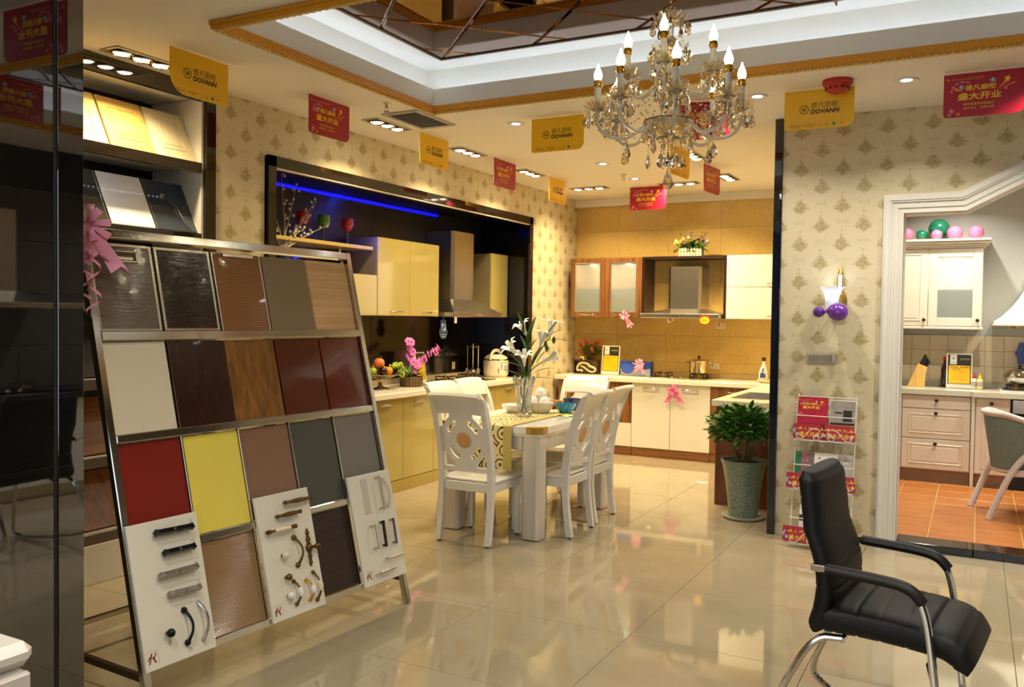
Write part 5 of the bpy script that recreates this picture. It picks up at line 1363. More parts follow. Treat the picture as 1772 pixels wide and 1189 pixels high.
q = MB(); path = [(5.132, .47), (5.128, .60), (5.13, .745), (5.137, .765), (5.15, .7715), (5.5, .771), (6.1, .771), (6.45, .7715), (6.463, .765), (6.47, .745), (6.472, .60), (6.468, .47)]
rows = [[(x, y, z) for x in (-3.13, -3.04, -2.95, -2.86, -2.80, -2.735)] for y, z in path]
q.sheet(rows, .002); o = obj('table_runner', q, rt.m); tag(o, 'cream and gold table runner with black ring pattern across the dining table', 'table runner')
for y in (5.132, 6.468): pass
# ------------------------------------------------------------------ dining chairs
def chair_back_plate():
    """carved splat in local X (width) by Z (height), between the posts, built from strips round the openings"""
    pass
def make_dining_chair(label):
    t = thing('dining_chair', label, 'chair', (0, 0, 0), 0, 'white dining chairs round the table')
    def lean(z):          # y of the back line at height z
        return -.195 if z < .45 else -.195-.02*((z-.45)/.5)-.13*((z-.45)/.52)**2*.9
    for sx in (-1, 1):
        pts = [Vector((sx*.187, -.235, .01)), Vector((sx*.187, -.212, .15)), Vector((sx*.187, -.197, .32)), Vector((sx*.187, lean(.45), .45)), Vector((sx*.187, lean(.62), .62)), Vector((sx*.187, lean(.80), .80)), Vector((sx*.187, lean(.95), .95)), Vector((sx*.187, lean(.975)-.012, .975))]
        P = smooth_path(pts, 2); q = MB(); n = len(P); vs, fs = [], []
        for i, p in enumerate(P):
            z = p.z; d = (.020 if z < .3 else .025) if z < .9 else .02; w_ = .019
            vs += [(p.x-w_, p.y-d, p.z), (p.x+w_, p.y-d, p.z), (p.x+w_, p.y+d, p.z), (p.x-w_, p.y+d, p.z)]
        for i in range(n-1):
            for k in range(4): fs.append((4*i+k, 4*i+(k+1) % 4, 4*i+4+(k+1) % 4, 4*i+4+k))
        fs += [(3, 2, 1, 0), (4*n-4, 4*n-3, 4*n-2, 4*n-1)]; q.add(vs, fs); lg = obj('rear_leg', q, M_CHAIR, t, 50)
        q = MB(); q.cyl((sx*.187, -.235, 0), (sx*.187, -.235, .012), .012, 8); obj('glide', q, M_BLACK, lg)
        q = MB(); q.prism([(sx*.187-.02, .165), (sx*.187+.02, .165), (sx*.187+.02, .205), (sx*.187-.02, .205)], .01, .40, 'xy'); lg = obj('front_leg', q, M_CHAIR, t)
        q = MB(); q.cyl((sx*.187, .185, 0), (sx*.187, .185, .012), .012, 8); obj('glide', q, M_BLACK, lg)
        q = MB(); q.box(sx*.187-.013, sx*.187+.013, -.18, .165, .345, .405, .003); obj('seat_rail', q, M_CHAIR, t)
    for y0, y1 in ((.172, .198), (-.205, -.18)):
        q = MB(); q.box(-.168, .168, y0, y1, .345, .405, .003); obj('seat_rail', q, M_CHAIR, t)
    q = MB(); q.box(-.215, .215, -.185, .225, .405, .432, .010); obj('seat', q, M_CHAIR, t)
    # top rail, rolled back
    q = MB(); zs = [(.865, 0), (.90, 0), (.94, 0), (.965, -.006), (.985, -.022), (.99, -.04), (.978, -.05)]
    rows = [[(x, lean(min(z, .97))+dy-.0, z+.006*(1-(x/.19)**2)) for x in [-.187+.374*i/8 for i in range(9)]] for z, dy in zs]
    q.sheet(rows, .026); obj('top_rail', q, M_CHAIR, t, 50)
    # carved splat: a panel grid with pierced openings
    NX, NZ = 56, 60; x0, x1, z0, z1 = -.168, .168, .505, .872; zc = .69
    def solid(x, z):
        dx, dz = x, z-zc; r = math.hypot(dx/.158, dz/.168); a = math.degrees(math.atan2(dz/.168, dx/.158))
        hole = False
        if .64 < r < .86 and min(abs(((a-b+180) % 360)-180) for b in (45, 135, 225, 315)) < 24: hole = True
        if r > 1.06 and abs(dx) > .085 and abs(dz) > .085: hole = True
        if abs(dx) > .166: hole = False
        return not hole
    vid, vs, fs = {}, [], []
    def V(i, j, k):
        if (i, j, k) not in vid:
            x = x0+(x1-x0)*i/NX; z = z0+(z1-z0)*j/NZ; vid[i, j, k] = len(vs); vs.append((x, lean(z)+(.009 if k else -.009), z))
        return vid[i, j, k]
    S = [[solid(x0+(x1-x0)*(i+.5)/NX, z0+(z1-z0)*(j+.5)/NZ) for j in range(NZ)] for i in range(NX)]
    for i in range(NX):
        for j in range(NZ):
            if not S[i][j]: continue
            fs.append((V(i, j, 0), V(i+1, j, 0), V(i+1, j+1, 0), V(i, j+1, 0))); fs.append((V(i, j, 1), V(i, j+1, 1), V(i+1, j+1, 1), V(i+1, j, 1)))
            for di, dj, e in ((-1, 0, ((i, j), (i, j+1))), (1, 0, ((i+1, j+1), (i+1, j))), (0, -1, ((i+1, j), (i, j))), (0, 1, ((i, j+1), (i+1, j+1)))):
                a, b = i+di, j+dj
                if a < 0 or b < 0 or a >= NX or b >= NZ or not S[a][b]:
                    fs.append((V(*e[0], 0), V(*e[1], 0), V(*e[1], 1), V(*e[0], 1)))
    # round off the pixel steps of the openings
    nb = {}
    for f in fs:
        for a, b in zip(f, f[1:]+f[:1]): nb.setdefault(a, set()).add(b); nb.setdefault(b, set()).add(a)
    key = {v_: k for k, v_ in vid.items()}
    border = set()
    for i in range(NX+1):
        for j in range(NZ+1):
            cells_ = [S[a][b] for a in (i-1, i) for b in (j-1, j) if 0 <= a < NX and 0 <= b < NZ]
            if 0 < i < NX and 0 < j < NZ and not all(cells_) and any(cells_): border.add((i, j))
    for _ in range(6):
        new = {}
        for (i, j) in border:
            for k in (0, 1):
                if (i, j, k) not in vid: continue
                nn = [vid[i+a, j+b, k] for a, b in ((1, 0), (-1, 0), (0, 1), (0, -1), (1, 1), (-1, -1), (1, -1), (-1, 1)) if (i+a, j+b) in border and (i+a, j+b, k) in vid]
                if len(nn) >= 2:
                    me_ = vid[i, j, k]; new[me_] = tuple(.4*vs[me_][c_]+.6*sum(vs[n_][c_] for n_ in nn)/len(nn) for c_ in range(3))
        for a, p in new.items(): vs[a] = p
    q = MB(); q.add(vs, fs); sp = obj('splat', q, M_CHAIR, t, 40)
    for sgn in (1, -1):
        sl_ = math.atan((lean(zc+.05)-lean(zc-.05))/.1)
        q = MB(); q.lathe([(0, 0), (.052, 0), (.055, .004), (.050, .007), (0, .008)], n=28, M=Matrix.Translation((0, lean(zc), zc)) @ Matrix.Rotation(-sl_, 4, 'X') @ Matrix.Translation((0, sgn*.0075, 0)) @ Matrix.Rotation(-sgn*pi/2, 4, 'X')); obj('wood_medallion', q, mat('peach_wood', '#d8a468', .35, var=.12, scale=20), sp)
    q = MB(); q.box(-.168, .168, lean(.48)-.011, lean(.48)+.011, .475, .507, .003); obj('lower_rail', q, M_CHAIR, t)
    return t
ch0 = make_dining_chair('white dining chair at the near end of the table, its carved back to the camera')
ch0.location = (-2.95, 5.105, 0)
for (x, y, r, l) in ((-2.635, 5.55, pi/2, 'nearer white dining chair on the right side of the table'), (-2.655, 6.03, pi/2, 'farther white dining chair on the right side of the table'),
                     (-3.235, 5.56, -pi/2, 'nearer white dining chair on the left side, against the khaki cabinets'), (-3.255, 6.01, -pi/2, 'farther white dining chair on the left side of the table'),
                     (-2.925, 6.50, pi, 'white dining chair at the far end of the table, facing the camera')):
    dup(ch0, (x, y, 0), r, l)
# ------------------------------------------------------------------ on the table
t = thing('lily_vase', 'cut crystal vase of white lilies on the dining table', 'flower vase', (-2.925, 5.668, .7735))
q = MB(); prof = [(.055, 0), (.058, .012), (.050, .03), (.052, .10), (.062, .20), (.080, .285)]
n = 24; vs, fs = [], []
for ri, (r, z) in enumerate(prof+[(r-.006, z) for r, z in prof[::-1] if z > .02]):
    for k in range(n):
        f = 1+.05*(1 if (k+ri) % 2 else -1)*(1 if 0 < ri < 2*len(prof)-2 else 0); a = 2*pi*k/n
        zz_ = z+(.012*(1 if k % 4 < 2 else -1) if z > .28 else 0); vs.append((cos(a)*r*f, sin(a)*r*f, zz_))
m_n = len(vs)//n
for i in range(m_n-1):
    for k in range(n): fs.append((i*n+k, i*n+(k+1) % n, (i+1)*n+(k+1) % n, (i+1)*n+k))
fs.append(tuple(range(n))[::-1]); fs.append(tuple(range((m_n-1)*n, m_n*n))); q.add(vs, fs); obj('vase', q, mat('cut_crystal', '#eef0ea', .03, trans=.9, ior=1.5, var=0), t, flat=True)
q = MB()
for k in range(6): q.tube([(R.uniform(-.02, .02), R.uniform(-.02, .02), .02), (R.uniform(-.02, .02), R.uniform(-.02, .02), .16), (R.uniform(-.015, .015), R.uniform(-.015, .015), .30)], .005, 6)
obj('stem_bundle', q, M_LEAF, t)
cr = Vector((cos(.4909), sin(.4909), 0)); cd = Vector((-sin(.4909), cos(.4909), 0))   # across and away from the entrance side
def at(dx, z, dy=0): return cr*dx+cd*dy+Vector((0, 0, z-.7735))
M_LILY = mat('lily_petal', '#e8e8e0', .5, var=.04); M_LILYT = mat('lily_throat', '#a9bf6a', .5)
LP = None
def lily(par, p, d, s=1.):
    """trumpet opening along d from base p"""
    global LP
    d = Vector(d).normalized(); rot = d.to_track_quat('Z', 'Y').to_matrix().to_4x4()
    q = MB(); q.M = Matrix.Translation(p) @ rot; q.lathe([(.006*s, 0), (.010*s, .02*s), (.016*s, .055*s), (.022*s, .075*s)], n=10); fl = obj('flower', q, M_LILY, par)
    for k in range(6):
        if LP is None:
            z = MB(); z.sheet([[(-.009, .020, .070), (0, .023, .070), (.009, .020, .070)], [(-.015, .030, .095), (0, .034, .097), (.015, .030, .095)], [(-.014, .050, .112), (0, .053, .116), (.014, .050, .112)], [(-.003, .072, .104), (0, .075, .105), (.003, .072, .104)]], .0012)
            LP = obj('petal', z, M_LILY, fl, 80); o = LP
        else: o = inst('petal', LP.data, fl)
        o.matrix_local = Matrix.Translation(p) @ rot @ Matrix.Rotation(2*pi*k/6, 4, 'Z') @ Matrix.Diagonal((s, s, s, 1))
    q = MB(); q.M = Matrix.Translation(p) @ rot
    for k in range(3): q.tube([(0, 0, .05*s), (.008*cos(2*k)*s, .008*sin(2*k)*s, .105*s)], .0015*s, 5)
    obj('stamen', q, mat('stamen_yellow', '#c9b050', .5), fl)
def stem(p0, p1, sag=.03):
    a, b = Vector(p0), Vector(p1); q = MB(); q.tube(smooth_path([a, a.lerp(b, .5)+Vector((0, 0, sag)), b], 3), .0045, 6); return obj('stem', q, M_LEAF, t)
base = at(0, 1.03)
for (dx, z, dy, d, s) in ((-.045, 1.22, .0, cr*-.75+Vector((0, 0, .75))-cd*.4, 1.1), (.0, 1.14, -.02, cr*-.05+Vector((0, 0, 1))-cd*.45, 1.05), (.02, 1.36, .04, cr*-.5+Vector((0, 0, .9))-cd*.2, 1.05), (.115, 1.28, .02, cr*.15+Vector((0, 0, 1)), 1.1), (.19, 1.36, .06, cr*.15+Vector((0, 0, 1)), 1.1), (.13, 1.17, .02, cr*.9+Vector((0, 0, .45)), 1.15)):
    p = at(dx, z, dy); s_ = stem(base, p); lily(s_, p, d, s)
q = leaf_mesh(.16, .034, .35); LL = None
for (dx, z, dy, tx_, el) in ((-.03, 1.14, 0, -1, .5), (-.02, 1.06, 0, -1, .7), (.02, 1.22, .0, -.3, 1.3), (.02, 1.20, 0, .4, 1.2), (.07, 1.09, 0, 1, .6), (.03, 1.04, 0, .9, .4), (.14, 1.33, 0, 1, .9), (.16, 1.33, 0, 1, .35), (.16, 1.34, 0, .6, 1.2), (.04, 1.35, 0, .2, 1.4), (-.01, 1.38, 0, -.2, 1.3), (.0, 1.0, -.03, -.9, .2), (.06, 1.15, .03, .3, 1.0), (.0, 1.10, -.02, -.6, 1.0), (.09, 1.16, 0, .8, 1.1), (.02, 1.28, .02, .1, 1.35)):
    o = obj('leaf', q, mat('lily_leaf', '#2f5a20', .35, var=.3), t, 80) if LL is None else inst('leaf', LL.data, t)
    LL = LL or o
    D_ = (cr*tx_*cos(el)+Vector((0, 0, sin(el)))-cd*.25*cos(el)).normalized(); o.matrix_local = Matrix.Translation(at(dx, z, dy)) @ D_.to_track_quat('Y', 'Z').to_matrix().to_4x4()
for (dx, z) in ((.165, 1.27), (.155, 1.30), (.215, 1.33)):
    q = MB(); q.M = Matrix.Translation(at(dx, z)); q.lathe([(0, -.025), (.012, -.01), (.014, .01), (.006, .03), (0, .034)], n=10); obj('flower_bud', q, mat('bud_green', '#4a6a2a', .4), t)
ZTT = .7715
t = thing('serving_bowl', 'white ceramic bowl holding upturned cups behind the lily vase', 'bowl', (-2.926, 5.95, .7732))
q = MB(); q.lathe([(.06, 0), (.066, .006), (.086, .03), (.102, .075), (.104, .080), (.098, .076), (.080, .034), (.05, .012), (0, .012)], n=30); obj('bowl', q, mat('bowl_ceramic', '#cfcab8', .2, var=.1, scale=40), t)
for i, (a, rr, z, l) in enumerate(((5.8, .056, .083, 'front'), (1.6, .056, .083, 'right'), (3.7, .056, .083, 'left'), (0, 0, .147, 'top'))):
    c = thing('teacup', 'upturned white teacup in the ceramic bowl, the %s one' % {'front': 'nearest the table edge', 'right': 'far right', 'back': 'one by the vase', 'left': 'near left', 'top': 'highest'}[l], 'cup', (-2.926+cos(a)*rr*.85, 5.95+sin(a)*rr*.85, .782+z-.02), 0, 'teacups in the ceramic bowl')
    q = MB(); q.lathe([(.040, 0), (.039, .02), (.030, .045), (.018, .055), (.018, .062), (.014, .062), (.014, .056), (0, .056)], n=20); obj('cup', q, M_CERAMIC, c)
    q = MB(); q.tube([(.036, 0, .012), (.056, 0, .016), (.058, 0, .034), (.034, 0, .042)], .004, 6); obj('cup_handle', q, M_CERAMIC, c)
def dish(name, label, loc, prof, m, cat='bowl', rim=None):
    t = thing(name, label, cat, loc)
    q = MB(); q.lathe(prof, n=26); obj('body', q, m, t)
    q = MB(); q.lathe([(prof[0][0]+.001, -.0), (prof[0][0]+.002, .004), (prof[0][0]-.004, .006)], n=24); obj('foot_ring', q, m, t)
    return t
t = dish('glass_bowl', 'turquoise blue glass bowl on the dining table, right of the cups', (-2.765, 6.06, .7732), [(.04, 0), (.045, .005), (.065, .03), (.082, .07), (.078, .069), (.06, .034), (0, .01)], mat('turquoise_glass', '#2f9ec4', .06, trans=.55, var=.1))
q = MB()
for k in range(8):
    a = 2*pi*k/8; q.tube([(cos(a+.15*i)*(.047+.0085*i), sin(a+.15*i)*(.047+.0085*i), .006+.015*i) for i in range(5)], .004, 6)
obj('swirl_rib', q, mat('turquoise_rib', '#7cc6dc', .06, trans=.4), t)['kind'] = 'stuff'
dish('soup_bowl', 'white bowl beyond the vase on the dining table', (-3.10, 5.85, .7732), [(.045, 0), (.05, .005), (.085, .03), (.10, .06), (.096, .059), (.08, .032), (0, .01)], M_CERAMIC)
dish('candle_dish', 'small dish of orange sweets behind the turquoise bowl', (-2.99, 6.30, .7732), [(.04, 0), (.05, .005), (.08, .03), (.085, .06), (.08, .058), (.07, .03), (0, .012)], mat('amber_dish', '#b07a4a', .3, var=.3, scale=60))
t = dish('blue_bowl', 'dark blue patterned bowl at the right end of the table items', (-2.80, 6.26, .7732), [(.035, 0), (.04, .005), (.062, .04), (.075, .09), (.07, .088), (.055, .04), (0, .012)], mat('navy_ceramic', '#27305e', .12, var=.6, scale=60))
sg('napkin', lambda q: q.sheet([[(x, y, .002+.006*sin(x*60)*cos(y*50)) for x in [-.07+.02*i for i in range(8)]] for y in [-.06+.02*i for i in range(7)]], .002), mat('lime_cloth', '#b9c46a', .7), 'pale lime napkin under the turquoise bowl', 'napkin', (-2.70, 5.93, .7675))
# ------------------------------------------------------------------ back kitchen base units
def base_unit(label, x0, x1, fronts, m_front, m_body, y=8.97, plinth=M_ZEBRAX, kick=.10, group='base units of the back kitchen'):
    t = thing('base_cabinet', label, 'cabinet', ((x0+x1)/2, y+.3, 0), 0, group); lo = Vector(t.location)
    q = MB(t); q.box(x0+.001, x1-.001, y+.02, y+.585, kick, .803, .002); obj('body', q, m_body, t)
    q = MB(t); q.box(x0+.001, x1-.001, y+.015, y+.56, 0, kick, .002); obj('plinth', q, plinth, t)
    for (a, b, c, d, kind, mm) in fronts:
        q = MB(t); q.box(a+.0015, b-.0015, y, y+.02, c+.0015, d-.0015, .002); f = obj('drawer' if 'drawer' in kind else 'door', q, mm or m_front, t)
        if 'h' in kind.split('_')[-1]:
            xc, zc_ = (a+b)/2, d-.05; handle_bar(f, Vector((xc-.085, y, zc_))-lo, Vector((xc+.085, y, zc_))-lo, (0, -.026, 0), M_CHROME, .0065)
    return t
Z1 = .803
base_unit('zebra wood drawer unit at the left end of the back kitchen', -4.19, -3.735, [(-4.19, -4.03, .66, Z1, 'door', None), (-4.19, -4.03, .10, .66, 'door', None), (-4.03, -3.735, .66, Z1, 'drawer', None), (-4.03, -3.735, .10, .66, 'drawer', None)], M_ZEBRA, M_ZEBRA)
base_unit('zebra wood drawer unit above a white flap, behind the far dining chair', -3.733, -3.302, [(-3.733, -3.302, .645, Z1, 'drawer', None), (-3.733, -3.302, .49-.13, .645, 'drawer', None), (-3.733, -3.302, .10, .36, 'door', M_WHITEGLOSS)], M_ZEBRA, M_ZEBRA)
base_unit('white gloss base unit with two doors under the pot', -3.30, -2.432, [(-3.30, -2.867, .10, Z1, 'door_h', None), (-2.865, -2.432, .10, Z1, 'door_h', None)], M_WHITEGLOSS, M_WHITEGLOSS)
base_unit('zebra wood drawer unit in the right corner of the back kitchen', -2.43, -1.90, [(-2.43, -1.90, .66, Z1, 'drawer_h', None), (-2.43, -1.90, .10, .66, 'door', None)], M_ZEBRA, M_ZEBRA)
t = thing('peninsula_cabinet', 'wood-panelled leg of the back kitchen behind the potted plant', 'cabinet', (-1.55, 7.9, 0))
q = MB(t); q.box(-1.845, -1.265, 6.985, 7.01, .0, .803, .002); obj('end_panel', q, wood('end_panel_walnut', '#4a2410', '#7a4522', 'z', 1.6, .3, 12, .1, .6), t)
q = MB(t); q.box(-1.825, -1.265, 7.01, 7.19, .1, .803, .002); q.box(-1.825, -1.265, 7.86, 9.0, .1, .803, .002); q.box(-1.825, -1.265, 7.19, 7.86, .1, .60, .002); obj('body', q, M_ZEBRA, t)
q = MB(t); q.box(-1.80, -1.265, 7.02, 9.0, 0, .1, 0); obj('plinth', q, M_ZEBRAX, t)
for k in range(4):
    q = MB(t); q.box(-1.845, -1.825, 7.012+.48*k, 7.488+.48*k, .105, .80, .002); obj('door', q, M_ZEBRA, t)
t = thing('worktop', 'L-shaped cream stone worktop of the back kitchen with a sunken sink', 'worktop', (-2.6, 9.2, .805))
q = MB(t)
q.box(-4.22, -1.268, 8.935, 9.555, .805, .855, .005)
# leg with sink opening
q.box(-1.875, -1.78, 6.955, 8.935, .805, .855, .004); q.box(-1.37, -1.268, 6.955, 8.935, .805, .855, .004); q.box(-1.78, -1.37, 6.955, 7.20, .805, .855, .004); q.box(-1.78, -1.37, 7.85, 8.935, .805, .855, .004)
obj('slab', q, M_STONE, t, flat=True)
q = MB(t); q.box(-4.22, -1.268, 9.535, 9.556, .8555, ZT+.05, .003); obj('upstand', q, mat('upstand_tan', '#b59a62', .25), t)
t = thing('sink', 'stainless steel sink set into the worktop behind the potted plant', 'sink', (-1.575, 7.525, ZT))
q = MB(t); b = .0
rim = [(-1.785, 7.195), (-1.365, 7.195), (-1.365, 7.855), (-1.785, 7.855)]; ins = [(-1.765, 7.215), (-1.385, 7.215), (-1.385, 7.835), (-1.765, 7.835)]
vs = [(*p, ZT+.003) for p in rim]+[(*p, ZT+.003) for p in ins]+[(x*.97-1.575*.03, y*.97+7.525*.03, ZT-.17) for x, y in ins]
q.add(vs, [(k, (k+1) % 4, 4+(k+1) % 4, 4+k) for k in range(4)]+[(4+k, 4+(k+1) % 4, 8+(k+1) % 4, 8+k) for k in range(4)]+[(8, 9, 10, 11)]); obj('basin', q, M_STEEL, t, flat=True)
q = MB(t); q.lathe([(.04, ZT-.168), (.03, ZT-.164), (0, ZT-.166)], (-1.575, 7.525, 0), 16); obj('drain', q, M_CHROME, t)
# wall units of the back kitchen
YW = 9.20
t = thing('wall_cabinet', 'zebra wood wall unit with two lit frosted glass doors', 'cabinet', (-3.725, 9.38, 1.51)); lo = Vector(t.location)
q = MB(t); q.box(-4.16, -3.29, YW+.34, 9.558, 1.51, 2.185, .002); q.box(-4.16, -4.14, YW+.022, YW+.34, 1.51, 2.185, .002); q.box(-3.31, -3.29, YW+.022, YW+.34, 1.51, 2.185, .002); q.box(-4.14, -3.31, YW+.022, YW+.34, 1.51, 1.53, .002); q.box(-4.14, -3.31, YW+.022, YW+.34, 2.165, 2.185, .002); q.box(-4.14, -3.31, YW+.05, YW+.34, 1.83, 1.845, .001); obj('body', q, M_ZEBRA, t, flat=True)
M_FROST = mat('frosted_glass', '#dfe6dc', .35, trans=.75, ior=1.2, var=.02)
for a, b in ((-4.16, -3.726), (-3.724, -3.29)):
    q = MB(t)
    for c, d, e, f in ((a, a+.062, 1.51, 2.185), (b-.062, b, 1.51, 2.185), (a+.062, b-.062, 1.51, 1.572), (a+.062, b-.062, 2.133, 2.185)): q.box(c, d, YW, YW+.02, e, f, .002)
    dr = obj('door', q, M_ZEBRA, t)
    q = MB(t); q.box(a+.06, b-.06, YW+.008, YW+.012, 1.57, 2.135, 0); obj('frosted_pane', q, M_FROST, dr)
    q = MB(t)
    for c, d, e, f in ((a+.060, a+.070, 1.57, 2.135), (b-.070, b-.060, 1.57, 2.135), (a+.07, b-.07, 1.57, 1.58), (a+.07, b-.07, 2.125, 2.135)): q.box(c, d, YW-.003, YW+.004, e, f, .001)
    obj('pane_bead', q, M_ALU, dr)
    xc = (a+b)/2; handle_bar(dr, Vector((xc-.085, YW, 1.54))-lo, Vector((xc+.085, YW, 1.54))-lo, (0, -.024, 0), M_CHROME, .007)
for x in (-3.94, -3.51):
    q = MB(t); q.lathe([(.03, 2.163), (.03, 2.155), (0, 2.153)], (x, YW+.16, 0), 14); obj('cabinet_lamp', q, emit('cabinet_lamp', '#e6f2ff', 14), t)
    light('AREA', 'cabinet_lamp_glow', (x, YW+.16, 2.15), 9, (.85, .95, 1), (x, YW+.16, 1.6), t, shape='DISK', size=.07)
t = thing('hood_surround', 'dark framed wood surround around the back kitchen hood', 'cabinet', (-2.82, 9.4, 1.515))
q = MB(t); q.box(-3.288, -3.262, YW, 9.558, 1.515, 2.19, .002); obj('side_panel', q, mat('dark_edge', '#2a170c', .3), t)
q = MB(t); q.box(-2.376, -2.35, YW, 9.558, 1.515, 2.19, .002); obj('side_panel', q, mat('dark_edge', '#2a170c', .3), t)
q = MB(t); q.box(-3.262, -2.376, YW, 9.558, 2.165, 2.19, .002); obj('top_panel', q, mat('dark_edge', '#2a170c', .3), t)
t = thing('wall_cabinet', 'white gloss wall unit with two lift-up doors right of the back hood', 'cabinet', (-1.85, 9.38, 1.515)); lo = Vector(t.location)
q = MB(t); q.box(-2.348, -1.268, YW+.022, 9.558, 1.515, 2.19, .002); obj('body', q, M_WHITEGLOSS, t)
for c, d in ((1.515, 1.848), (1.853, 2.19)):
    q = MB(t); q.box(-2.347, -1.269, YW, YW+.02, c, d, .002); dr = obj('door', q, M_WHITEGLOSS, t)
    handle_bar(dr, Vector((-1.92, YW, c+.035))-lo, Vector((-1.75, YW, c+.035))-lo, (0, -.024, 0), M_CHROME, .006)
hood_canopy('steel range hood with sloping canopy on the ochre tiled wall', (-2.819, 9.555, 1.515), 0, .876, .50, .37, .30, .10, .095, .565)
# oil cup under the hood
t = thing('oil_cup', 'small glass oil cup hanging under the back kitchen hood', 'cup', (-2.95, 9.2, 1.465))
q = MB(); q.lathe([(.05, .048), (.058, .04), (.045, .012), (.03, 0), (0, 0)], n=20); obj('cup', q, mat('smoky_glass', '#a0865a', .1, trans=.4), t)
q = MB(); q.lathe([(.052, .045), (.06, .047), (.06, .0495), (.05, .0495)], n=20); obj('rim', q, M_CHROME, t)
# hob, pot and the things on the worktop
hob('steel-topped two-burner hob in the back kitchen', (-2.85, 9.26, ZT), 0, .64, .40, mat('hob_steel', '#a8946a', .22, .8))
t = thing('stock_pot', 'shiny steel pot with lid on the right burner of the back hob', 'pot', (-2.652, 9.29, ZT+.063))
q = MB(); q.lathe([(.095, 0), (.103, .006), (.105, .125), (.109, .13)], n=30); obj('body', q, mat('pot_steel', '#d8c8a0', .07, 1.), t)
q = MB(); q.lathe([(.109, .13), (.108, .136), (.075, .152), (.02, .160), (0, .160)], n=30); ld = obj('lid', q, mat('pot_steel', '#d8c8a0', .07, 1.), t)
q = MB(); q.lathe([(.008, .158), (.008, .168), (.017, .172), (.017, .186), (.010, .19), (0, .19)], n=14); obj('lid_knob', q, M_BLACK, ld)
for sx in (-1, 1):
    q = MB(); q.tube(smooth_path([(sx*.104, -.03, .115), (sx*.14, -.03, .122), (sx*.14, .03, .122), (sx*.104, .03, .115)], 2), .006, 6); obj('loop_handle', q, M_CHROME, t)
poster_stand('yellow and black price poster on the back worktop beside the framed ornament', (-3.685, 9.28, ZT), 0, .215, .335)
t = thing('gift_box', 'blue printed carton with a pan picture and pink bow, left of the back hob', 'box', (-3.378, 9.33, ZT), -.08)
q = MB(); q.box(-.185, .185, -.045, .045, 0, .165, .002); obj('carton', q, mat('carton_blue', '#2b4290', .35, var=.1), t)
q = MB(); q.prism([(-.185, 0.002), (.185, 0.002), (.185, .09), (.0, .055), (-.185, .03)], -.0462, -.0455, 'xz'); obj('grey_panel', q, mat('carton_grey', '#8a98a8', .4, var=.1), t)
q = MB()
for r0, zz_ in ((.085, -.0466), (.06, -.0470), (.03, -.0474)): q.prism([(-.095+cos(a)*r0, .078+sin(a)*r0*.72) for a in [2*pi*i/28 for i in range(28)]], zz_-.0003, zz_, 'xz')
obj('pan_picture', q, mat('pan_blue', '#3a58c0', .3), t)
q = MB(); q.tube([(-.095+cos(a)*.086, -.047, .075+sin(a)*.062) for a in [pi+pi*i/16 for i in range(17)]], .005, 6); obj('pan_rim', q, mat('carton_tan', '#c9a878', .4), t)
q = MB(); text(q, 'Supor', -.09, .02, .14, .022, frame_m(Vector((0, -.0466, 0)), (1, 0, 0), (0, 0, 1)), .2) if False else text(q, '炒锅', -.04, .05, .143, .026, frame_m(Vector((0, -.0466, 0)), (1, 0, 0), (0, 0, 1))); obj('lettering', q, mat('cream_ink', '#d8d2a8', .4), t)['kind'] = 'stuff'
# framed scroll ornament with red flowers
t = thing('scroll_ornament', 'dark framed ornament with a cream scroll on the back worktop', 'ornament', (-3.98, 9.30, ZT))
q = MB()
for a, b, c, d in ((-.155, .155, 0, .014), (-.155, .155, .146, .16), (-.155, -.141, .014, .146), (.141, .155, .014, .146)): q.box(a, b, -.03, .03, c, d, .002)
obj('frame', q, mat('dark_wood_frame', '#24130a', .4), t)
q = MB(); q.box(-.141, .141, .024, .028, .014, .146, 0); obj('back_panel', q, mat('ornament_tan', '#8a6a3c', .5), t)
sc_ = smooth_path([(-.07, -.01, .03), (-.055, -.01, .022), (-.05, -.01, .036), (-.08, -.01, .042), (-.115, -.01, .03), (-.12, -.01, .07), (-.09, -.01, .115), (-.04, -.01, .132), (.02, -.01, .118), (.035, -.01, .09), (.065, -.01, .082), (.105, -.01, .07), (.118, -.01, .04), (.085, -.01, .018), (.04, -.01, .025), (.0, -.01, .05), (-.04, -.01, .08), (-.075, -.01, .085)], 2)
q = MB(); q.tube(sc_, [.006+.008*sin(pi*i/(len(sc_)-1)) for i in range(len(sc_))], 8); obj('scroll', q, mat('scroll_cream', '#d8c698', .3, coat=.3), t)
q = MB(); q.tube(smooth_path([(-.08, -.01, .185), (-.05, -.01, .195), (-.035, -.01, .17), (-.045, -.01, .145), (-.08, -.01, .125)], 2), .008, 8); obj('scroll_tip', q, mat('scroll_cream', '#d8c698', .3, coat=.3), t)
t = thing('red_flower_plant', 'bushy red artificial flowers behind the framed scroll ornament', 'plant', (-4.02, 9.465, ZT))
q = MB(); q.lathe([(.04, 0), (.055, .08), (.05, .12), (.045, .12), (0, .1)], n=16); obj('pot', q, mat('tan_pot', '#a58a52', .5), t)
R = random.Random(21)
q = MB()
pts_f = []
for k in range(60):
    a = R.uniform(0, 2*pi); r = R.uniform(.03, .21); z = R.uniform(.18, .40)-.25*r*r
    p = (cos(a)*r, min(.07, sin(a)*r*.38), z); pts_f.append(p); q.tube([(0, 0, .1), (p[0]*.5, p[1]*.5, z*.65), p], .0018, 4)
obj('stems', q, M_STEM, t)['kind'] = 'stuff'
FR = None
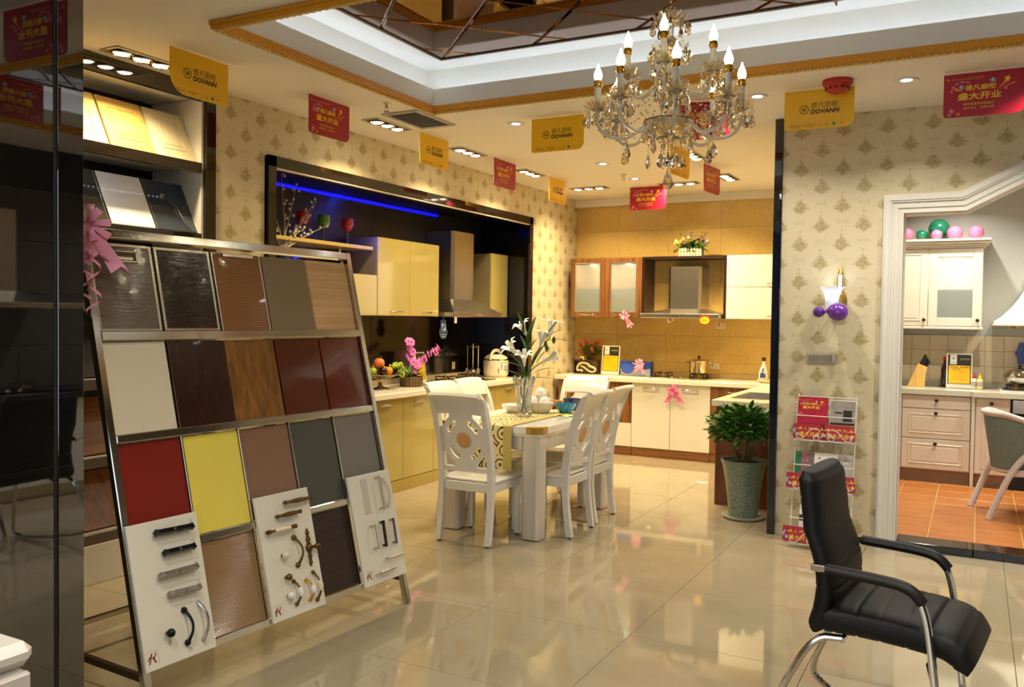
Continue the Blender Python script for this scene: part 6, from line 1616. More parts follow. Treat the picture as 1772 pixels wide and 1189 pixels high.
for k, p in enumerate(pts_f):
    if FR is None:
        q = MB()
        for j in range(5): q.ball((cos(2*pi*j/5)*.009, -.003, sin(2*pi*j/5)*.009), (.008, .004, .008), 6, 4)
        FR = obj('blossom', q, mat('red_blossom', '#cc4a20', .5, var=.3), t); FR.location = p
    else: inst('blossom', FR.data, t, p, (R.uniform(-.5, .5), R.uniform(-.5, .5), R.uniform(-.8, .8)))
q = leaf_mesh(.06, .026, .3); LL = None
for k in range(110):
    a = R.uniform(0, 2*pi); r = R.uniform(.0, .15); o = obj('leaf', q, mat('mid_leaf', '#5c8424', .45, var=.4), t, 80) if LL is None else inst('leaf', LL.data, t); LL = LL or o
    o.location = (cos(a)*r, min(.06, sin(a)*r*.38), R.uniform(.2, .33)); o.rotation_euler = (R.uniform(-.3, 1.2), R.uniform(-.5, .5), R.uniform(0, 6.28))
# flower trough on the hood surround
t = thing('flower_trough', 'white picket planter of mixed flowers on top of the back hood surround', 'plant', (-2.77, 9.32, 2.191))
q = MB(); q.box(-.115, .115, -.045, .045, .004, .07, .002); obj('box', q, mat('picket_inner', '#b89a68', .5), t)
pk = None
for k in range(8):
    for y in (-.05, .05):
        if pk is None:
            q = MB(); q.prism([(-.010, 0), (.010, 0), (.010, .085), (0, .098), (-.010, .085)], -.003, .003, 'xz'); pk = obj('picket', q, mat('picket_white', '#e6d8b4', .5), t); pk.location = (-.115+.0328*k, y, 0)
        else: inst('picket', pk.data, t, (-.115+.0328*k, y, 0))
q = MB(); q.box(-.13, .13, -.057, -.053, .022, .034, .001); q.box(-.13, .13, -.057, -.053, .062, .074, .001); obj('picket_rail', q, mat('picket_white', '#e6d8b4', .5), t)
q = leaf_mesh(.085, .034, .4); LL = None
for k in range(90):
    a = R.uniform(0, 2*pi); r = R.uniform(.05, 1); o = obj('leaf', q, mat('trough_leaf', '#35601c', .45, var=.4), t, 80) if LL is None else inst('leaf', LL.data, t); LL = LL or o
    o.location = (cos(a)*r*.15, sin(a)*r*.04, .08+R.uniform(0, .07)); o.rotation_euler = (R.uniform(-.4, 1.0), 0, a-pi/2+R.uniform(-.5, .5))
fl = {}
for k in range(28):
    cx0 = R.uniform(-.19, .19); zz_ = .13+.12*(1-(cx0/.22)**2)*R.uniform(.3, 1); nm = 'purple' if R.random() < .6 and cx0 > -.1 else 'cream'
    if nm not in fl:
        q = MB(); [q.ball((cos(2*pi*j/5)*.010, -.002, sin(2*pi*j/5)*.010), (.010, .005, .010), 6, 4) for j in range(5)]
        fl[nm] = obj('%s_blossom' % nm, q, mat('purple_blossom', '#7a5a78', .5, var=.3) if nm == 'purple' else mat('cream_blossom', '#e0d070', .5, var=.1), t); fl[nm].location = (cx0, R.uniform(-.05, .04), zz_)
    else: o = inst(nm+'_blossom', fl[nm].data, t, (cx0, R.uniform(-.05, .04), zz_), (0, R.random(), R.uniform(-.6, .6))); s = R.uniform(.6, 1.1); o.scale = (s, s, s)
q = MB()
for k in range(14): x = R.uniform(-.18, .18); q.tube([(x*.3, 0, .06), (x, R.uniform(-.03, .03), R.uniform(.18, .26))], .002, 4); q.ball((x, 0, R.uniform(.22, .27)), .006, 6, 4)
obj('sprigs', q, mat('sprig_brown', '#5a4a20', .6), t)['kind'] = 'stuff'
# bottle on a tray, right corner
t = thing('tray', 'cream oval tray on the right end of the back worktop', 'tray', (-1.86, 9.20, ZT))
q = MB(); q.lathe([(.10, 0), (.105, .006), (.135, .026), (.13, .028), (.10, .012), (0, .010)], n=28, ex=1.1, ey=.8); obj('tray', q, mat('tray_cream', '#d8cca4', .2), t)
q = MB(); q.lathe([(.085, -.0), (.09, .004), (.08, .004)], n=24, ex=1.1, ey=.8); obj('foot_ring', q, mat('tray_cream', '#d8cca4', .2), t)
t = thing('porcelain_bottle', 'white porcelain bottle with a blue figure print and dark cap', 'bottle', (-1.94, 9.20, ZT+.0285))
q = MB(); q.lathe([(.038, 0), (.048, .01), (.05, .04), (.044, .09), (.026, .135), (.016, .155), (.015, .185), (.018, .19), (.018, .196)], n=24); obj('body', q, mat('bottle_porcelain', '#d8cfb8', .15), t)
q = MB(); q.lathe([(.02, .196), (.021, .2), (.021, .232), (.018, .236), (0, .236)], n=16); obj('cap', q, mat('bottle_cap', '#2a1c12', .35), t)
q = MB()
for (a, z, rx, rz_) in ((0, .05, .016, .03), (-.35, .04, .012, .022), (.4, .045, .012, .026), (.05, .095, .010, .02), (-.1, .07, .02, .01), (.2, .115, .008, .012)):
    F = Matrix.Rotation(a, 4, 'Z') @ Matrix.Translation((0, -.0505+(.006 if z > .085 else 0)+(.010 if z > .11 else 0), z)); q.add([(cos(2*pi*i/10)*rx, 0, sin(2*pi*i/10)*rz_) for i in range(10)], [tuple(range(10))[::-1]], F)
obj('blue_print', q, mat('cobalt_ink', '#2a4a96', .3), t)['kind'] = 'stuff'
t = thing('starburst_tag', 'round red and yellow starburst price tag hanging from the back hood', 'price tag', (-2.53, 9.05, 1.555))
q = MB(); q.prism([((.068 if k % 2 else .056)*cos(2*pi*k/26), -.055+(.068 if k % 2 else .056)*sin(2*pi*k/26)*.85) for k in range(26)], -.001, .001, 'xz'); obj('card', q, mat('burst_red', '#c8321c', .4), t)
q = MB(); q.prism([((.055 if k % 2 else .047)*cos(2*pi*k/20), -.06+(.055 if k % 2 else .047)*sin(2*pi*k/20)*.75) for k in range(20)], -.0018, -.001, 'xz'); obj('yellow_centre', q, mat('burst_yellow', '#e8c41c', .4), t)
q = MB(); text(q, '特价', -.03, .03, -.06, .026, frame_m(Vector((0, -.0022, 0)), (1, 0, 0), (0, 0, 1))); obj('lettering', q, M_REDSIGN, t)['kind'] = 'stuff'
q = MB(); star(q, frame_m(Vector((0, -.0022, 0)), (1, 0, 0), (0, 0, 1)), -.0, -.012, .014, 0); obj('green_star', q, mat('green_ink', '#1e7a3c', .5), t)
socket('cream wall socket under the right corner of the back hood', (-2.49, 9.562, 1.435), 0); socket('cream wall socket right of the steel pot', (-2.55, 9.562, .985), 0)
make_bow('ribbon_bow', 'pink pull bow on the left glass wall unit handle', (-3.45, 9.135, 1.535), 0, .75, ((.6, .9), (.35, 1.)))
make_bow('ribbon_bow', 'pink pull bow stuck on the blue carton', (-3.30, 9.215, .99), -.1, .8, ((.5, .8), (-.6, .7)))
make_bow('ribbon_bow', 'pink pull bow tied to the white base unit door handles', (-2.81, 8.915, .745), 0, .85, ((-.55, .95), (.6, .95)), matl=mat('hot_pink_satin', '#e878a8', .32, var=.1, scale=30))
# ------------------------------------------------------------------ potted plant
t = thing('potted_plant', 'bushy green plant in a tall speckled grey pot on a saucer', 'plant', (-1.525, 6.62, 0))
q = MB(); q.lathe([(.135, 0), (.15, .006), (.158, .022), (.15, .024), (.13, .014), (0, .012)], n=32); obj('saucer', q, mat('saucer_stone', '#a8a68a', .5, var=.2, scale=60), t)
gr = NT('speckled_granite_glaze'); xyz, v = gr.sep(); n_ = gr.noise(v, 190, 2, .7); gr.set(Base_Color=gr.ramp(n_, [(.42, '#4a584e'), (.55, '#7d8c7c'), (.68, '#a8b2a0')]), Roughness=.3)
q = MB(); q.lathe([(.108, .014), (.112, .05), (.120, .16), (.138, .30), (.158, .40), (.172, .435), (.172, .445), (.158, .445), (.150, .42), (0, .40)], n=40); obj('pot', q, gr.m, t)
q = MB(); q.lathe([(.152, .415), (.10, .424), (0, .428)], n=28); obj('soil', q, mat('soil', '#241a10', .9, bump=.8), t)
R = random.Random(4); q = MB(); heads = []
for k in range(15):
    a = R.uniform(0, 2*pi); r = R.uniform(.05, .20); z = R.uniform(.54, .74); p = Vector((cos(a)*r, sin(a)*r, z)); heads.append(p)
    q.tube(smooth_path([Vector((cos(a)*.03, sin(a)*.03, .42)), Vector((p.x*.5, p.y*.5, .50)), p], 2), .006, 6)
obj('stems', q, M_STEM, t)['kind'] = 'stuff'
q = leaf_mesh(.078, .034, .3); LL = None; bulk = MB()
for k in range(820):
    a = R.uniform(0, 2*pi); el = math.asin(R.uniform(-.55, 1)); inner = k >= 300; rr = (.09+.10*R.random()) if inner else (.17+.065*R.random())
    c = Vector((cos(a)*cos(el)*rr*1.16-.012, sin(a)*cos(el)*rr*1.1, .69+sin(el)*rr*.8))
    D_ = (Vector((cos(a)*cos(el), sin(a)*cos(el), sin(el)*.8+.45))+Vector((R.uniform(-.6, .6), R.uniform(-.6, .6), R.uniform(-.5, .5)))).normalized()
    s = R.uniform(.7, 1.15); M4 = Matrix.Translation(c-D_*.03) @ D_.to_track_quat('Y', 'Z').to_matrix().to_4x4() @ Matrix.Rotation(R.uniform(-.6, .6), 4, 'Y') @ Matrix.Diagonal((s, s, s, 1))
    if (M4 @ Vector((0, .09, 0))).x > .235 or (M4 @ Vector((0, .0, 0))).x > .235: M4 = Matrix.Translation((-.07, 0, .02)) @ M4
    if inner: bulk.add(q.v, q.f, M4); continue
    o = obj('leaf', q, M_LEAF, t, 80) if LL is None else inst('leaf', LL.data, t); LL = LL or o
    o.matrix_local = M4
obj('inner_leaves', bulk, M_LEAF, t, 80)['kind'] = 'stuff'
# ------------------------------------------------------------------ loft helper
def loft(mb, stations, n=20, e=3.2):
    """stations: list of (centre, axis_u, axis_v, half_u, half_v); superellipse rings"""
    vs, fs = [], []
    for c, u, v, hu, hv in stations:
        c, u, v = Vector(c), Vector(u), Vector(v)
        for k in range(n):
            a = 2*pi*k/n; ca, sa = cos(a), sin(a)
            vs.append(c+u*(hu*math.copysign(abs(ca)**(2/e), ca))+v*(hv*math.copysign(abs(sa)**(2/e), sa)))
    m = len(stations)
    for i in range(m-1):
        for k in range(n): fs.append((i*n+k, i*n+(k+1) % n, (i+1)*n+(k+1) % n, (i+1)*n+k))
    fs.append(tuple(range(n))[::-1]); fs.append(tuple(range((m-1)*n, m*n))); return mb.add(vs, fs)
# ------------------------------------------------------------------ black office chair
oc = thing('office_chair', 'black leather visitor chair with chrome cantilever frame in the right foreground', 'chair', (-.228, 3.27, 0), radians(-7))
M_LEATH = mat('black_leather', '#080605', .55, var=.2, scale=30, bump=.08, spec=.3)
st = []; N = 64
for i in range(N+1):
    u = i/N; z = .435+.545*u
    x = -.212-.0*u-.045*u*u+.035*sin(pi*min(1, u*1.6))     # lumbar bulge, leaning back
    g = abs(((u*7.2) % 1)-.5)*2; groove = .010*max(0, (g-.86)/.14)
    end = min(1, min(u, 1-u)*14+.25); end = min(1, end)
    st.append(((x, 0, z), (1, 0, -.1), (0, 1, 0), (.042-groove)*end**.5, .226*(.94+.06*min(1, end))-.012*(1-end)-.02*u))
q = MB(); loft(q, st, 28, 3.4); obj('backrest', q, M_LEATH, oc, 50)
st = []
for i in range(N+1):
    u = i/N; x = -.20+.47*u
    z = .485-.02*u+.012*sin(pi*u)-(.05*max(0, (u-.80)/.2)**2)
    g = abs(((u*6.2+.35) % 1)-.5)*2; groove = .008*max(0, (g-.88)/.12)
    end = min(1, min(u*12, (1-u)*9)+.38)
    ax = Vector((.55*max(0, (u-.8)/.2), 0, 1)).normalized()
    st.append(((x, 0, z), (0, 1, 0), ax, .226*(.95+.05*end), (.060-groove)*end**.5))
q = MB(); loft(q, st, 28, 3.0); obj('seat', q, M_LEATH, oc, 50)
for s in (-1, 1):
    y = s*.243
    P = smooth_path([(-.20, y, .668), (-.10, y, .668), (.05, y, .66), (.112, y, .640), (.145, y, .58), (.17, y, .40), (.205, y, .06), (.185, y, .016), (.06, y, .016), (-.18, y, .04), (-.30, y, .08), (-.345, y, .13), (-.30, y*.96, .25), (-.21, y*.86, .425), (-.12, y*.8, .43)], 3)
    q = MB(); q.tube(P, .0125, 10); fr = obj('frame_tube', q, M_CHROME, oc)
    q = MB(); q.tube(smooth_path([(-.165, y, .670), (.05, y, .663), (.104, y, .647), (.135, y, .612)], 3), .018, 12, sx=1.35); obj('arm_pad', q, mat('arm_pad_rubber', '#12100e', .5, spec=.3), fr)
    q = MB(); q.box(-.215, -.165, y-.011, y+.011, .657, .681, .004); obj('arm_bracket', q, M_CHROME, fr)
q = MB(); q.tube([(-.12, -.2, .425), (-.12, .2, .425)], .011, 8); obj('cross_bar', q, M_CHROME, oc)
q = MB(); q.tube([(.172, -.243, .36), (.15, -.2, .405), (.15, .2, .405), (.172, .243, .36)], .010, 8); obj('front_bar', q, M_CHROME, oc)
# ------------------------------------------------------------------ right wall: sconce, balloons, switch, brochures
t = thing('wall_sconce', 'brass wall sconce with a glowing white tulip glass shade', 'wall lamp', (-.85, 6.228, 1.66))
q = MB(); q.lathe([(.05, 0), (.048, -.008), (.03, -.018), (0, -.02)], n=20, M=Matrix.Translation((.03, 0, 0)) @ Matrix.Rotation(-pi/2, 4, 'X') @ Matrix.Diagonal((1, 1.5, -1, 1)) if False else Matrix.Translation((.03, 0, -.02)) @ Matrix.Rotation(pi/2, 4, 'X') @ Matrix.Diagonal((1, 1.6, -1, 1))); obj('wall_plate', q, mat('satin_brass', '#c29b45', .3, .7), t)
q = MB(); q.tube(smooth_path([(.03, -.012, -.02), (.045, -.05, -.075), (.02, -.10, -.115), (-.002, -.115, -.095)], 3), .006, 8); q.lathe([(.012, -.105), (.03, -.098), (.028, -.09), (.034, -.082), (.03, -.078)], (-.002, -.115, 0), 16); obj('arm', q, mat('satin_brass', '#c29b45', .3, .7), t)
tg = NT('tulip_shade'); tg.set(Base_Color=lin('#eef2fa'), Roughness=.35, Emission_Color=lin('#dfeaff')); xyz, v = tg.sep(); e_ = tg.math('ADD', .38, tg.math('MULTIPLY', .75, tg.math('SUBTRACT', 1., tg.math('MINIMUM', 1., tg.math('DIVIDE', tg.math('ABSOLUTE', tg.math('SUBTRACT', xyz[2], .03)), .06))))); tg.lk(e_, tg.b.inputs['Emission Strength'])
q = MB()
vs, fs, pr = [], [], [(.026, -.085), (.036, -.06), (.042, -.02), (.05, .025), (.064, .055), (.078, .068)]
nn = 32
for r, z in pr+[(r-.003, z) for r, z in pr[::-1]]:
    for k in range(nn):
        a = 2*pi*k/nn; rr = r*(1+(.05*cos(5*a) if z > .04 else 0)); vs.append((-.002+rr*cos(a), -.115+rr*sin(a), z+(.006*cos(5*a) if z > .05 else 0)))
for i in range(len(vs)//nn-1):
    for k in range(nn): fs.append((i*nn+k, i*nn+(k+1) % nn, (i+1)*nn+(k+1) % nn, (i+1)*nn+k))
q.add(vs, fs); obj('shade', q, tg.m, t, 60)
q = MB(); q.ball((-.002, -.115, -.01), (.02, .02, .03), 12, 8); obj('bulb', q, emit('sconce_bulb', '#f0f5ff', 4), t)
q = MB(); q.cyl((.035, -.02, .02), (.035, -.02, .16), .012, 10); o = obj('candle_tube', q, M_CERAMIC, t); q = MB(); q.lathe([(.014, .16), (.018, .17), (.010, .19), (.004, .21), (0, .215)], (.035, -.02, 0), 12); obj('finial', q, mat('satin_brass', '#c29b45', .3, .7), o)
light('POINT', 'sconce_light', (-.852, 6.113, 1.70), P_SCONCE, (.86, .93, 1), None, t, shadow_soft_size=.03)
def balloon(label, loc, r, m, d=(0, 0, -1), group='party balloons', name='balloon', ex=1.12):
    t = thing(name, label, 'balloon', loc, 0, group)
    D_ = Vector(d).normalized(); q = MB(); q.M = D_.to_track_quat('-Z', 'Y').to_matrix().to_4x4()
    pr = [(r*.06, -r*1.22), (r*.35, -r*1.02), (r*.72, -r*.72), (r*.95, -r*.28), (r, .08*r), (r*.9, r*.5), (r*.62, r*.83), (r*.3, r*.99), (0, r*1.03)]
    P = [(0, -r*1.22)]+pr[1:]; q.lathe(P, n=24); obj('skin', q, m, t, 80)
    q = MB(); q.M = D_.to_track_quat('-Z', 'Y').to_matrix().to_4x4(); q.lathe([(0, -r*1.20), (r*.07, -r*1.22), (r*.12, -r*1.33), (r*.05, -r*1.30)], n=10); obj('knot', q, m, t)
    return t
M_PURPLE = mat('purple_latex', '#5a2296', .18, trans=.25, coat=.5, var=.1); M_PINKB = mat('pink_latex', '#e07096', .22, coat=.4); M_GREENB = mat('green_latex', '#0f6a4c', .2, coat=.5); M_PURP2 = mat('purple_latex_pale', '#7a3cae', .18, trans=.3, coat=.5)
balloon('larger purple balloon tied below the wall sconce', (-.805, 6.055, 1.565), .063, M_PURP2, (-1, 0, .1)); balloon('smaller dark purple balloon tied left of the larger one', (-.926, 6.06, 1.562), .036, M_PURPLE, (1, 0, 0))
t = thing('switch_plate', 'brushed metal double switch plate on the patterned wall under the sconce', 'switch', (-.927, 6.229, 1.251))
q = MB(); q.box(-.098, .098, -.010, 0, -.033, .033, .003); obj('plate', q, mat('satin_nickel', '#a89a82', .3, .7), t)
for x in (-.045, .035):
    q = MB(); q.box(x-.036, x+.036, -.014, -.009, -.024, .020, .002); obj('rocker', q, mat('satin_bronze', '#8f7d62', .35, .6), t)
# brochure rack
BX0, BX1 = -1.065, -.687
t = thing('brochure_rack', 'white wire brochure rack with scrolled pockets against the patterned wall', 'rack', (-.876, 6.1, 0)); lo = Vector(t.location)
M_WIRE = mat('white_wire', '#d8d4cc', .35)
def by(z): return 5.97+.235*z          # the rack leans back against the wall
for x in (BX0, BX1):
    q = MB(t); q.tube([(x, by(0), 0), (x, by(1.0), 1.0)], .004, 6); obj('upright', q, M_WIRE, t)
q = MB(t); q.tube([(BX0, by(.985), .985), (BX1, by(.985), .985)], .0035, 6); obj('top_wire', q, M_WIRE, t)
TIERS = [.70, .375, .03]
for z in TIERS:
    y0 = by(z)
    q = MB(t); q.tube([(BX0, y0, z), (BX0, y0-.07, z), (BX1, y0-.07, z), (BX1, y0, z)], .0035, 6); pk_ = obj('pocket_base', q, M_WIRE, t)
    q = MB(t); q.tube([(BX0, by(z+.16), z+.16), (BX0, by(z+.16)-.05, z+.16), (BX1, by(z+.16)-.05, z+.16), (BX1, by(z+.16), z+.16)], .0035, 6); obj('pocket_bar', q, M_WIRE, t)
    for s in (-1, 1):
        cx0 = (BX0+BX1)/2; P = []
        for i in range(17): a = pi*2.2*i/16; r = .012+.010*i/16; P.append((cx0+s*(.045+cos(a)*r), y0-.073, z+.022+sin(a)*r))
        P += [(cx0+s*.02, y0-.073, z+.055), (cx0+s*.04, y0-.073, z+.085), (cx0+s*.085, y0-.073, z+.075), (cx0+s*.125, y0-.073, z+.02), (cx0+s*.155, y0-.073, z+.005), (cx0+s*.178, y0-.073, z+.02), (cx0+s*.17, y0-.073, z+.045), (cx0+s*.155, y0-.073, z+.04)]
        q = MB(t); q.tube(smooth_path(P, 1), .003, 5); obj('scroll_wire', q, M_WIRE, t)
def leaflet(label, x, z0, w_, h, dy, m, prints=None, group=None, cat='brochure', lay=0.):
    """card standing in the rack, leaning back; dy = how far in front of the uprights"""
    th_ = math.atan(.235)
    t2 = thing('brochure', label, cat, (x, by(z0)-dy, z0), 0, group)
    F = frame_m(Vector((0, 0, 0)), (1, 0, 0), (0, .235-lay, 1)); q = MB(); q.box(-w_/2, w_/2, 0, h, -.003, 0, .0008, F); obj('cover', q, m, t2)
    if prints: prints(t2, F @ Matrix.Translation((0, 0, .0008)), w_, h)
    return t2
def p_open(t2, F, w_, h):
    s = w_/.4*1.05; red_print(t2, F @ Matrix.Translation((0, h-.005, .0002)), s, False)
    for o in kids(t2):
        if o.name.split('.')[0] in ('lettering', 'heading', 'streaks', 'pale_stars', 'sparkles'): o['kind'] = 'stuff'
    q = MB(); text(q, '德凡橱柜', -w_*.3, w_*.1, h*.25, .012, F); text(q, '盛大开业 钜惠全城', -w_*.3, w_*.3, h*.12, .011, F); obj('small_lettering', q, M_YINK, t2)['kind'] = 'stuff'
def p_line(t2, F, w_, h):
    q = MB(); text(q, '盛大开业', -w_*.36, w_*.30, h*.5, h*.55, F, .0, .0006); star(q, F, w_*.41, h*.55, h*.28); obj('lettering', q, M_YINK, t2)['kind'] = 'stuff'
    q = MB(); star(q, F, -w_*.43, h*.5, h*.25); star(q, F, w_*.36, h*.3, h*.15); obj('pale_stars', q, M_PALEBLUE, t2)['kind'] = 'stuff'
def p_flower(col):
    def f(t2, F, w_, h):
        q = MB(); star(q, F, w_*.15, h*.84, .012, 0, 6, .5); obj('flower_mark', q, mat('flower_'+col.strip('#'), col, .5), t2); q = MB(); q.add([(w_*.02, h*.74, 0), (w_*.3, h*.74, 0), (w_*.3, h*.76, 0), (w_*.02, h*.76, 0)], [(0, 1, 2, 3)], F); obj('text_line', q, M_WHITEINK, t2)
    return f
def p_room(t2, F, w_, h):
    q = MB(); q.box(-w_/2+.004, w_/2-.004, h*.42, h-.004, -.0006, .0, 0, F); obj('room_picture', q, mat('grey_room_print', '#8c857a', .4, var=.5, scale=18), t2)
    q = MB(); q.box(w_*.02, w_*.36, h*.46, h*.75, 0, .0004, 0, F); q.box(-w_*.3, -w_*.02, h*.66, h*.70, 0, .0004, 0, F); obj('dark_figures', q, mat('print_black', '#241c16', .4), t2)['kind'] = 'stuff'
    q = MB(); q.ball(F @ Vector((w_*.16, h*.80, .0)), (.010, .001, .013), 8, 6); obj('face_print', q, mat('print_skin', '#b5835f', .5), t2)
    q = MB(); q.box(-w_/2+.004, w_/2-.004, .004, h*.36, -.0006, .0, 0, F); obj('yellow_panel', q, mat('poster_yellow', '#e8b20c', .35), t2)
    q = MB(); q.box(-w_/2+.004, w_/2-.004, h*.36, h*.42, -.0006, .0002, 0, F); text(q, '整体橱柜', -w_*.2, w_*.3, h*.22, .014, F); obj('dark_band', q, mat('print_black', '#241c16', .4), t2)['kind'] = 'stuff'
def p_man(t2, F, w_, h):
    q = MB(); star(q, F, -w_*.28, h*.85, .010, 0, 6, .5); obj('flower_mark', q, mat('flower_b5402a', '#b5402a', .5), t2)
    q = MB(); q.prism([(-w_*.1, h*.6), (w_*.4, h*.585), (w_*.42, h*.60), (w_*.1, h*.63)], 0, .0004, 'xy', F); q.prism([(-w_*.33, h*.12), (-w_*.03, h*.12), (-w_*.08, h*.33), (-w_*.28, h*.33)], 0, .0004, 'xy', F); obj('dark_print', q, mat('print_black', '#241c16', .4), t2)['kind'] = 'stuff'
    q = MB(); q.ball(F @ Vector((-w_*.18, h*.42, 0)), (.012, .001, .016), 8, 6); obj('face_print', q, mat('print_skin', '#b5835f', .5), t2)
leaflet('red opening-day brochure standing upright, top left of the wire rack', -.965, .715, .195, .275, .016, M_REDSIGN, p_open)
leaflet('brochure with a grey room picture and yellow base, top right of the wire rack', -.772, .715, .165, .262, .016, mat('paper_white', '#d8d2c6', .5), p_room)
for (z, items) in ((.70, ((-.965, .20, 'upper left'), (-.785, .21, 'upper right'))), (.375, ((-.99, .20, 'middle left'), (-.755, .18, 'middle right'))), (.03, ((-.985, .21, 'lower left'), (-.765, .19, 'lower right')))):
    for (x, w_, nm) in items:
        leaflet('red folded leaflet lying in the %s pocket of the wire rack, front one' % nm, x, z+.008, w_, .062, .058, M_REDSIGN, p_line, 'red leaflets in the wire rack', lay=.1)
        leaflet('red folded leaflet in the %s pocket of the wire rack, behind the front one' % nm, x-.012, z+.010, w_*1.02, .098, .044, M_REDSIGN, p_line, 'red leaflets in the wire rack', lay=.1)
for dy_, (x, w_, m, l, pr_) in zip((.012, .0165, .021, .0255, .012), ((-1.022, .075, mat('green_cover', '#1f6a36', .45), 'green brochure in the middle pocket of the wire rack', p_flower('#e8d8c0')), (-.985, .07, mat('mauve_cover', '#8a5a5e', .45), 'mauve brochure next to the green one in the wire rack', p_flower('#e86a5a')), (-.93, .09, mat('brown_cover', '#75605a', .45, var=.4), 'brown brochure in the middle pocket of the wire rack', p_flower('#d8c8b8')), (-.86, .15, mat('paper_white', '#c9c4bc', .5), 'white brochure with a man and a dark car shape in the wire rack', p_man), (-.755, .12, mat('grey_cover', '#a8a298', .5, var=.2), 'grey brochure at the right of the middle pocket of the wire rack', p_flower('#8a8478')))):
    leaflet(l, x, .39, w_, .235, dy_, m, pr_)
def p_band(t2, F, w_, h):
    q = MB(); q.box(-w_/2, w_/2, h*.55, h*.72, -.0005, .0004, 0, F); obj('black_band', q, mat('print_black', '#241c16', .4), t2)
leaflet('white brochure with a black band in the lowest pocket of the wire rack', -.93, .045, .16, .235, .018, mat('paper_white', '#c9c4bc', .5), p_band)
# ------------------------------------------------------------------ second kitchen beyond the doorway
YB2, F2 = 8.72, .05
M_KNOB = mat('dark_knob', '#2c1c10', .35, .4)
def knob2(par, x, y, z):
    q = MB(); q.lathe([(.006, 0), (.006, .012), (.015, .018), (.016, .024), (.010, .029), (0, .03)], n=16, M=Matrix.Translation((x, y, z)) @ Matrix.Rotation(pi/2, 4, 'X')); obj('knob', q, M_KNOB, par)
def panel_front(t, name, a, b, c, d, y, raised=True, kn=None, m=M_CREAMWOOD):
    q = MB(t); q.box(a, b, y, y+.02, c, d, .003); f = obj(name, q, m, t)
    if raised:
        q = MB(t); i = .055; w_ = .012
        for aa, bb, cc, dd in ((a+i, b-i, c+i*.8, c+i*.8+w_), (a+i, b-i, d-i*.8-w_, d-i*.8), (a+i, a+i+w_, c+i*.8+w_, d-i*.8-w_), (b-i-w_, b-i, c+i*.8+w_, d-i*.8-w_)): q.box(aa, bb, y-.005, y+.004, cc, dd, .003)
        obj('raised_bead', q, m, f)
        q = MB(t); q.box(a+i+.026, b-i-.026, y-.004, y+.004, c+i*.8+.024, d-i*.8-.024, .004); obj('raised_field', q, m, f)
    if kn:
        lo = Vector(t.location); knob2(f, kn[0]-lo.x, y-lo.y, kn[1]-lo.z)
    return f
t = thing('base_cabinet', 'cream base unit with three drawers and dark knobs beyond the doorway', 'cabinet', (-.29, 9.0, F2), 0, 'cream base units of the second kitchen')
q = MB(t); q.box(-.735, -.018, YB2+.021, 9.23, .165, .85, .002); obj('body', q, M_CREAMWOOD, t)
q = MB(t); q.box(-.735, -.018, YB2+.05, 9.2, F2, .165, .002); obj('plinth', q, M_GREYPLINTH, t)
panel_front(t, 'drawer', -.578, -.024, .725, .842, YB2, False, (-.297, .800)); panel_front(t, 'drawer', -.578, -.024, .452, .718, YB2, True, (-.298, .684)); panel_front(t, 'drawer', -.578, -.024, .175, .445, YB2, True, (-.299, .406))
q = MB(t); q.box(-.735, -.585, YB2, YB2+.02, .165, .842, .003); obj('filler_panel', q, M_CREAMWOOD, t)
t = thing('base_cabinet', 'cream base unit with a narrow door beside the oven, behind the tub chair', 'cabinet', (.15, 9.0, F2), 0, 'cream base units of the second kitchen')
q = MB(t); q.box(-.016, .012, YB2-.045, 9.23, F2, .85, .003); obj('pilaster', q, M_CREAMWOOD, t)
q = MB(t); q.box(.013, .285, YB2-.01, 9.23, .165, .85, .002); obj('body', q, M_CREAMWOOD, t)
q = MB(t); q.box(.013, .285, YB2+.02, 9.2, F2, .165, .002); obj('plinth', q, M_GREYPLINTH, t)
panel_front(t, 'door', .018, .278, .175, .842, YB2-.03, True, (.139, .80))
t = thing('oven', 'black built-in oven at the right edge beyond the doorway', 'oven', (.60, 9.0, F2))
q = MB(t); q.box(.29, .89, YB2+.01, 9.23, F2, .85, .002); obj('body', q, M_BLACK, t)
q = MB(t); q.box(.30, .88, YB2-.03, YB2+.009, .20, .71, .004); dr = obj('door', q, mat('oven_glass', '#0c0b0a', .05), t)
q = MB(t); q.tube([(.34, YB2-.055, .67), (.84, YB2-.055, .67)], .010, 8); q.cyl((.36, YB2-.055, .67), (.36, YB2-.03, .67), .007, 8); q.cyl((.82, YB2-.055, .67), (.82, YB2-.03, .67), .007, 8); obj('handle', q, M_CHROME, dr)
q = MB(t); q.box(.30, .88, YB2-.025, YB2+.009, .72, .84, .003); obj('control_panel', q, M_STEEL, t)
t = thing('base_cabinet', 'cream base unit right of the oven, outside the view', 'cabinet', (1.27, 9.0, F2), 0, 'cream base units of the second kitchen')
q = MB(t); q.box(.892, 1.655, YB2+.021, 9.23, .165, .85, .002); obj('body', q, M_CREAMWOOD, t)
panel_front(t, 'door', .90, 1.27, .175, .842, YB2, True, (1.23, .80)); panel_front(t, 'door', 1.275, 1.65, .175, .842, YB2, True, (1.32, .80))
q = MB(t); q.box(.892, 1.655, YB2+.05, 9.2, F2, .165, .002); obj('plinth', q, M_GREYPLINTH, t)
t = thing('worktop', 'pale grey worktop of the second kitchen beyond the doorway', 'worktop', (.45, 9.0, .852))
q = MB(t); q.prism([(-.735, YB2-.03), (-.03, YB2-.03), (.0, YB2-.075), (1.655, YB2-.075), (1.655, 9.248), (-.735, 9.248)], .852, .897, 'xy'); obj('slab', q, mat('grey_stone', '#c9c2a8', .2, var=.06, scale=40), t)
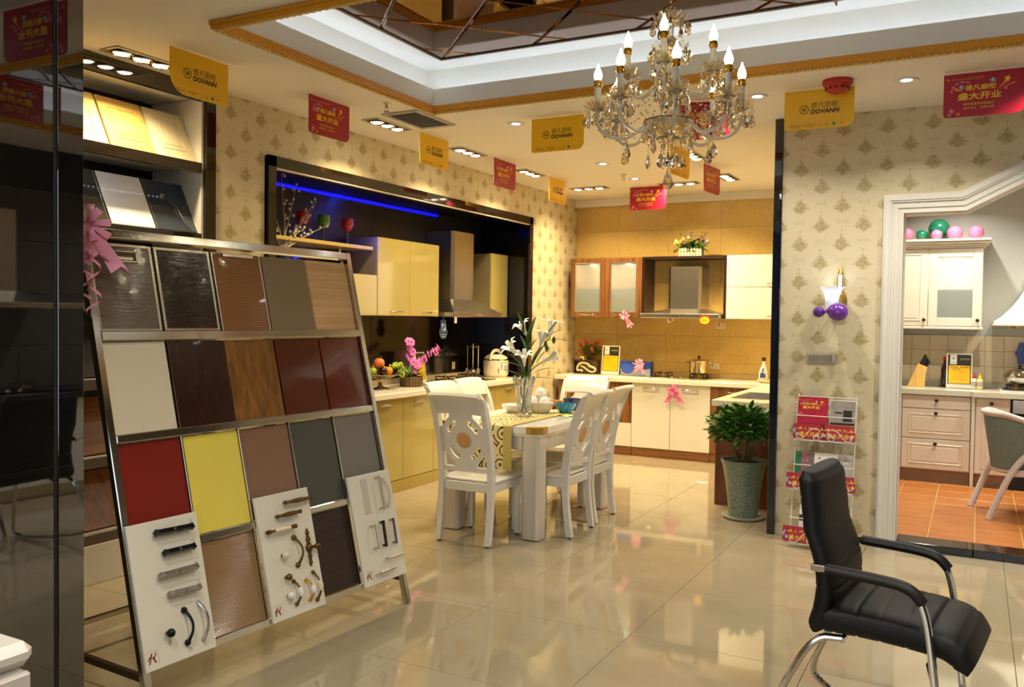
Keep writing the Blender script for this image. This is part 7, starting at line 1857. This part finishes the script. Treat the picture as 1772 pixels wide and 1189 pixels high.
q = MB(t); q.box(-.735, 1.655, 9.225, 9.247, .897, .945, .003); obj('upstand', q, mat('grey_stone_dark', '#9b937c', .25, var=.06), t)
ZT2 = .898
# wall unit with crown
t = thing('wall_cabinet', 'cream wall unit with a panelled door, a lit glass door and crown moulding', 'cabinet', (-.29, 9.1, 1.47)); lo = Vector(t.location); YU = 8.93
q = MB(t); q.box(-.735, .045, YU+.33, 9.266, 1.47, 2.19, .002); q.box(.025, .045, YU+.021, YU+.33, 1.47, 2.19, .002); q.box(-.735, -.4, YU+.021, YU+.33, 1.47, 2.19, .002); q.box(-.4, .025, YU+.021, YU+.33, 1.47, 1.49, .002); q.box(-.4, .025, YU+.021, YU+.33, 2.17, 2.19, .002); q.box(-.4, .025, YU+.05, YU+.33, 1.80, 1.815, .001); obj('body', q, M_CREAMWOOD, t, flat=True)
q = MB(t)
for i, (e, z0, z1) in enumerate(((.012, 2.19, 2.205), (.026, 2.205, 2.225), (.045, 2.225, 2.25), (.058, 2.25, 2.272))): q.box(-.735, .045+e, YU-e, 9.266, z0, z1, .004)
obj('crown_moulding', q, M_CREAMWOOD, t)
q = MB(t); q.box(-.735, .055, YU-.01, YU+.05, 1.445, 1.47, .004); obj('light_rail', q, M_CREAMWOOD, t)
panel_front(t, 'door', -.732, -.402, 1.475, 2.185, YU, True, (-.43, 1.53))
q = MB(t); a, b, c, d = -.398, .04, 1.475, 2.185
for aa, bb, cc, dd in ((a, a+.075, c, d), (b-.075, b, c, d), (a+.075, b-.075, c, c+.075), (a+.075, b-.075, d-.075, d)): q.box(aa, bb, YU, YU+.02, cc, dd, .003)
dr = obj('door', q, M_CREAMWOOD, t)
q = MB(t); q.box(a+.07, b-.07, YU+.008, YU+.012, c+.07, d-.07, 0); obj('frosted_pane', q, M_FROST, dr)
knob2(dr, .01-lo.x, YU-lo.y, 1.53-lo.z)
q = MB(t); q.lathe([(.03, 2.168), (.03, 2.16), (0, 2.158)], (-.18, YU+.16, 0), 14); obj('cabinet_lamp', q, emit('cabinet_lamp', '#e6f2ff', 14), t)
light('AREA', 'cabinet_lamp_glow', (-.18, YU+.16, 2.155), 4, (.85, .95, 1), (-.18, YU+.16, 1.6), t, shape='DISK', size=.07)
for lab, x, z, r, m in (('pink balloon at the far left on the crown of the cream wall unit', -.60, 2.335, .062, M_PINKB), ('dark green balloon low on the crown, second from the left', -.475, 2.325, .052, M_GREENB), ('large dark green balloon on top of the others', -.33, 2.385, .095, M_GREENB), ('small pink balloon below the large green one', -.345, 2.32, .048, M_PINKB), ('middle pink balloon on the crown, right of the green ones', -.195, 2.335, .07, M_PINKB), ('rightmost pink balloon on the crown of the cream wall unit', -.02, 2.335, .066, M_PINKB)):
    balloon(lab, (x, 9.06+(.09 if 'large dark' in lab else 0)+(-.06 if 'small' in lab else 0), z), r, m, (.2, 1, -.3))
balloon('green balloon behind the top left corner of the doorway', (-.665, 9.05, 2.53), .06, M_GREENB, (0, 0, 1)); balloon('small yellow balloon high up behind the sloping door head', (.165, 9.1, 2.72), .022, mat('yellow_latex', '#d8a812', .25), (0, 0, 1))
# conical hood
t = thing('range_hood', 'white cone-shaped range hood at the right edge beyond the doorway', 'range hood', (.60, 9.262, 1.50))
q = MB(); vs = [(-.46, -.50, 0), (.46, -.50, 0), (.46, 0, 0), (-.46, 0, 0), (-.46, -.50, .02), (.46, -.50, .02), (.46, 0, .02), (-.46, 0, .02)]
n_ = 7; fs = []
prof = [(1, .02), (.86, .07), (.68, .16), (.50, .29), (.36, .45), (.28, .62), (.26, .80), (.26, 1.4)]
V_ = [[(sx*.46*k, y_, z) for sx, y_ in ((-1, -.5*k), (1, -.5*k), (1, 0), (-1, 0))] for k, z in [(1, 0)]+prof]
for ring_ in V_: q.v += [Vector(p) for p in ring_]
for i in range(len(V_)-1):
    for k in range(4): q.f.append((4*i+k, 4*i+(k+1) % 4, 4*i+4+(k+1) % 4, 4*i+4+k))
q.f.append((3, 2, 1, 0)); q.f.append(tuple(range(4*len(V_)-4, 4*len(V_)))); obj('canopy', q, mat('hood_cream', '#e2dcc8', .35), t, 40)
q = MB(); q.box(-.47, .47, -.51, 0, -.018, .004, .005); obj('rim', q, M_CREAMWOOD, t)
q = MB(); q.lathe([(.045, -.019), (.04, -.035), (.02, -.045), (0, -.046)], (-.30, -.25, 0), 16); obj('oil_cup', q, mat('smoky_glass', '#a0865a', .1, trans=.4), t)
q = MB(); q.lathe([(.035, -.019), (.03, -.023), (0, -.024)], (-.12, -.3, 0), 16); obj('hood_lamp', q, emit('hood_lamp', '#fff0c0', 10), t)
# knife block
t = thing('knife_block', 'slanted pale wood knife block on the grey worktop', 'knife block', (-.475, 9.02, ZT2))
q = MB(); q.prism([(-.085, 0), (.065, 0), (.068, .12), (.085, .19), (.005, .222)], -.05, .05, 'xz'); obj('block', q, wood('block_beech', '#c99a4a', '#dfb866', 'z', 2., .4, 10, 0, .6), t)
D_ = Vector((.44, 0, .9)).normalized(); hdl = None
for i, (x, y) in enumerate(((.022, -.025), (.022, .02), (.045, -.03), (.048, .012), (.07, -.012))):
    k = thing('kitchen_knife', ['black handled cleaver at the left of the knife block, front slot', 'black handled knife at the left of the knife block, rear slot', 'black handled knife in the middle of the block, front slot', 'black handled knife in the middle of the block, rear slot', 'lowest black handled knife, at the right of the block'][i], 'knife', (-.475+x, 9.02+y, ZT2+.218-.4*x), 0, 'knives in the wooden block')
    q = MB(); L = .105-.01*i; q.tube([D_*.004, D_*.02, D_*L*.6, D_*L], [.010, .012, .011, .013], 8, sx=.7); hd = obj('handle', q, mat('knife_black', '#14110f', .35), k)
    q = MB(); q.cyl(D_*-.03, D_*.006, .005, 6); obj('bolster', q, M_CHROME, k)
poster_stand('yellow and black price poster on the grey worktop of the second kitchen', (-.126, 9.0, ZT2), 0, .215, .325)
t = thing('sauce_bottle', 'dark tall bottle with a red cap behind the poster in the second kitchen', 'bottle', (-.248, 9.15, ZT2))
q = MB(); q.lathe([(.028, 0), (.032, .008), (.032, .17), (.02, .21), (.014, .23), (.014, .265)], n=20); obj('body', q, mat('soy_brown', '#2e140c', .12, coat=.4), t)
q = MB(); q.lathe([(.0155, .255), (.0165, .26), (.0165, .285), (0, .288)], n=16); obj('cap', q, mat('red_plastic', '#b5201c', .35), t)
for x, y, m1, m2, l in ((-.005, 9.02, mat('label_white', '#d8d0c0', .4), mat('red_plastic', '#b5201c', .35), 'small squeeze bottle with a red cap beside the poster'), (.045, 9.0, mat('label_cream', '#e2d68a', .4), mat('yellow_plastic', '#e0c018', .35), 'small squeeze bottle with a yellow cap beside the red-capped one')):
    t = thing('squeeze_bottle', l, 'bottle', (x, y, ZT2))
    q = MB(); q.lathe([(.022, 0), (.026, .005), (.026, .085), (.016, .10), (.012, .105)], n=18); bo = obj('body', q, m1, t)
    q = MB(); q.lathe([(.0265, .03), (.0268, .032), (.0268, .07), (.0265, .072)], n=18); obj('label_band', q, mat('label_print', '#b5a894', .5, var=.5, scale=90), bo)
    q = MB(); q.lathe([(.016, .10), (.017, .104), (.014, .12), (.006, .13), (.005, .15), (0, .152)], n=14); obj('cap', q, m2, t)
hob('white two-burner hob beyond the doorway at the right edge', (.55, 9.0, ZT2), 0, .70, .42, mat('hob_white', '#dcd8cc', .15))
t = thing('saucepan', 'round steel pan with a glass lid on the white hob', 'pot', (.36, 9.03, ZT2+.064))
q = MB(); q.lathe([(.07, 0), (.105, .02), (.125, .06), (.13, .062)], n=28); obj('body', q, mat('pot_grey', '#c9c4b8', .15, 1.), t)
q = MB(); q.lathe([(.13, .062), (.122, .09), (.09, .125), (.03, .142), (0, .143)], n=28); ld = obj('lid', q, mat('lid_steel', '#b8b0a4', .06, 1.), t)
q = MB(); q.lathe([(.008, .142), (.008, .152), (.018, .158), (.016, .17), (0, .172)], n=14); obj('lid_knob', q, M_BLACK, ld)
t = thing('oven_glove', 'blue patterned oven glove hanging on the beige tiles at the right edge', 'oven glove', (.385, 9.235, 1.33))
q = MB(); q.prism([(-.03, 0), (-.045, -.06), (-.06, -.085), (-.06, -.115), (-.045, -.12), (-.035, -.20), (.05, -.20), (.055, -.06), (.04, 0)], -.012, .012, 'xz'); obj('glove', q, mat('glove_blue', '#4a5a96', .8, var=.5, scale=50), t)
q = MB(); q.tube([(cos(a)*.012, 0, .012+sin(a)*.014) for a in [2*pi*i/12 for i in range(12)]], .003, 6, True); obj('loop', q, M_WHITEINK, t)
# tub chair
t = thing('tub_chair', 'white framed tub chair with grey green upholstery beyond the doorway', 'chair', (.36, 7.62, F2), radians(14))
MCH = mat('chair_pale_frame', '#cfc0b4', .3, var=.02); MUP = mat('sage_upholstery', '#6f7a6c', .7, var=.3, scale=70)
def rimp(a, r=.285):  # a from -1 (right arm front) through 0 (middle of back) to 1
    th_ = a*2.25; return Vector((-cos(th_)*r+.0, sin(th_)*r, .775-.0*abs(a)-.16*max(0, abs(a)-.35)**1.2*1.4))
P = [rimp(-1+2*i/36) for i in range(37)]
q = MB(); q.tube(P, .022, 10, sx=1.3); obj('rim', q, MCH, t)
rows = []
for i in range(6):
    u = i/5; rows.append([Vector((p.x*(.98-.22*(1-u)), p.y*(.98-.22*(1-u)), .36+(p.z-.36-.01)*u)) for p in [rimp(-.62+1.24*j/20) for j in range(21)]])
q = MB(); q.sheet(rows, .03); obj('back_upholstery', q, MUP, t, 60)
q = MB(); q.lathe([(0, .33), (.22, .33), (.232, .345), (.232, .375), (.22, .385), (0, .385)], n=32); obj('seat_frame', q, MCH, t)
q = MB(); q.lathe([(.215, .385), (.225, .41), (.21, .44), (.12, .455), (0, .458)], n=32); obj('cushion', q, MUP, t)
for a in (-1, 1):
    y = a*.255
    q = MB(); q.tube(smooth_path([(-.31, y*.95, 0), (-.235, y*.98, .20), (-.17, y, .36), (-.07, y*1.02, .50), (.06, y*1.03, .55), (.18, y*1.03, .50), (.245, y*1.02, .34), (.27, y*1.02, .18), (.29, y*1.04, 0)], 3), .024, 8, sx=1.1); obj('arched_leg', q, MCH, t)
    q = MB(); q.box(-.17, .245, y*.94-.014, y*.94+.014, .325, .375, .006); obj('seat_rail', q, MCH, t)
    p = rimp(a); q = MB(); q.tube(smooth_path([p, p+Vector((.05, 0, -.03)), (.19, y*1.03, .52)], 2), .02, 8); obj('arm_end', q, MCH, t)
# unseen lamps added to brighten the second kitchen
for x, y, l in ((.1, 7.6, 'added round downlight in the second kitchen, nearer the doorway'), (.9, 8.3, 'added round downlight in the second kitchen, at the right'), (-.2, 8.55, 'added round downlight in the second kitchen over the worktop')):
    downlight(x, y, l, P_K2, NEUT)
# ------------------------------------------------------------------ dark tiled kitchen along the right wall (only seen mirrored)
t = thing('base_cabinet', 'white drawer unit of the dark tiled kitchen, mirrored in the left black glass', 'cabinet', (1.28, 4.2, 0))
q = MB(t); q.box(.975, 1.6, 2.4, 6.0, .10, .80, .002); obj('body', q, mat('grey_white_laminate', '#d8d5cc', .3), t)
q = MB(t); q.box(1.02, 1.6, 2.4, 6.0, 0, .10, .002); obj('plinth', q, M_STEEL, t)
for k in range(4):
    for z0, z1 in ((.11, .45), (.455, .795)):
        q = MB(t); q.box(.953, .974, 2.402+.9*k, 3.298+.9*k, z0, z1, .003); d = obj('drawer', q, mat('grey_white_laminate', '#d8d5cc', .3), t)
        lo = Vector(t.location); handle_bar(d, Vector((.953, 2.75+.9*k, z1-.05))-lo, Vector((.953, 2.95+.9*k, z1-.05))-lo, (-.026, 0, 0), M_CHROME, .0065)
sg('worktop', lambda q: q.box(-.34, .33, -1.82, 1.82, 0, .045, .005), mat('black_quartz', '#161412', .12), 'black worktop of the dark tiled kitchen, mirrored in the left black glass', 'worktop', (1.27, 4.2, .803))
hood_canopy('steel range hood of the dark tiled kitchen, mirrored in the left black glass', (1.60, 4.2, 1.52), -pi/2, .90, .48, .34, .28, .14, .13, .80)
hob('black hob of the dark tiled kitchen, mirrored in the left black glass', (1.27, 4.2, .849), -pi/2)
